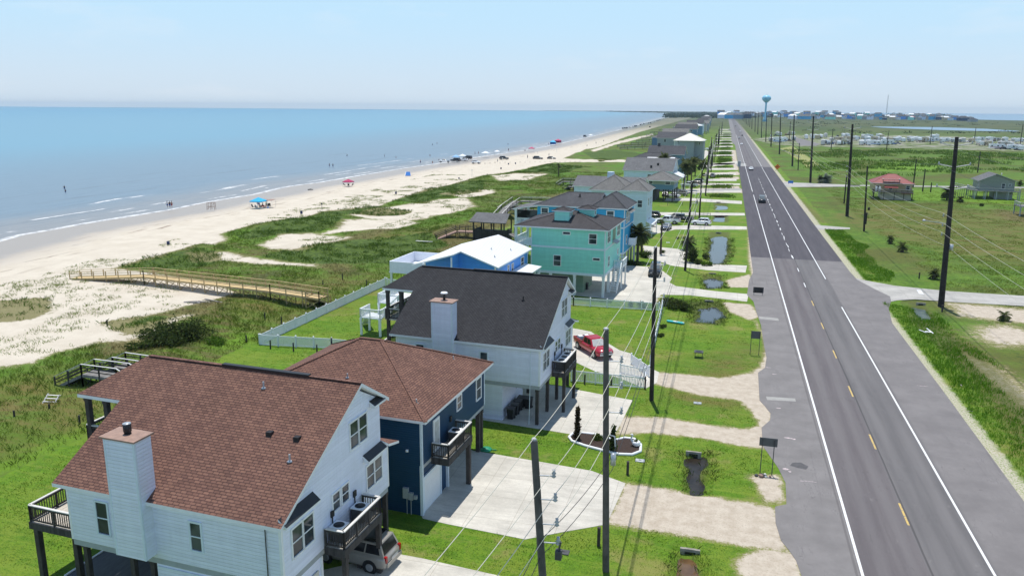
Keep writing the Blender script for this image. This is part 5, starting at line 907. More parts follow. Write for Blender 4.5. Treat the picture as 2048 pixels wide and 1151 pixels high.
# ------------------------------------------------------------------ fences
def fence(name,label,pts,h=1.25,pick=.14,mat='wvinyl',group=None,postgap=2.4,solid=False):
    t=thing(name,label,'fence',(pts[0][0],pts[0][1],0),0,group); o=Vector((pts[0][0],pts[0][1],0)); b=MB()
    for p,q in zip(pts[:-1],pts[1:]):
        P=Vector((p[0],p[1],0))-o; Q=Vector((q[0],q[1],0))-o; d=Q-P; L=d.length; up=Vector((0,0,1))
        b.bar(P+up*.15,Q+up*.15,.05,.12); b.bar(P+up*(h-.12),Q+up*(h-.12),.05,.12)
        if solid: b.bar(P+up*(h/2),Q+up*(h/2),.02,h-.3)
        k=int(L/pick)
        for i in range(1,k): e=P+d*(i/k); b.bar(e+up*.1,e+up*(h-.08),.075,.022) if not solid else None
        n=max(1,round(L/postgap))
        for i in range(n+1):
            e=P+d*(i/n); c=MB(); c.box(e.x-.065,e.x+.065,e.y-.065,e.y+.065,0,h+.06); c.add([(e.x-.09,e.y-.09,h+.06),(e.x+.09,e.y-.09,h+.06),(e.x+.09,e.y+.09,h+.06),(e.x-.09,e.y+.09,h+.06),(e.x,e.y,h+.15)],[(0,1,4),(1,2,4),(2,3,4),(3,0,4),(3,2,1,0)]); c.build('fence_post',mat,t,uv=False)
    b.build('picket_panel',mat,t,uv=False); return t
FG='white picket fence round the yard'
fence('picket_fence','white picket fence on the ocean side of the yard behind the black-roofed house',[W(-54.05,71.7),W(-54.8,103.7)],1.3,.11,group=FG)
fence('picket_fence','white picket fence between the dune lawn and the black-roofed house yard',[W(-53.9,71.7),W(-45.6,73.2),W(-33,73.4)],1.3,.11,group=FG)
fence('picket_fence','white picket fence between the small blue house yard and the mint house driveway',[W(-54.6,103.9),W(-24.9,101.9),W(-13.3,102.9)],1.2,.15,group=FG)
fence('picket_fence','white picket fence along the roadside of the green yard, running away from the camera',[W(-13.0,104),W(-10.85,79.2)],1.2,.15,group=FG)
fence('picket_fence','white picket fence between the red pickup drive and the black-roofed house slab, with return',[W(-17.6,71.9),W(-10.3,72.2),W(-10.7,75.0)],1.25,.15,group=FG)
fence('yard_gate','white picket gate leaf standing open nearest the black-roofed house slab',[W(-10.8,75.1),W(-13.4,75.7)],1.15,.15,group='white yard gates')
fence('yard_gate','white picket gate leaf standing open beside the second roadside pole',[W(-10.5,75.9),W(-12.9,79.3)],1.15,.15,group='white yard gates')
def rod_fence(label,pts,h,mat='dgrey'):
    t=thing('rail_fence',label,'fence',(*pts[0][:2],0)); o=Vector((*pts[0][:2],0)); b=MB()
    for p,q in zip(pts[:-1],pts[1:]):
        P=Vector((*p[:2],0))-o; Q=Vector((*q[:2],0))-o; up=Vector((0,0,1))
        for z in (h*.3,h*.65,h): b.bar(P+up*z,Q+up*z,.06)
        n=max(1,int((Q-P).length/3))
        for i in range(n+1): e=P+(Q-P)*(i/n); b.bar(e,e+up*(h+.1),.1)
    b.build('rails_and_posts',mat,t,uv=False)
rod_fence('dark rail fence in front of the slate blue stilt house lawn',[at(1335,411),at(1395,411),at(1393,404)],1.3); rod_fence('dark rail fence behind the parked cars at the pale house',[at(1352,444),at(1420,438),at(1362,433)],1.4)
b=MB(); Pg=[at(1560,300),at(1600,316)]; [b.bar((*Vector(Pg[0]).lerp(Vector(Pg[1]),i/8)[:2],0),(*Vector(Pg[0]).lerp(Vector(Pg[1]),i/8)[:2],.7),.15) for i in range(9)]; b.bar((*Pg[0][:2],.6),(*Pg[1][:2],.6),.1,.35); tag(b.build('guard_rail','steel'),'grey steel guard rail beside the mown track','guard rail')
# short dark stakes in the dune meadow and by the fence
K0=None
for i,(px,py) in enumerate(((493,687),(541,697),(587,702),(634,706),(733,572),(685,559),(646,573),(806,583),(30,842),(100,828),(215,655),(160,852),(530,640),(563,648),(620,612),(1017,790),(1169,768),(1222,772))):
    x,y,_=at(px,py); 
    if K0 is None: K0=thing('marker_stake','','stake',(x,y,0),0,'short dark stakes'); b=MB(); b.tube([(0,0,-.3),(.02,0,1.0)],[.09,.08],8); b.build('stake','dpost',K0); k_=K0
    else: k_=dup(K0,(x,y,0),0)
    k_['label']='short dark stake, %s from the left %s'%((('first','second','third','fourth')[i],'along the yard fence on the dune lawn') if i<4 else (('first','second','third','fourth')[(7-i) if i<8 else 0] if 4<=i<8 else '','')) if i<8 else 'short dark stake in the dune meadow, %s of the scattered ones'%ORD[i-8] if i<15 else 'short dark stake on the grass before the gate fence, %s of three from the left'%('first','second','third')[i-15]
    if 4<=i<8: k_['label']='short dark stake in green dune grass behind the yard fence, %s from the camera'%('second','third','first','fourth')[i-4]
for px,py,h,lab in ((1255,948,1.,'short timber post right of the mulch bed'),(1197,1090,1.2,'short timber post on the lawn left of the bracket pole base'),(1884,622,.8,'short dark post beside the base of the nearest transmission pole'),(1838,556,.9,'thin post in the weeds left of the nearest transmission pole')):
    t=thing('timber_post',lab,'post',at(px,py)); b=MB(); b.box(-.09,.09,-.09,.09,-.2,h); b.box(-.1,.1,-.1,.1,h,h+.05); b.build('post_shaft','dpost',t)
# ------------------------------------------------------------------ boardwalks
def walkway(name,label,pts,wd,matd,matp,cap,group=None,side=1,step=2.4,rail=1.0,brace=True,rz=.0,ground=0.):
    o=Vector((pts[0][0],pts[0][1],0)); t=thing(name,label,'boardwalk',o,0,group); Pn=[Vector(p)-o for p in pts]; D=MB(); R=MB(); PL=[]; BL=[]
    for p,q in zip(Pn[:-1],Pn[1:]):
        d=q-p; n=Vector((-d.y,d.x,0)).normalized()*wd*side; up=Vector((0,0,1))
        D.slab([p,q,q+n,p+n],.08); 
        for e in (Vector((0,0,0)),n): D.bar(p+e-up*.17,q+e-up*.17,.06,.22)
        k=max(1,round(d.length/step))
        for i in range(k+1):
            c=p+d*(i/k)
            for e in (Vector((0,0,0)),n):
                g=c+e; PL.append(MB().bar(Vector((g.x,g.y,-.4)),g+up*rail,.11))
            if brace and c.z>.9 and i<k: BL.append(MB().bar(Vector((c.x,c.y,.2)),c+n-up*.3,.07).bar(Vector((c.x+n.x,c.y+n.y,.2)),c-up*.3,.07))
        for e in (Vector((0,0,0)),n):
            for z in (.35,.68): R.bar(p+e+up*z,q+e+up*z,.04,.09)
            R.bar(p+e+up*(rail+.02),q+e+up*(rail+.02),.14,.05,1)
    D.build('deck',matd,t); R.build('railing',[matp,cap],t)
    for b_ in PL: b_.build('support_post',matp,t,uv=False)
    for b_ in BL: b_.build('cross_brace',matp,t,uv=False)
    return t
def w3(px,py,z): return at(px,py,z)
walkway('boardwalk','new yellow timber boardwalk crossing the sand dunes with cross-braced legs',[(*at(140,558)[:2],.08),w3(287,553,1.55),w3(540,582,1.75),w3(638,597,1.6),(*at(662,607)[:2],.1)],1.9,'tanwood','tpost','tanwood')
def rect_deck(lab,q,z,group):      # q: four corners (px) of the rail tops
    c=[at(x,y,z+1.0) for x,y in q]; return c
for lab,nl,nr,fl,fr in (('dark weathered dune walkover nearest the brown roof, with ramps at both ends',(161,728),(232,737),(181,720),(249,729)),('dark weathered dune walkover just behind the nearest one',(224,714),(286,723),(246,706),(305,713))):
    a,b2,c2=at(*nl,2.7),at(*nr,2.7),at(*fl,2.7); ux=(Vector(b2)-Vector(a)); wd=(Vector(c2)-Vector(a)).length; n=Vector((-ux.y,ux.x,0)).normalized(); off=(Vector(c2)-Vector(a)).dot(n); ud=ux.normalized()
    A_=Vector((a[0],a[1],1.7)); B_=Vector((b2[0],b2[1],1.7)); walkway('dune_walkover',lab,[tuple(A_-ud*3.4-Vector((0,0,1.6))),tuple(A_),tuple(B_),tuple(B_+ud*3.-Vector((0,0,1.5)))],max(1.6,abs(off)),'gwood','dpost','lcap','dark dune walkovers',1 if off>0 else -1,1.8)
for i,(lab,pts,wd) in enumerate((('dark boardwalk with white sunlit caps behind the azure house porch, nearer one',[(1000,440),(1020,418,1.6),(1100,424,1.6)],2.2),('dark boardwalk behind the azure house porch, farther one',[(1010,424),(1040,402,1.8),(1100,404,1.8)],2.2),('dark looping boardwalk beyond the pale blue-white house, farther side',[(1112,372),(1126,363,1.6),(1172,364,1.6),(1195,370,1.4)],2.2),('dark looping boardwalk beyond the pale blue-white house, nearer side',[(1125,380),(1136,373,1.4),(1158,375,1.2)],2.2))):
    walkway('boardwalk',lab,[(*at(*p[:2])[:2],.1) if len(p)<3 else at(p[0],p[1],p[2]) for p in pts],wd,'gwood','dpost','lcap','weathered boardwalks')
for i,(y0,x0,x1) in enumerate(((300,1240,1330),(295,1235,1345),(290,1262,1350),(285,1272,1352),(279,1282,1352),(273,1292,1360),(267,1300,1368),(262,1318,1385))):
    p=at(x0,y0); q=at(x1,y0+1.); walkway('boardwalk','%s of the long dark boardwalks over the far dunes'%ORD[i],[(p[0],p[1],1.),(p[0]+(q[0]-p[0])*.5,p[1]+(q[1]-p[1])*.5,1.8),(q[0],q[1],1.8)],2.2,'gwood','dpost','gwood','long boardwalks over the far dunes',1,5.,1.1,False)
# gazebo on the dunes
gz=at(985,480); GZ=thing('gazebo','dark timber gazebo with grey shingle roof on the dunes','gazebo',(gz[0],gz[1],0),A3)
b=MB(); b.box(-3.4,3.4,-2.4,2.4,1.7,1.85); b.build('deck_floor','dwood',GZ)
for x in (-3.3,-1.1,1.1,3.3):
    for y in (-2.3,2.3): post(GZ,x,y,0,4.2,.22)
b=MB(); b.box(-3.3,3.3,-2.28,-2.2,.2,2.4); b.box(-3.38,-3.3,-2.3,2.3,.2,2.4); b.box(3.3,3.38,-2.3,2.3,.2,2.4); b.build('lattice_skirt','dwood',GZ)
r=MB(); r.slab([(-4,-3.2,4.1),(4,-3.2,4.1),(3.6,.3,5.6),(-3.6,.3,5.6)],.15,0,1); r.slab([(-3.6,.3,5.6),(3.6,.3,5.6),(4,3.3,4.1),(-4,3.3,4.1)],.15,0,1); r.build('roof',['grey_shingle','dgrey'],GZ)
walkway('boardwalk','dark deck and stair running from the gazebo down to the dune meadow',[(gz[0]-11,gz[1]-3.5,.1),(gz[0]-7.2,gz[1]-1.5,1.7),(gz[0]-3.5,gz[1]-1.3,1.7)],2.,'brownm','dpost','dpost','weathered boardwalks'); walkway('boardwalk','dark stair running from the gazebo down towards the mint house',[(gz[0]+3.6,gz[1]-1.2,1.7),(gz[0]+9,gz[1]-4.5,.1)],1.8,'gwood','dpost','dpost','weathered boardwalks')
# raised white deck with stairs in the blue house yard
DK=thing('raised_deck','white raised deck with stairs in the fenced yard behind the black-roofed house','deck',W(-44,81,0),A3)
b=MB(); b.box(-.2,2.6,.6,6,3.5,3.64); b.build('upper_floor','wvinyl',DK); b=MB(); b.box(-1.4,1.3,-1.7,.58,2.1,2.24); b.build('lower_floor','wvinyl',DK)
railing(DK,[(2.5,.65),(-.15,.65),(-.15,5.9)],3.64,1.,'wpost','trim',.14,1.4); railing(DK,[(1.25,.5),(1.25,-1.65),(-1.35,-1.65),(-1.35,.5)],2.24,1.,'wpost','trim',.14,1.4); railing(DK,[(1.4,-.8,2.3),(2.6,.7,3.7)],0,1.,'wpost','trim',.2,2); railing(DK,[(-1.3,.6,2.3),(-3.,2.6,.3)],0,1.,'wpost','trim',.2,2)
for x,y,z in ((-.1,.7,3.5),(2.5,.7,3.5),(-.1,5.8,3.5),(2.5,5.8,3.5),(-1.3,-1.6,2.1),(1.2,-1.6,2.1),(-1.3,.4,2.1),(1.2,.4,2.1)): post(DK,x,y,0,z,.22,'wpost')
b=MB(); [b.box(1.3+i*.22,1.55+i*.22,-.9,.3,2.2+i*.22,2.28+i*.22) for i in range(6)]; b.bar((-1.3,.6,2.2),(-3.,2.6,.1),1.0,.08); b.build('stair','wpost',DK)
# ------------------------------------------------------------------ things in the yards
MT['mulch']=plain('bark_mulch',(.045,.028,.022),.95,var=.5,scale=9.,bump=.6); MT['leafd']=plain('cypress_foliage',(.03,.045,.018),.9,var=.4,scale=6.)
bed=[(730,517),(745,502),(790,498),(850,505),(900,522),(950,530),(985,521),(1030,526),(1060,552),(1058,583),(1020,598),(960,596),(890,580),(800,556),(745,536)]; bedw=[at(820+a*.4354,650+b_*.4354)[:2] for a,b_ in bed]
BD=thing('mulch_bed','kidney shaped mulch bed with white concrete edging on the lawn','flower bed',(*bedw[0],0)); o=bedw[0]
b=MB(); b.slab([(x-o[0],y-o[1],.10) for x,y in bedw],.2); b.build('mulch','mulch',BD); b=MB(); b.tube([(x-o[0],y-o[1],.09) for x,y in bedw+bedw[:1]],.12,6); b.build('edging','trim',BD)
def leaves(b,c,rx,ry,rz,n,s,seed=0,shell=.45,mi=0):
    r=np.random.default_rng(seed); d=r.normal(size=(n,3)); d/=np.linalg.norm(d,axis=1)[:,None]; rad=shell+(1-shell)*r.random(n)**.6; lump=1+.22*np.sin(d[:,0]*5+seed)+.2*np.cos(d[:,1]*6+seed*2)+.15*np.sin(d[:,2]*7); P=d*rad[:,None]*lump[:,None]*np.array([rx,ry,rz])+np.array(c)
    A=r.normal(size=(n,3)); A/=np.linalg.norm(A,axis=1)[:,None]; B=np.cross(A,r.normal(size=(n,3))); B/=np.linalg.norm(B,axis=1)[:,None]; ss=s*(.6+.8*r.random(n))[:,None]
    V=np.stack([P-A*ss,P+B*ss*.5,P+A*ss,P-B*ss*.5],1).reshape(-1,3); b.add(V.tolist(),[(4*i,4*i+1,4*i+2,4*i+3) for i in range(n)],mi); return b
def leafmat(name,c1,c2):
    t=NT(name); oi=t.n('NewGeometry').outputs['Random Per Island']; n=t.noise(t.tc(),.9,3); f=t.math('MULTIPLY_ADD',n,.5,t.math('MULTIPLY',oi,.5)); col=t.mix(t.rng(f,.25,.75),c1,c2)
    t.out(col,.7,.15); tr=t.n('BsdfTranslucent'); t.set(tr.inputs[0],col); mx=t.n('MixShader'); mx.inputs[0].default_value=.45
    t.t.links.new(t.b.outputs[0],mx.inputs[1]); t.t.links.new(tr.outputs[0],mx.inputs[2]); o=[q for q in t.t.nodes if q.type=='OUTPUT_MATERIAL'][0]; t.t.links.new(mx.outputs[0],o.inputs[0]); return t.m
MT['leaf']=leafmat('shrub_leaves',(.03,.055,.012),(.085,.13,.025)); MT['leafdark']=leafmat('dark_leaves',(.035,.055,.016),(.095,.13,.03)); MT['leafbright']=leafmat('bright_leaves',(.06,.13,.012),(.13,.23,.025)); MT['frond']=leafmat('palm_fronds',(.045,.065,.02),(.13,.15,.05)); MT['dryf']=leafmat('dry_fronds',(.12,.085,.05),(.24,.18,.11)); MT['silverf']=leafmat('silver_fronds',(.12,.16,.12),(.24,.28,.22)); MT['reed']=leafmat('reed_blades',(.05,.08,.016),(.13,.17,.035)); MT['trunk']=plain('palm_trunk',(.10,.08,.06),.9,var=.4,scale=4.,bump=.5)
MT['leafbrown']=leafmat('browned_cypress_leaves',(.045,.03,.018),(.10,.075,.035))
for i,(px,py,h,lab) in enumerate(((1154,880,2.9,'slim dying brown cypress at the left end of the mulch bed'),(1225,904,2.2,'smaller slim cypress in the mulch bed right of the bracket pole'))):
    t=thing('cypress',lab,'tree',at(px,py)); b=MB()
    for k in range(7): leaves(b,(0,0,.3+h*k/7.5),.26*(1-.11*k)+.06,.26*(1-.11*k)+.06,h/7.5,130,.12,i*9+k,.2)
    b.build('crown','leafbrown' if i==0 else 'leafdark',t,uv=False); b=MB(); b.tube([(0,0,-.1),(0,0,h*.8)],[.06,.02],6); b.build('trunk','trunk',t)
t=thing('low_shrub','low spiky shrub in the middle of the mulch bed','shrub',at(1195,880)); b=MB(); leaves(b,(0,0,.25),.45,.45,.3,160,.14,3); b.build('crown','reed',t,uv=False); b=MB(); b.tube([(0,0,0),(0,0,.3)],.03,5); b.build('stem','trunk',t)
t=thing('swan_planter','white swan shaped planter at the right end of the mulch bed','planter',at(1272,893)); b=MB(); b.lathe([(.12,0),(.3,.12),(.36,.3),(.3,.42),(.24,.44)],(0,0,.08),14); b.build('bowl','trim',t); b=MB(); b.tube([(-.25,0,.4),(-.42,0,.6),(-.38,0,.85),(-.28,0,.98),(-.36,0,1.05),(-.5,0,1.)],[.1,.075,.06,.06,.085,.03],8); b.build('neck','trim',t); b=MB(); leaves(b,(0,0,.5),.22,.22,.12,60,.1,8); b.build('planting','leafdark',t,uv=False)
MT['gplast']=plain('green_plastic',(.02,.25,.13),.5); MT['turq']=plain('turquoise_board',(.05,.50,.52),.4,var=.12,scale=2)
t=thing('garden_cover','green plastic lid lying beside the far post of the dark blue house','lid',at(972,899)); b=MB(); b.lathe([(.48,0),(.45,.12),(.2,.22),(.02,.24)],n=16); b.build('dome','gplast',t); b=MB(); b.bar((.45,0,.1),(.85,.1,.05),.06); b.build('handle','gplast',t)
for px,py,mt,lab in ((1280,921,'insul','pale blue meter lid in the grass below the mulch bed'),(1127,1104,'dgrey','grey meter lid in the grass beside the leaning pole'),(1395,806,'gtrim','rectangular drain cover in the grass between the two gravel tracks'),(1336,485,'trim','white lid on the lawn of the azure house')): 
    t=thing('meter_lid',lab,'lid',at(px,py)); b=MB(); b.box(-.35,.35,-.25,.25,0,.06); b.build('cover',mt,t); b=MB(); b.tube([(-.1,0,.06),(0,0,.1),(.1,0,.06)],.015,5); b.build('lift_handle','dgrey',t)
A_=at(1338,641,.2); B_=at(1364,645,.2); t=thing('paddle_board','turquoise board lying on the grass behind the yard fence corner','board',((A_[0]+B_[0])/2,(A_[1]+B_[1])/2,0),math.atan2(B_[1]-A_[1],B_[0]-A_[0])); L_=1.15
b=MB(); b.slab([(-L_,-.12,.24),(-L_*.8,-.24,.24),(L_*.8,-.24,.24),(L_,-.12,.24),(L_,.12,.24),(L_*.8,.24,.24),(-L_*.8,.24,.24),(-L_,.12,.24)],.14); b.build('hull','turq',t); b=MB(); b.box(-.3,.3,-.15,.15,.24,.26); b.box(L_*.82,L_*.97,-.1,.1,.24,.255); b.build('deck_pad','trim',t)
t=thing('garden_table','small square table with black top on the grass beyond the gravel track','table',at(1397,714)); b=MB(); b.box(-.42,.42,-.42,.42,.62,.68); [b.bar((-.44,s*.44,.65),(.44,s*.44,.65),.07) for s in (-1,1)]; [b.bar((s*.44,-.44,.65),(s*.44,.44,.65),.07) for s in (-1,1)]; b.build('table_top','dgrey',t); b=MB(); b.box(-.3,.3,-.3,.3,.681,.7); b.build('black_panel','black',t)
for x in (-.38,.38):
    for y in (-.38,.38): b=MB(); b.bar((x,y,0),(x,y,.62),.05); b.build('leg','dgrey',t)
def bin_(px,py,lab,rz=0):
    t=thing('wheeled_bin',lab,'bin',at(px,py),A3+rz,'bins under the black-roofed house'); b=MB(); b.add([(-.24,-.28,.08),(.24,-.28,.08),(.24,.28,.08),(-.24,.28,.08),(-.31,-.36,1.),(.31,-.36,1.),(.31,.36,1.),(-.31,.36,1.)],[(0,3,2,1),(4,5,6,7),(0,1,5,4),(1,2,6,5),(2,3,7,6),(3,0,4,7)]); b.build('bin_body','black',t); b=MB(); b.box(-.34,.34,-.4,.36,1.,1.07); b.bar((-.3,.4,1.),(.3,.4,1.),.05); b.build('lid','dgrey',t)
    for s in (-1,1): b=MB(); b.tube([(s*.24,.25,.12),(s*.3,.25,.12)],.12,10); b.build('wheel','rubber',t)
for i,(px,py) in enumerate(((1022,837),(1030,829),(1036,821),(1043,814),(1057,816))): bin_(px,py,('black wheeled bin nearest the camera under the black-roofed house','second black bin along the white wall under the black-roofed house','third black bin along the white wall under the black-roofed house','farthest black bin along the white wall under the black-roofed house','separate black bin right of the row under the black-roofed house')[i])
bin_(1172,579,'large black bin beside the green wall under the mint house')
TB=thing('patio_table','round black patio table on the deck of the closest house','table',W(-36.2,32.0,3.69)); b=MB(); b.lathe([(.6,.7),(.6,.74)],n=20); b.build('table_top','black',TB); b=MB(); b.lathe([(.3,0),(.05,.05),(.04,.7)],n=10); b.build('pedestal','dgrey',TB)
for i,(x,y,rz) in enumerate(((-37,31.5,.5),(-35.5,31.3,2.2),(-36.1,33.1,-1.5))):
    t=thing('patio_chair','%s dark patio chair round the table on the deck of the closest house'%('left','right','far')[i],'chair',W(x,y,3.69),rz,'patio chairs'); b=MB(); b.box(-.24,.24,-.24,.24,.4,.45); b.build('seat','deckf',t); b=MB(); b.box(-.26,-.2,-.24,.24,.45,.95); b.build('backrest','black',t)
    for sx_ in (-.2,.2):
        for sy_2 in (-.2,.2): b=MB(); b.bar((sx_,sy_2,0),(sx_,sy_2,.4),.035); b.build('leg','dgrey',t)
def sign(px0,py0,px1,py1,zb,zt,wd,lab,mat='gtrim'):
    p=at(px0,py0); q=at(px1,py1); t=thing('road_sign',lab,'sign',((p[0]+q[0])/2,(p[1]+q[1])/2,0)); hw=math.hypot(q[0]-p[0],q[1]-p[1])/2; b=MB(); b.box(-wd/2,wd/2,-.02,.02,zb,zt); b.build('sign_panel',mat,t)
    for s in (-1,1): b=MB(); b.bar((s*hw,-.05,-.2),(s*hw,-.05,zt-.05),.06); b.build('sign_post','dgrey',t)
MT['signback']=plain('sign_back',(.10,.105,.11),.5,var=.1)
sign(1520,947,1543,948,2.25,2.9,1.28,'grey back of a road sign on two posts beside the asphalt shoulder, closest','signback'); sign(1501,710,1516,709,1.9,2.75,1.0,'dark back of a road sign on two posts beside the far asphalt shoulder','signback'); sign(1508,590,1524,590,.35,1.2,1.45,'square black sign back at the mouth of the mint house drive','black')
st=thing('stone_heap','small heap of rubble at the foot of the closest road sign','rubble',at(1531,952)); 
for k in range(9): b=MB(); r_=random.uniform(.1,.22); b.lathe([(r_*.5,0),(r_,r_*.5),(r_*.7,r_),(.02,r_*1.2)],(random.uniform(-.7,.7),random.uniform(-.25,.25),0),6); b.build('stone',('dgrey','brownm','lcap')[k%3],st,uv=False)
MT['orange']=plain('orange_sign',(.75,.17,.03),.5,var=.03); MT['bluesign']=plain('blue_sign',(.03,.18,.55),.5,var=.03)
g=at(1554,342); t=thing('diamond_sign','orange diamond road work sign on the right verge','sign',(*g[:2],0)); b=MB(); b.extr([(0,-.03,.6),(1.25,-.03,1.85),(0,-.03,3.1),(-1.25,-.03,1.85)],(0,.05,0)); b.build('sign_panel','orange',t); b=MB(); b.bar((-.7,.1,0),(0,.1,1.5),.08); b.bar((.7,.1,0),(0,.1,1.5),.08); b.build('sign_legs','dgrey',t); b=MB(); b.extr([(-.5,-.034,1.75),(.5,-.034,1.75),(.5,-.034,1.95),(-.5,-.034,1.95)],(0,-.002,0)); b.build('bar_mark','black',t)
g=at(1581,368); t=thing('entrance_sign','low blue sign at the field drive entrance','sign',(*g[:2],0)); b=MB(); b.box(-.9,.9,-.04,.04,.3,1.2); b.build('sign_panel','bluesign',t); [ (lambda b:b.build('sign_post','dgrey',t))(MB().bar((s*.7,.06,0),(s*.7,.06,1.1),.08)) for s in (-1,1)]
g=at(1478,333); t=thing('drive_cabinet','tall grey roadside box at the mouth of a far drive','cabinet',(*g[:2],0)); b=MB(); b.box(-.7,.7,-.5,.5,0,2.6); b.build('cabinet','steel',t); b=MB(); b.box(-.6,.6,-.52,-.5,.3,2.2); b.build('cabinet_door','gtrim',t)
def culvert(px,py,w,lab,mat='concdk'):
    w=w*.75
    x,y,_=at(px,py); t=thing('culvert',lab,'culvert',(x,y,-.55),0,'drain culverts along the road'); b=MB(); b.box(-w,-w*.55,0,.18,0,.75); b.box(w*.55,w,0,.18,0,.75); b.box(-w*.55,w*.55,0,.18,.58,.76); b.build('headwall',mat,t); b=MB(); b.tube([(0,.1,.28),(0,.5,.28)],.3,12); b.build('pipe','black',t,uv=False); b=MB(); b.box(-w*.55,w*.55,.02,.06,0,.58); b.build('dark_mouth','black',t)
for px,py,w,lab in ((1380,1104,.8,'concrete culvert mouth at the muddy ditch, closest to the camera'),(1387,908,.8,'culvert mouth at the head of the dark ditch beside the road sign'),(1437,466,.8,'culvert mouth at the head of the long blue pond'),(1425,548,.8,'culvert mouth at the small pond by the mint house drive'),(1418,603,.8,'culvert mouth under the mint house drive'),(1437,405,.8,'culvert mouth above the small round pond'),(1434,425,.8,'culvert mouth above the second small pond'),(1842,608,.8,'culvert mouth under the side road'),(1442,376,1.1,'culvert mouth below the slate blue house drive'),(1442,388,1.1,'culvert mouth beside the pale gravel verge'),(1443,353,1.1,'culvert mouth beyond the slate blue house'),(1445,343,1.1,'farthest culvert mouth on the left verge')): culvert(px,py,w,lab)
t=thing('broken_boards','broken white boards lying on the ditch bank by the side road','debris',at(1852,664)); t.scale=(.75,.75,.75); b=MB(); b.bar((-.9,.8,.15),(-.1,-.6,.1),.18,.04); b.bar((.2,.7,.5),(.9,-.7,.1),.2,.04); b.bar((-.2,-.2,.2),(.8,-.4,.2),.5,.03); b.build('boards','wvinyl',t)
for px,py,lab in ((845,484,'bleached plank lying in the dune meadow, lower one'),(835,463,'bleached plank lying in the dune meadow, upper one')): 
    t=thing('driftwood_plank',lab,'plank',at(px,py),random.uniform(-.3,.3)); b=MB(); b.bar((-1.6,0,.15),(1.2,.2,.2),.5,.08); b.bar((.5,0,.2),(2.2,.3,.25),.35,.08); b.build('plank','lcap',t)
t=thing('plank_pile','dark loose planks on the sand under the timber boardwalk','planks',at(420,605)); b=MB(); [b.bar((random.uniform(-3,-1),random.uniform(-1,1),.1+.04*k),(random.uniform(1,3),random.uniform(-1,1),.1+.04*k),.25,.05) for k in range(6)]; b.build('planks','gwood',t)
t=thing('pallet','grey slatted board leaning in the dune weeds at the left','pallet',at(100,815)); b=MB(); [b.bar((-.7,i*.25-.5,.1+i*.22),(.7,i*.25-.4,.15+i*.22),.16,.03) for i in range(5)]; b.bar((-.6,-.5,.05),(-.6,.6,1.1),.08); b.bar((.6,-.5,.05),(.6,.6,1.1),.08); b.build('slats','lcap',t)
# ------------------------------------------------------------------ palms and shrubs
def frond(b,base,az,el,L,drop,wd,mi=0,nl=9):
    pts=[];d=Vector((math.cos(az)*math.cos(el),math.sin(az)*math.cos(el),math.sin(el))); p=Vector(base)
    for i in range(nl+1): pts.append(p.copy()); d=(d+Vector((0,0,-drop/nl))).normalized(); p=p+d*(L/nl)
    for i in range(1,nl+1):
        q=pts[i]; t_=(pts[i]-pts[i-1]).normalized(); s=t_.cross(Vector((0,0,1)))
        if s.length<.05: s=Vector((1,0,0))
        s.normalize(); w=wd*math.sin(math.pi*(i/(nl+1))**.8)*random.uniform(.8,1.15)
        for sg in (-1,1):
            tip=q+s*sg*w+t_*w*.55+Vector((0,0,-w*.45)); b.add([pts[i-1],q,tip],[(0,1,2)],mi)
            b.add([pts[i-1].lerp(q,.5),q+t_*.04,tip+t_*w*.25+Vector((0,0,w*.1))],[(0,1,2)],mi)
def palm(px,py,h,R,n,lab,lean=(0,0),skirt=0,group=None,mat='frond',el=(-.5,1.3)):
    t=thing('palm_tree',lab,'palm',at(px,py),random.uniform(0,6),group); T=Vector((lean[0],lean[1],h)); b=MB(); m_=5; b.tube([(lean[0]*(i/m_)**1.5,lean[1]*(i/m_)**1.5,-.3+(h+.3)*i/m_) for i in range(m_+1)],[.24-.02*i for i in range(m_+1)] if h>1 else [.35]*6,9); b.build('trunk','trunk',t)
    b=MB(); n=int(n*1.4)
    for i in range(n): frond(b,T,i*2.4+random.uniform(-.3,.3),random.uniform(*el),R*random.uniform(.85,1.2),random.uniform(.9,1.7),R*.34)
    b.build('crown',mat,t,uv=False)
    if skirt:
        b=MB(); [frond(b,T+Vector((0,0,-.15-.5*random.random())),random.uniform(0,6.28),random.uniform(-1.3,-.5),R*.75,.8,R*.15) for i in range(skirt)]; b.build('dead_fronds','dryf',t,uv=False)
    return t
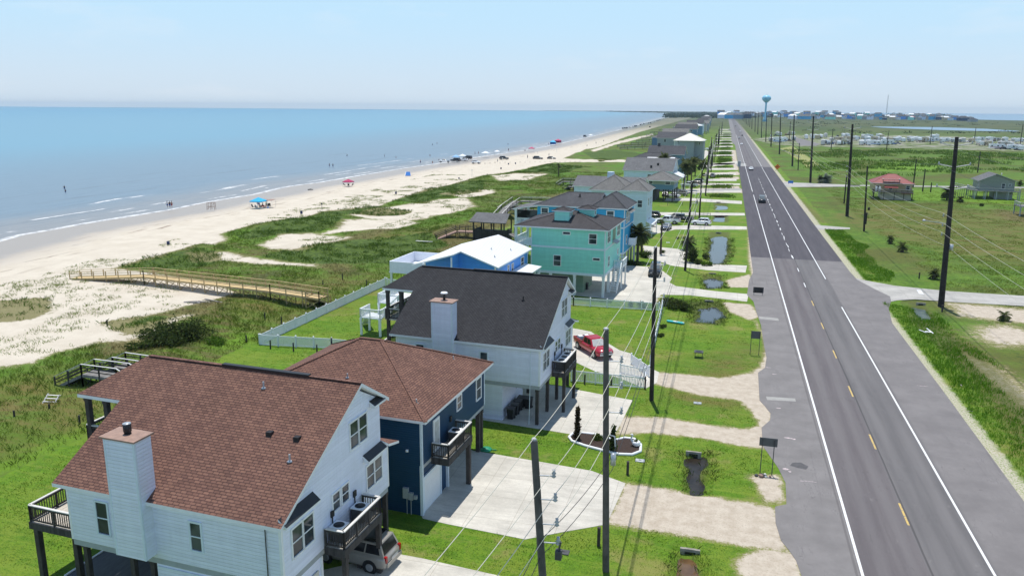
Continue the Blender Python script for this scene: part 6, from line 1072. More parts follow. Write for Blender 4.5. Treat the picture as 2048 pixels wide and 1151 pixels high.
for a in ((1275,524,5.2,2.3,34,'full palm against the front of the azure house',(0,0),16),(1283,506,3.6,1.9,26,'shorter palm beside the azure house palm'),(1376,500,1.6,1.7,30,'round palm behind the leaning roadside pole on the azure house lawn',(0,0),10),(1321,508,6.4,.8,9,'bare trunked palm with a bush at its foot on the azure house lawn'),
 (1326,372,9.5,2.6,30,'tall palm standing above the long grey roof',(0,0),18),(1366,385,8.5,2.5,30,'tall leaning palm right of the slate blue stilt house',(1.6,1),14),(1382,380,9.,2.7,32,'tall palm in the middle of the palm clump near the poles',(.4,0),18),(1374,370,7.5,2.6,30,'palm at the left of the palm clump near the poles',(-.5,0),12),(1402,372,8.,2.4,28,'palm at the right of the palm clump beside the poles',(.3,0),8),(1390,352,6.5,2.3,26,'palm behind the palm clump near the poles'),(1368,360,6.5,2.5,26,'bushy palm in front of the tall cream-roofed house'),(1117,352,4.2,1.3,18,'small lone palm on the dunes above the looping boardwalk',(0,0),6),
 (1640,366,2.2,1.3,16,'narrow dark palm left of the third transmission pole base',(0,0),14),(1649,366,1.6,2.9,34,'broad silver-green palm right of the third transmission pole base',(0,0),8,None,'silverf',(-.2,1.2)),(1780,486,.9,1.0,18,'small stubby palm on the mown verge, farther of the pair',(0,0),6),(1804,503,.9,1.2,20,'small stubby palm on the mown verge, nearer of the pair',(0,0),8),(1868,557,.8,1.1,26,'low bushy palm left of the nearest transmission pole',(0,0),10),(2008,640,.7,1.0,18,'spiky young palm with dry skirt on the sandy patch',(0,0),26),
 (1893,400,2.6,2.6,30,'large palm behind the nearest transmission pole',(0,0),14),(1920,404,.9,1.5,20,'low palm right of the nearest transmission pole'),(1746,397,2.6,.9,10,'dark clipped palm trunk left of the red-roofed house',(0,0),22)): palm(*a)
def shrub(px,py,r,h,n,s,mat,lab,cat='shrub',seed=1,name='shrub'):
    t=thing(name,lab,cat,at(px,py)); b=MB(); rr=random.Random(seed); k=max(3,int(n/220))
    for i in range(k): a=rr.uniform(0,6.28); q=rr.uniform(0,.62)*r; hh=h*rr.uniform(.55,1.); w_=rr.uniform(.25,.55); leaves(b,(math.cos(a)*q*1.15,math.sin(a)*q*1.15,hh*.5),r*w_,r*w_,hh*.5*rr.uniform(.8,1.15),n//k,s*rr.uniform(.7,1.1),seed*31+i,.25)
    b.build('crown',mat,t,uv=False); b=MB()
    for i in range(4): a=i*1.6; b.tube([(0,0,-.1),(math.cos(a)*r*.25,math.sin(a)*r*.25,h*.3),(math.cos(a)*r*.5,math.sin(a)*r*.5,h*.6)],[.06,.045,.02],5)
    b.build('stems','trunk',t); return t
for i,a in enumerate(((325,690,3.2,2.6,3600,.16,'leafdark','large dark bush in the dune meadow, left half of the dark pair'),(382,680,3.6,2.9,4200,.16,'leafdark','large dark bush in the dune meadow, right half of the dark pair'),(430,690,2.2,1.3,1500,.14,'leafbright','bright green bush right of the large dark bushes'),(285,700,1.8,1.2,900,.14,'leaf','low bush at the left foot of the large dark bushes'),
 (1290,514,1.7,1.5,1500,.12,'leaf','rounded bush beside the azure house palm trunk'),(1270,530,2.2,1.,1200,.12,'leafdark','dark hedge bush at the front corner of the azure house'),(1323,506,1.1,.9,600,.1,'leafdark','dark bush round the bare trunked palm'),(1385,525,1.8,3.8,2000,.16,'leafdark','tall dark shrub at the base of the leaning roadside pole'),(1398,528,1.3,1.1,700,.12,'leafdark','dark low bush right of the tall dark shrub'),(1413,532,1.3,.9,700,.12,'leafbright','bright yucca bush at the edge of the azure house drive'),(1412,518,1.,1.3,500,.12,'leafdark','dark bush at the left bank of the long blue pond'),
 (1330,612,1.6,1.4,1500,.12,'leafdark','dark bush at the yard fence corner, left of three'),(1350,616,2.0,1.6,1800,.12,'leafdark','dark bush at the yard fence corner, middle of three'),(1368,620,1.7,1.3,1300,.12,'leafdark','dark bush at the yard fence corner, right of three'),(1262,613,.8,.9,400,.1,'leaf','small shrub behind the yard fence near the pole, left one'),(1288,616,1.1,1.,500,.1,'leaf','small shrub behind the yard fence near the pole, right one'),(1327,655,.7,.6,350,.1,'leaf','small bush outside the roadside yard fence, farther one'),(1323,672,.7,.6,350,.1,'leaf','small bush outside the roadside yard fence, nearer one'),
 (1960,412,.9,1.,300,.16,'leafdark','small dark bush on the lawn before the grey stilt house'),(1354,478,.6,.6,250,.1,'leafdark','small bush at the edge of the azure house lawn'),(2040,372,1.6,2.4,500,.25,'leafdark','dark shrub at the right edge beyond the grey stilt house'),(1312,548,.5,.5,200,.1,'leaf','small shrub beside the mint house driveway'),
 (1358,352,3.,3.2,600,.3,'leafdark','dark tree beside the tall cream-roofed house, leftmost of the clump'),(1372,350,2.6,3.,600,.3,'leafdark','dark tree beside the tall cream-roofed house, second of the clump'),(1386,344,2.4,2.6,500,.3,'leaf','green tree before the tall cream-roofed house, third of the clump'),(1400,340,2.,2.4,500,.3,'leafdark','dark tree before the white driveway of the cream-roofed house'),(1408,352,1.8,1.6,400,.25,'leaf','low green bush among the far roadside poles'),(1402,362,1.6,1.5,400,.22,'leafdark','dark low bush beyond the white pickup'),(1396,322,2.,2.2,400,.3,'leafdark','dark bush at the corner of the cream-roofed house'))): shrub(*a,seed=i+2)
# ------------------------------------------------------------------ beach
MT['cyan']=plain('cyan_canopy',(.02,.42,.72),.6,var=.06); MT['magenta']=plain('magenta_canopy',(.45,.03,.12),.6,var=.08); MT['bluec']=plain('blue_canopy',(.03,.2,.6),.6,var=.08); MT['whitec']=plain('white_canopy',(.78,.80,.82),.6,var=.05); MT['lbluec']=plain('light_blue_canopy',(.22,.45,.72),.6,var=.05)
BZ=lambda px,py:at(px,py,-.15)
def canopy(px,py,w,h,mat,lab,side=None,group='beach canopies'):
    t=thing('beach_canopy',lab,'canopy',BZ(px,py),random.uniform(-.2,.2),group); b=MB(); q=w/2; A=[(-q,-q,h),(q,-q,h),(q,q,h),(-q,q,h)]; B=[(-q,-q,h-.25),(q,-q,h-.25),(q,q,h-.25),(-q,q,h-.25)]; b.add(A+[(0,0,h+w*.28)],[(0,1,4),(1,2,4),(2,3,4),(3,0,4)]); b.add(A+B,[(4,5,1,0),(5,6,2,1),(6,7,3,2),(7,4,0,3)]); b.build('roof',mat,t,uv=False)
    for x in (-1,1):
        for y in (-1,1): b=MB(); b.bar((x*(q-.05),y*(q-.05),0),(x*(q-.05),y*(q-.05),h),.06); b.build('leg','silver',t,uv=False)
    if side: b=MB(); b.box(-q,q,q-.03,q,.1,h-.2); b.box(-q,-q+.03,-q,q,.1,h-.2); b.build('side_cloth',side,t,uv=False)
    return t
def beach_chair(loc,rz,mat,lab):
    t=thing('beach_chair',lab,'chair',loc,rz,'beach chairs'); b=MB(); b.box(-.28,.28,-.28,.28,.3,.36); b.build('seat',mat,t,uv=False); b=MB(); b.bar((-.3,0,.36),(-.5,0,1.05),.55,.05); b.build('backrest',mat,t,uv=False)
    for x in (-.25,.25):
        for y in (-.25,.25): b=MB(); b.bar((x,y,0),(x,y,.32),.04); b.build('leg','silver',t,uv=False)
    return t
canopy(518,416,3.3,2.0,'cyan','bright blue beach canopy shading people and chairs, closest to the camera')
tb=BZ(541,415); t=thing('shade_awning','tan awning panel beside the bright blue canopy','canopy',tb,0,'beach canopies'); b=MB(); b.slab([(-2.2,-1,1.9),(1.2,-1,2.05),(1.2,1,2.25),(-2.2,1,2.1)],.05); b.build('awning_cloth','brownm',t); [ (lambda b:b.build('leg','silver',t))(MB().bar((x,y,0),(x,y,1.95),.05)) for x in (-2,1.1) for y in (-.9,.9)]
for i,(px,py,mt) in enumerate(((507,416,'black'),(514,417,'dgrey'),(521,417,'black'),(529,416,'lampred'),(534,415,'black'),(540,414,'dgrey'))): beach_chair(BZ(px,py),i*1.1,mt,'%s beach chair from the left under the bright blue canopy'%('first','second','third','fourth','fifth','sixth')[i])
for i,(px,py) in enumerate(((512,414),(526,413),(536,416))):
    t=thing('cool_box','%s cool box under the bright blue canopy'%('left','middle','right')[i],'cool box',BZ(px,py),i,'cool boxes'); b=MB(); b.box(-.35,.35,-.22,.22,0,.38); b.build('box_body',('whitec','lampred','bluec')[i],t); b=MB(); b.box(-.37,.37,-.24,.24,.38,.46); b.build('lid','whitec',t)
canopy(697,372,2.9,1.6,'magenta','magenta red beach canopy alone on the sand')
for i,(px,py) in enumerate(((690,372),(697,373),(704,372))): beach_chair(BZ(px,py),1.+i,'black','%s dark beach chair under the magenta canopy'%('left','middle','right')[i])
t=thing('beach_tent','small blue and white beach tent on the wet sand','tent',BZ(816,351),.4); b=MB(); b.add([(-1.1,-.9,0),(1.1,-.9,0),(1.1,.9,0),(-1.1,.9,0),(-.8,.2,1.5),(.8,.2,1.5)],[(0,1,5,4),(2,3,4,5),(1,2,5),(3,0,4),(3,2,1,0)]); b.build('tent_cloth','bluec',t,uv=False); b=MB(); b.bar((-1.2,-.95,.03),(-.8,.2,1.54),.3,.03); b.build('white_panel','whitec',t,uv=False)
for px,py,w,mt,lab,sd in ((912,321,3.6,'lbluec','light blue canopy over the parked cars on the beach',None),(925,319,3.4,'whitec','white canopy over the parked cars on the beach',None),(971,313,3.8,'whitec','white canopy with chairs right of the parked beach cars',None),(994,310,3.2,'whitec','small white canopy behind the white one with chairs',None),(1063,303,3.4,'magenta','low red and white canopy on the upper beach',None),(1106,289,4.5,'cyan','blue canopy with blue side cloth beside a red one far along the beach','bluec'),(1116,286,4.5,'magenta','dark red canopy beside the blue one far along the beach','magenta'),(1181,275,4,'whitec','white canopy beside a lone car far along the beach',None)): canopy(px,py,w,2.0,mt,lab,sd)
BC=[('pickup','white',(889,325),200,'white pickup at the left end of the beach car cluster'),('suv','black',(911,323),170,'black car under the light blue beach canopy'),('car','white',(928,322),160,'white car right of the black one under the beach canopies'),('suv','black',(935,318),165,'black car at the right end of the beach car cluster'),('cross','white',(952,327),10,'white car standing alone below the beach car cluster'),('suv','black',(1008,319),15,'black sport utility car in the middle of the beach'),('suv','black',(1076,319),5,'black car to the right of the one in the middle of the beach'),('cross','black',(1103,319),5,'dark car at the end of the sand track through the dunes'),('suv','black',(1170,274),80,'lone dark car far along the beach')]
for k,c,px,deg,lab in BC: p=BZ(*px); vehicle(k,c,p,math.radians(deg),lab)
fb=[vehicle('suv',c,BZ(*px),math.radians(80),lab) for c,px,lab in (('black',(1246,258),'first dark car from the left in the far row of beach cars'),('white',(1259,255.5),'first white car from the left in the far row of beach cars'))]
for i,(px,py) in enumerate(((1250,257.5),(1254,257),(1266,254.5),(1270,253.5),(1273,253),(1281,250.5),(1284,249.5),(1288,248.5),(1297,247),(1301,246.5),(1309,243.5),(1314,242.5),(1317,241.5),(1320,240.5),(1324,239.5))):
    w=i%4==2; d=dup(fb[1 if w else 0],BZ(px,py),math.radians(75+8*(i%3)),'%s %s car after the first in the far row of beach cars'%(ORD[i+1],'white' if w else 'dark'),'far row of cars on the beach')
fb[0]['group']=fb[1]['group']='far row of cars on the beach'; dup(fb[0],BZ(1300,255),1.5,'dark car by itself between the far beach row and the dunes','far row of cars on the beach')
K0=None
for i,(px,py) in enumerate(((337,492),(603,429),(792,389),(918,360),(1002,339),(1017,330),(1031,329))):
    lab='dark blue litter barrel on the sand, %s along the beach'%ORD[i]
    if K0 is None: K0=thing('litter_barrel',lab,'barrel',at(px,py),0,'litter barrels on the beach'); b=MB(); b.lathe([(.27,0),(.29,.05),(.29,.3),(.3,.32),(.29,.34),(.29,.6),(.3,.62),(.29,.64),(.29,.92),(.27,.95),(.25,.93)],n=14); b.build('drum',plain('navy_drum',(.02,.03,.09),.5),K0)
    else: dup(K0,at(px,py),i,lab)
for i,(px,py,h,lab) in enumerate(((644,423,1.9,'thin post with a small dark box on the beach'),(944,352,2.2,'thin white post on the beach beside the dune edge'),(1005,323,1.5,'marker post right of the beach car cluster'),(1113,304,2.0,'white marker post far up the beach'),(1075,307,1.,'short marker post on the upper beach'))):
    t=thing('beach_post',lab,'post',at(px,py)); b=MB(); b.tube([(0,0,-.3),(0,0,h)],.06,6); b.build('post_shaft','lcap' if i else 'gwood',t); b=MB(); b.box(-.16,.16,-.1,.1,h-.05,h+.35); b.build('post_box','dgrey' if i==0 else 'whitec',t)
K0=None
for i in range(22):
    px=950+i*10.; py=327.5-i*.15+(i%3)*.3; lab='%s of the small wooden bollards in a row across the beach'%('first' if i==0 else (ORD+['twenty-first','twenty-second'])[i])
    if K0 is None: K0=thing('beach_bollard',lab,'bollard',at(px,py),0,'row of bollards on the beach'); b=MB(); b.tube([(0,0,-.2),(0,0,.75)],.09,7); b.build('bollard','gwood',K0)
    else: dup(K0,at(px,py),0,lab)
t=thing('driftwood_rack','rickety wooden driftwood frame on the wet sand','frame',BZ(423,419),.3); b=MB(); [b.bar((x,y,0),(x*.9,y,1.9),.09) for x in (-1.,0,1.) for y in (-.5,.5)]; b.build('uprights','brownm',t); b=MB(); [b.bar((-1,y,z),(1,y,z),.06) for y in (-.5,.5) for z in (.8,1.8)]; b.bar((-1,-.5,.1),(1,.5,1.8),.05); b.build('crossbars','brownm',t)
t=thing('driftwood_log','dark log lying on the wet sand between the canopies','log',BZ(621,380),.5); b=MB(); b.tube([(-.9,0,.15),(.1,.05,.22),(.9,-.1,.15)],[.16,.2,.1],8); b.build('log','dpost',t)
for x,y,_ in ():pass
t=thing('fire_pit','dark washed-up timber on the sand below the dune end of the boardwalk','log',at(384,610)); b=MB(); b.tube([(-1.2,0,.2),(.5,.3,.3),(1.6,.1,.15)],[.25,.3,.12],8); b.tube([(.2,.2,.3),(.8,-.6,.5)],[.12,.05],6); b.build('log','gwood',t)
# ------------------------------------------------------------------ people (one skinned body each, clothing and hair as parts)
def skinmesh(name,J,E,mat,sub=1):
    me=bpy.data.meshes.new(name); me.from_pydata([j[:3] for j in J],E,[]); o=bpy.data.objects.new(name,me); COL.objects.link(o)
    md=o.modifiers.new('skin','SKIN'); md.use_smooth_shade=True; o.modifiers.new('sub','SUBSURF').levels=sub
    for i,j in enumerate(J): d=me.skin_vertices[0].data[i]; r=j[3] if not hasattr(j[3],'__len__') else j[3]; d.radius=(r,r) if not hasattr(r,'__len__') else r; d.use_root=(i==0)
    dg=bpy.context.evaluated_depsgraph_get(); dg.update(); q=bpy.data.meshes.new_from_object(o.evaluated_get(dg)); bpy.data.objects.remove(o); q.materials.clear(); q.materials.append(m(mat)); q.name=name; return q
for k,c in dict(skin1=(.42,.24,.16),skin2=(.25,.13,.08),hair1=(.03,.02,.015),shorts_b=(.03,.08,.3),shorts_r=(.4,.03,.04),shirt_w=(.75,.75,.74),shirt_k=(.03,.03,.035),shirt_g=(.1,.3,.2)).items(): MT[k]=plain(k,c,.7,.2,var=.05)
def pose(kind):
    hip=.92; L=.0
    if kind=='stand': lg=[((.1,0,.88),(.11,.02,.48),(.12,0,.06),(.12,-.14,.03)),((-.1,0,.88),(-.11,.02,.48),(-.12,0,.06),(-.12,-.14,.03))]; ar=[((.2,0,1.4),(.27,.02,1.1),(.28,-.06,.84),(.28,-.08,.75)),((-.2,0,1.4),(-.27,.02,1.1),(-.28,-.06,.84),(-.28,-.08,.75))]; off=0
    elif kind=='walk': lg=[((.1,0,.88),(.1,-.18,.5),(.1,-.3,.07),(.1,-.43,.04)),((-.1,0,.88),(-.1,.1,.48),(-.1,.38,.14),(-.1,.33,.03))]; ar=[((.2,0,1.4),(.26,.18,1.14),(.26,.12,.88),(.26,.08,.8)),((-.2,0,1.4),(-.26,-.15,1.13),(-.26,-.33,.93),(-.26,-.4,.88))]; off=0
    elif kind=='sit': off=-.47; lg=[((.1,0,.88),(.12,-.42,.92),(.12,-.46,.5),(.12,-.6,.5)),((-.1,0,.88),(-.12,-.42,.92),(-.12,-.46,.5),(-.12,-.6,.5))]; ar=[((.2,0,1.4),(.27,-.08,1.12),(.2,-.34,1.02),(.18,-.42,1.)),((-.2,0,1.4),(-.27,-.08,1.12),(-.2,-.34,1.02),(-.18,-.42,1.))]
    else: off=-.75; lg=[((.1,0,.88),(.1,0,.5),(.1,0,.1),(.1,-.1,.06)),((-.1,0,.88),(-.1,0,.5),(-.1,0,.1),(-.1,-.1,.06))]; ar=[((.2,0,1.4),(.42,0,1.2),(.58,-.1,1.1),(.64,-.14,1.1)),((-.2,0,1.4),(-.42,0,1.2),(-.58,-.1,1.1),(-.64,-.14,1.1))]
    J=[(0,0,.95,(.16,.11)),(0,.01,1.15,(.14,.1)),(0,0,1.36,(.17,.11)),(0,-.01,1.5,.055),(0,-.03,1.6,(.075,.085)),(0,-.02,1.7,(.07,.085))]; E=[(0,1),(1,2),(2,3),(3,4),(4,5)]
    for ch in lg:
        i=len(J); J+=[(*p,r) for p,r in zip(ch,(.09,.06,.038,.03))]; E+=[(0,i),(i,i+1),(i+1,i+2),(i+2,i+3)]
    for ch in ar:
        i=len(J); J+=[(*p,r) for p,r in zip(ch,(.055,.042,.032,.028))]; E+=[(2,i),(i,i+1),(i+1,i+2),(i+2,i+3)]
    return [(x,y,z+off,r) for x,y,z,r in J],E,lg,off
PM={}
def person(loc,kind,rz,skin,top,bot,label,group='people on the beach'):
    t=thing('person',label,'person',loc,rz,group)
    k=(kind,skin)
    if k not in PM: J,E,lg,off=pose(kind); PM[k]=(skinmesh('person_body_%s'%kind,J,E,skin),lg,off)
    me,lg,off=PM[k]; o=bpy.data.objects.new('body',me); COL.objects.link(o); o.parent=t
    b=MB(); b.tube([(0,0,off+.86),(0,.0,off+1.0)],[.2,.19],10)
    for ch in lg: b.tube([Vector(ch[0])+Vector((0,0,off+.02)),Vector(ch[0]).lerp(Vector(ch[1]),.75)+Vector((0,0,off))],[.125,.1],8)
    b.build('shorts',bot,t,uv=False)
    if top: b=MB(); b.tube([(0,0,off+.98),(0,.01,off+1.2),(0,0,off+1.42),(0,0,off+1.49)],[.185,.175,.2,.1],10); b.build('shirt',top,t,uv=False)
    b=MB(); b.lathe([(.09,-.1),(.115,0),(.1,.08),(.03,.125)],(0,.015,off+1.7),10); b.build('hair','hair1',t,uv=False); return t
PP=[((335,415),'walk',.3,'skin2','shirt_w','shorts_b','person in white shirt, left of the three walking at the water edge'),((340,415.5),'walk',.5,'skin1','shirt_k','shorts_b','person in dark shirt, middle of the three at the water edge'),((344,415),'walk',.2,'skin1',None,'shorts_r','bare chested person, right of the three at the water edge'),((129,377),'wade',1,'skin1','shirt_k','shorts_b','wading person farther from the shore, of the two at the left'),((131,384),'wade',2,'skin2','shirt_k','shorts_b','wading person nearer the shore, of the two at the left'),
((659,334),'walk',1,'skin1',None,'shorts_b','person wading in the surf, left one of two near the magenta canopy'),((666,334.5),'stand',1,'skin2',None,'shorts_b','person wading in the surf, right one of two near the magenta canopy'),((694,312),'wade',1,'skin1','shirt_k','shorts_b','swimmer off the magenta canopy, nearer the left'),((769,315),'stand',2,'skin1',None,'shorts_b','swimmer standing offshore of the small blue tent'),((792,315.5),'wade',2,'skin1',None,'shorts_r','swimmer right of the standing one offshore'),((865,290),'wade',0,'skin2','shirt_k','shorts_b','swimmer far offshore of the beach cars, left of two'),((874,287.5),'wade',0,'skin1',None,'shorts_b','swimmer far offshore of the beach cars, right of two'),((860,312),'wade',0,'skin1',None,'shorts_r','swimmer in the surf left of the beach cars'),
((878,325),'stand',.5,'skin2','shirt_k','shorts_b','person in dark shirt standing left of the beach cars'),((841,327),'stand',.5,'skin1',None,'shorts_b','person at the water edge, left of the dark shirted one'),((865,327),'sit',.5,'skin1',None,'shorts_r','person sitting at the water edge left of the beach cars'),((950,309),'walk',1.2,'skin1',None,'shorts_b','left of two people walking in the surf behind the beach cars'),((957,308),'walk',1.2,'skin2',None,'shorts_r','right of two people walking in the surf behind the beach cars'),((995,325),'stand',2,'skin1','shirt_g','shorts_b','person in green shirt left of the black car in mid beach'),((1055,318),'stand',2,'skin2','shirt_k','shorts_b','person in dark shirt between the two black beach cars, left one'),((1066,319),'stand',1,'skin1','shirt_w','shorts_b','person in white shirt beside the second black beach car'),((1055,314),'sit',1,'skin1','shirt_r' if False else 'shirt_g','shorts_b','person sitting behind the one between the black beach cars'),((1098,313),'stand',2,'skin1','shirt_k','shorts_b','person behind the dark car at the sand track'),((1017,302),'stand',1,'skin2','shirt_k','shorts_r','person at the surf edge behind the mid beach car'),((1016,289),'wade',1,'skin1','shirt_k','shorts_b','swimmer beyond the surf edge in mid beach'),((1097,290),'stand',2,'skin1','shirt_k','shorts_b','person left of the blue side-cloth canopy'),
((1050,303),'sit',0,'skin1','shirt_k','shorts_b','person sitting left of the low red canopy'),((1192,288),'walk',2,'skin2','shirt_k','shorts_b','person walking on the upper beach by the dune path'),((1207,284),'walk',2,'skin1','shirt_k','shorts_b','person walking farther along the upper beach'),((1174,294),'stand',2,'skin1','shirt_k','shorts_b','person standing on the upper beach left of the walkers'),((516,413),'stand',.5,'skin2','shirt_k','shorts_b','standing person at the left under the bright blue canopy'),((519,414),'stand',1.9,'skin1',None,'shorts_b','standing person in the middle under the bright blue canopy'),((526,415),'sit',2.4,'skin1','shirt_k','shorts_r','person sitting under the bright blue canopy'),((533,413),'sit',3.4,'skin2','shirt_g','shorts_b','person in green sitting under the bright blue canopy')]
for px,k,rz,s,a,b_,lab in PP:
    sea_=k in('wade',) or 'surf' in lab or 'swimmer' in lab; z_=SEA_Z-(.25 if sea_ and k!='wade' else 0) if sea_ else -.25
    person(at(*px,z_),k,rz,s,a,b_,lab)
# ------------------------------------------------------------------ trailer park
def trailer(L,kind,wall,stripe,loc,rz,lab):
    t=thing(dict(t='travel_trailer',m='motorhome',f='fifth_wheel_trailer')[kind],lab,'motorhome' if kind=='m' else 'camper trailer',loc,rz,'campers in the trailer park'); w=1.25; h=3.1 if kind!='f' else 3.6
    b=MB(); out=[(-L/2,.6),(L/2-.5,.6),(L/2,1.2),(L/2-.1,2.4),(L/2-.6,h),(-L/2+.2,h),(-L/2,h-.3)]
    if kind=='f': out=[(-L/2,.6),(L/2-2.2,.6),(L/2-2.1,1.7),(L/2,1.8),(L/2-.2,3.2),(L/2-.6,h),(-L/2+.2,h),(-L/2,h-.3)]
    b.extr([(x,-w,z) for x,z in out],(0,2*w,0)); b.build('body',wall,t,uv=False)
    b=MB(); b.box(-L/2+.05,L/2-.7,-w-.012,w+.012,1.05,1.35); b.build('stripe',stripe,t,uv=False)
    for x in (-L/2+1.2,0,L/2-2.2):
        b=MB(); b.box(x-.5,x+.5,-w-.02,w+.02,1.65,2.35); b.build('window','tint',t,uv=False)
    b=MB(); b.box(.9,1.6,-w-.025,-w,.7,2.6); b.build('door','trim',t,uv=False); b=MB(); b.box(-.5,.5,-.4,.4,h,h+.3); b.build('air_conditioner_unit','trim',t,uv=False)
    if kind=='m': b=MB(); b.box(L/2-.35,L/2+.02,-w*.9,w*.9,1.5,2.4); b.build('windscreen','tint',t,uv=False)
    for s in (-1,1):
        for x in ((-.5,.5) if kind!='m' else (-L/2+1.8,L/2-1.6)): b=MB(); b.tube([(x,s*w*.75,.4),(x,s*w*1.01,.4)],.4,12); b.build('wheel','rubber',t,uv=False)
    b=MB(); b.box(-1.8,1.8,w,w+1.9,2.5,2.56) if kind!='m' else b.box(-L/2+.3,-L/2+2.,-w-.5,-w,.7,2.7); b.build('awning' if kind!='m' else 'slide_out',('blind' if kind!='m' else wall),t,uv=False); t.scale=(1.1,1.1,1.15); return t
RVR=random.Random(5); rows=[]
rowdef=[(1538,1592,272,270,5),(1536,1588,284,282,5),(1608,1645,279,276,3),(1605,1700,276,274,6),(1660,1712,283,281,4),(1640,1700,290,289,5),(1712,1770,277,276,4),(1722,1835,283,281,7),(1715,1800,290,289,6),(1845,1880,278,277,2),(1800,1860,284,283,4),(1880,1960,284,284,5),(1950,2046,281,284,6),(1955,2046,290,293,6),(1990,2046,298,300,4),(2060,2150,290,296,5)]
nr=0; WL=['white','tan','grey']; protos=[]
for ri,(x0,x1,y0,y1,n) in enumerate(rowdef):
    n=int(n*1.6)
    for k in range(n):
        f=(k+.5)/n; px=x0+(x1-x0)*f+RVR.uniform(-3,3); py=y0+(y1-y0)*f+RVR.uniform(-1,1); ps=at(px,py); rz=RVR.choice((0.1,1.65,1.5,1.6,1.75,-1.5))+RVR.uniform(-.1,.1); q=RVR.random()
        lab='%s in row %s of the trailer park, %s from the left'; rown=('one','two','three','four','five','six','seven','eight','nine','ten','eleven','twelve','thirteen','fourteen','fifteen','sixteen')[ri]; od=(['first']+ORD[1:]+['twenty-first'])[k]
        if q<.6:
            kd='tmf'[int(RVR.random()*2.99)]; wl=RVR.choice(('car_white','car_white','trim','lcap','car_tan','whitec')); trailer(RVR.uniform(7,11),kd,wl,RVR.choice(('dgrey','bluec','brownm','car_teal','lampred')),ps,rz,lab%('%s %s'%('tan' if 'tan' in wl else 'white',dict(t='travel trailer',m='motorhome',f='tall fifth-wheel trailer')[kd]),rown,od))
        else: kd=RVR.choice(('pickup','suv','car')); cl=RVR.choice(('white','black','black','grey','blue','maroon','grey')); vehicle(kd,cl,ps,rz,lab%(cl+' '+dict(pickup='pickup',suv='sport utility car',car='saloon car')[kd],rown,od),'cars parked in the trailer park')
for px,py,kd,lab in ((1545+288,280.5,'m','big white motorhome in the middle distance of the trailer park'),(1855,284,'m','white motorhome right of the big one in the trailer park'),(1883,283.5,'t','white trailer at the gap in the trailer park'),(1737,288,'m','white motorhome at the front edge of the trailer park'),(1560,285,'f','tall white camper at the left end of the trailer park')): trailer(11,kd,'car_white','bluec',at(px,py),.1,lab)
# ------------------------------------------------------------------ town on the horizon
TR=random.Random(9); WT_=['sky_siding','slate_siding','mint_siding','grey_siding','white_siding','beige_siding','azure_siding','navy_siding','tan_siding','pale_siding']; RT_=['dgrey_shingle','grey_shingle','white_metal','weath_shingle','dgrey_shingle','char_shingle']
PT=[]
def town_house(px,py,i,lab,sc_=1.):
    base=at(px,py); 
    if len(PT)<10:
        w,d,h=TR.uniform(12,18),TR.uniform(10,14),TR.uniform(8,12)
        t=far_house(w,d,h,WT_[len(PT)],RT_[len(PT)%6],'hip' if len(PT)%2 else 'gable',base,TR.uniform(-.4,.4),lab,'houses of the town on the horizon'); t.scale=(sc_,)*3; PT.append(t); return
    dup(PT[i%10],base,TR.uniform(-.6,.6),lab,'houses of the town on the horizon',None,sc_)
NUM=lambda k: (['first']+ORD[1:]+['twenty-first','twenty-second','twenty-third','twenty-fourth','twenty-fifth','twenty-sixth','twenty-seventh','twenty-eighth','twenty-ninth','thirtieth','thirty-first','thirty-second','thirty-third','thirty-fourth','thirty-fifth','thirty-sixth'])[k]
i=0
for rname,(x0,x1,y0,y1,n,s0) in (('front',(1588,1945,239.5,242.5,34,1.05)),('middle',(1500,1905,235.,238.5,36,1.25)),('back',(1436,1700,231.5,233.2,30,1.6)),('rear',(1700,1880,234,235.5,14,1.3))):
    for k in range(n):
        f=(k+.5)/n; px=x0+(x1-x0)*f+TR.uniform(-3.5,3.5); py=y0+(y1-y0)*f+TR.uniform(-.5,.5); town_house(px,py,i,'%s house from the left in the %s rank of the town on the horizon'%(NUM(k),rname),s0*TR.uniform(.75,1.2)); i+=1
for px,py,w,h,wl,rf,lab in ((1447,238.5,34,13,'white_siding','white_metal','large white roofed building where the road meets the town'),(1460,239.5,30,13,'azure_siding','weath_shingle','wide blue building where the road meets the town, left one'),(1476,240,26,14,'slate_siding','grey_shingle','wide slate building where the road meets the town, middle one'),(1493,239,26,15,'navy_siding','dgrey_shingle','dark blue building right of the road end'),(1585,240.2,24,12,'white_siding','white_metal','white roofed building left of the fourth transmission pole'),(1608,240.5,34,11,'azure_siding','grey_shingle','long bright blue building between the third and fourth transmission poles'),(1660,241,26,10,'mint_siding','dgrey_shingle','green house in the front rank of the town'),(1925,244,26,11,'navy_siding','dgrey_shingle','dark blue house near the right end of the town'),(1818,241,30,9,'slate_siding','red_metal','house with white arched roof in the town'),(1945,245.5,18,8,'grey_siding','char_shingle','last dark house at the right end of the town')): far_house(w,14,h,wl,rf,'hip',at(px,py),TR.uniform(-.2,.2),lab,'large buildings of the town')
for i,(px,h) in enumerate(((1500,23),(1507,28),(1515,26),(1522,24),(1672,26),(1680,24),(1705,27),(1714,24),(1726,25),(1765,22),(1788,24),(1797,22),(1810,23),(1618,22),(1640,20))):
    g=at(px,234.5); pole('town_mast','%s thin pole from the left rising above the town'%NUM(i),g,h,0,.32,.25,group='thin poles above the town')
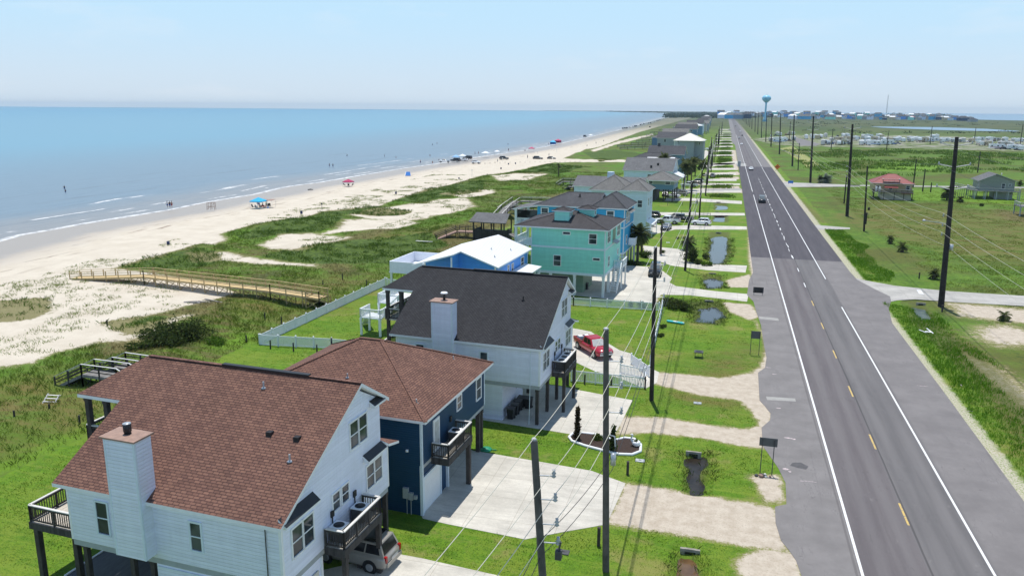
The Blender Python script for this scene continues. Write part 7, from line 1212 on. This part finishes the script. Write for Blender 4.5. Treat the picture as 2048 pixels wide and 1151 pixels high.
# ------------------------------------------------------------------ vegetation that nobody could count
def region_pts(n,x0,x1,y0,y1,seed): r=np.random.default_rng(seed); return r.uniform(x0,x1,n),r.uniform(y0,y1,n),r
def blades(name,X,Y,Z,H,nb,spread,wd,mat,seed,lean=.5):
    r=np.random.default_rng(seed); n=len(X); k=n*nb; spread=np.broadcast_to(spread,(n,)); H=np.broadcast_to(H,(n,)); x=np.repeat(X,nb)+r.normal(0,1,k)*np.repeat(spread,nb); y=np.repeat(Y,nb)+r.normal(0,1,k)*np.repeat(spread,nb); z=np.repeat(Z,nb); h=np.repeat(H,nb)*r.uniform(.55,1.15,k); a=r.uniform(0,6.283,k); l=r.uniform(.1,lean,k)*h; w=wd*h**.5*r.uniform(.7,1.3,k); b=r.uniform(0,6.283,k)
    V=np.empty((k,4,3)); dx,dy=np.cos(b)*w,np.sin(b)*w; lx,ly=np.cos(a)*l,np.sin(a)*l
    V[:,0]=np.stack([x-dx,y-dy,z-.05],-1); V[:,1]=np.stack([x+dx,y+dy,z-.05],-1); V[:,2]=np.stack([x+lx*.6+dx*.8,y+ly*.6+dy*.8,z+h*.65],-1); V[:,3]=np.stack([x+lx*1.3,y+ly*1.3,z+h],-1)
    me=bpy.data.meshes.new(name); me.vertices.add(k*4); me.vertices.foreach_set('co',V.astype(np.float32).ravel()); i=np.arange(k)*4; q=np.stack([i,i+1,i+2,i+3],-1).astype(np.int32); me.loops.add(k*4); me.loops.foreach_set('vertex_index',q.ravel()); me.polygons.add(k); me.polygons.foreach_set('loop_start',np.arange(0,4*k,4,dtype=np.int32)); me.update(calc_edges=True); me.materials.append(m(mat)); o=bpy.data.objects.new(name,me); COL.objects.link(o); o['kind']='stuff'; return o
MT['meadow']=leafmat('meadow_blades',(.095,.14,.018),(.20,.28,.04)); MT['dunegreen']=leafmat('dune_plant_leaves',(.055,.10,.016),(.14,.23,.032)); MT['drymeadow']=leafmat('dry_meadow_blades',(.14,.115,.04),(.26,.21,.08)); MT['verge']=leafmat('verge_grass_blades',(.09,.21,.012),(.18,.35,.025)); MT['scrub']=leafmat('field_scrub_leaves',(.075,.14,.017),(.15,.24,.03))
def scatter(n,box,seed): x,y,r=region_pts(n,*box,seed); z,dl,sd_,lw,br,dk,di,ol,li,dt=masks(x[None],y[None]); f=lambda a:a[0]; return x,y,f(z),f(sd_),f(lw),f(br),f(dk),f(di),f(dt),r
x,y,z_,sd_,lw,br,dk,di,dt,r=scatter(130000,(-135,-14,42,330),1); dist=np.hypot(x,y); keep=(sd_<.25)&(lw<.3)&(r.random(len(x))<np.clip(110/dist,.15,1)**1.2); nz=vnoise(x,y,5,21)
g=keep&(dk<.4)&(br<.5)&(nz>.28); blades('dune_meadow_grass',x[g],y[g],z_[g],(.12+.26*nz[g])*(1+dist[g]/400),6,.16+dist[g]*.0009,.03,'meadow',2,.9)
g=keep&((br>.3)|(nz<.34))&(dk<.5); blades('dry_dune_grass',x[g],y[g],z_[g],.16+.2*r.random(g.sum()),5,.18+dist[g]*.0009,.026,'drymeadow',3,.9)
x,y,z_,sd_,lw,br,dk,di,dt,r=scatter(60000,(-150,-30,60,420),4); dist=np.hypot(x,y); nz=vnoise(x,y,2.6,8)
g=(dk>.45)&(nz>.36); blades('dune_plants',x[g],y[g],z_[g],.25+.35*nz[g],8,.22+dist[g]*.0006,.05,'dunegreen',5,1.)
x,y,z_,sd_,lw,br,dk,di,dt,r=scatter(45000,(-125,-45,48,300),6); nz=vnoise(x,y,6,31); nz2=vnoise(x,y,1.7,32); g=(sd_>.6)&(dk<.4)&(nz>.54)&(nz2>.42)&(x>-104+ (y-90)*-.05); blades("sand_plants",x[g],y[g],z_[g],.14+.2*nz2[g],7,.3,.04,'meadow',7,1.)
x,y,z_,sd_,lw,br,dk,di,dt,r=scatter(16000,(-14,5,38,170),8); g=(dt>.25)&(di<.4)&(z_>-.33)&(r.random(len(x))<.8); blades('ditch_reeds',x[g],y[g],z_[g],.16+.24*r.random(g.sum()),6,.16,.022,'reed',9,.9)
x,y,z_,sd_,lw,br,dk,di,dt,r=scatter(30000,(22.9,36,36,190),10); nz=vnoise(x,y,4,41); g=(di<.4)&(sd_<.5)&((x<26.5+3*vnoise(x,y,7,43))|(dt>.3))&~((y>108)&(y<133)&(x<200)&(np.abs(y-(127-(x-22)*.6))<9)); blades('verge_grass',x[g],y[g],z_[g],.16+.3*nz[g],5,.14,.03,'verge',11)
n_=170000; x,y,r=region_pts(n_,-62,5,32,115,14); lwm=sdist(x[None],y[None],poly_px(LAWN))[0]; g=(lwm>.3)&(x<5-.0*y)&(r.random(n_)<np.clip(55/np.hypot(x,y),.1,1)**1.5)
for k_,(mt_,p_) in DRV.items(): g[g]=sdist(x[g][None],y[g][None],poly_px(p_))[0]<-.12
g[g]=sdist(x[g][None],y[g][None],np.array(bedw))[0]<-.2
g[g]=sdist(x[g][None],y[g][None],np.array([*left,(30,4000),(30,20)]))[0]<-.25
for p_ in DIRT+PONDS: g[g]=sdist(x[g][None],y[g][None],poly_px(p_))[0]<-.1
MT['lawnb']=leafmat('lawn_blades',(.05,.12,.008),(.18,.30,.025)); blades('lawn_grass',x[g],y[g],-.02+0*x[g],.05+.08*vnoise(x[g],y[g],1.5,15),3,.12,.034,'lawnb',16,1.2)
# dark weeds in the verge ditch in front of the far houses
x,y,r=region_pts(14000,-6,4.2,250,950,18); g=(vnoise(x,y,11,61)>.45)&(np.abs(x+.6)<3.)
for k_,(mt_,p_) in DRV.items(): g[g]=sdist(x[g][None],y[g][None],poly_px(p_))[0]<-.8
g[g]=g[g]; blades('verge_weeds',x[g],y[g],0*x[g],.35+.3*r.random(g.sum()),7,.5+y[g]*.0008,.13,'scrub',19,.8)
x,y,r=region_pts(30000,26,330,200,900,12); nz=vnoise(x,y,22,51); nz2=vnoise(x,y,7,52); park=np.zeros(len(x),bool); 
PK=poly_px([(1440,296),(1500,275),(1590,268),(1700,270),(1830,268),(2070,274),(2300,282),(2300,318),(2060,309),(1960,303),(1850,299),(1700,296.5),(1560,300)])
ink=sdist(x[None],y[None],PK)[0]>-4; lawnR=sdist(x[None],y[None],poly_px([(1600,470),(1600,375),(1720,352),(1900,352),(2100,360),(2100,470)]))[0]>0
g=(~ink)&(~lawnR)&(nz*.6+nz2*.4>.50)&(x>38); blades('field_scrub',x[g],y[g],np.zeros(g.sum()),.5+.9*nz2[g],7,.6+y[g]*.0012,.16,'scrub',13,.8)
n_=90000; x,y,r=region_pts(n_,34,150,108,300,24); g=(r.random(n_)<np.clip(150/np.hypot(x,y),.1,1))&(vnoise(x,y,3.2,71)>.3)
for p_ in SANDR: g[g]=sdist(x[g][None],y[g][None],poly_px(p_))[0]<.3
sr_=poly_px([(1712,556),(1735,561),(1790,571),(1900,582),(2060,592),(2400,610),(2400,640),(2060,612),(1900,603),(1830,598),(1765,606)]); g[g]=sdist(x[g][None],y[g][None],sr_)[0]<-.3
MT['mown']=leafmat('mown_field_blades',(.085,.135,.016),(.20,.235,.04)); blades('mown_field_grass',x[g],y[g],-.08+0*x[g],.10+.16*vnoise(x[g],y[g],2.2,72),5,.28,.04,'mown',25,1.2)
MT['fartree']=leafmat('far_tree_leaves',(.02,.035,.015),(.05,.075,.03))
b=MB(); TT=random.Random(3)
for k in range(170):
    px=TT.uniform(1395,1900); py=TT.uniform(229.5,236.5) if px>1440 else TT.uniform(226,231); q=at(px,py); s=TT.uniform(5,9)*(1+q[1]/6000); leaves(b,(q[0],q[1],s*.45),s*1.3,s,s*.5,26,s*.28,k,.3)
tag(b.build('far_woods','fartree',uv=False),kind='stuff')
b=MB()
for k in range(140):
    px=TT.uniform(1590,2080); py=TT.uniform(243,268); q=at(px,py); s=TT.uniform(1.2,2.6)*(1+q[1]/2500)
    if abs(py-258)<5 and px>1720: continue
    leaves(b,(q[0],q[1],s*.3),s*2.2,s*1.4,s*.45,26,s*.25,k+500,.3)
tag(b.build('marsh_scrub','fartree',uv=False),kind='stuff')
b=MB()
for k in range(200):
    px=TT.uniform(1335,1445); q=at(px,TT.uniform(228.5,236)+max(0,px-1420)*.05); s=TT.uniform(4,8)*(1+q[1]/7000); leaves(b,(q[0],q[1],s*.35),s*2.6,s*1.6,s*.45,16,s*.5,k+2900,.3)
for k in range(260):
    px=TT.uniform(1215,1460); f=(px-1215)/245; py=222.6+TT.uniform(0,.7)+f*3.4+TT.uniform(0,2.)*f; q=at(px,py); s=TT.uniform(2.5,5)*(1+q[1]/9000); leaves(b,(q[0],q[1],s*.3),s*4,s*2.5,s*.45,16,s*.6,k+900,.3)
tag(b.build('far_shore_woods','fartree',uv=False),kind='stuff')

hb=MB(); hb.box(-30500,9500,-4200,11500,-5.5,72); hz=hb.build('haze',[],uv=False); hz['kind']='stuff'
hm=bpy.data.materials.new('sea_haze'); hm.use_nodes=True; ht=hm.node_tree; ht.nodes.remove(ht.nodes['Principled BSDF']); hv=ht.nodes.new('ShaderNodeVolumePrincipled'); hv.inputs['Color'].default_value=(.66,.84,1.,1); hv.inputs['Density'].default_value=6e-5; ht.links.new(hv.outputs[0],ht.nodes['Material Output'].inputs['Volume']); hz.data.materials.append(hm)
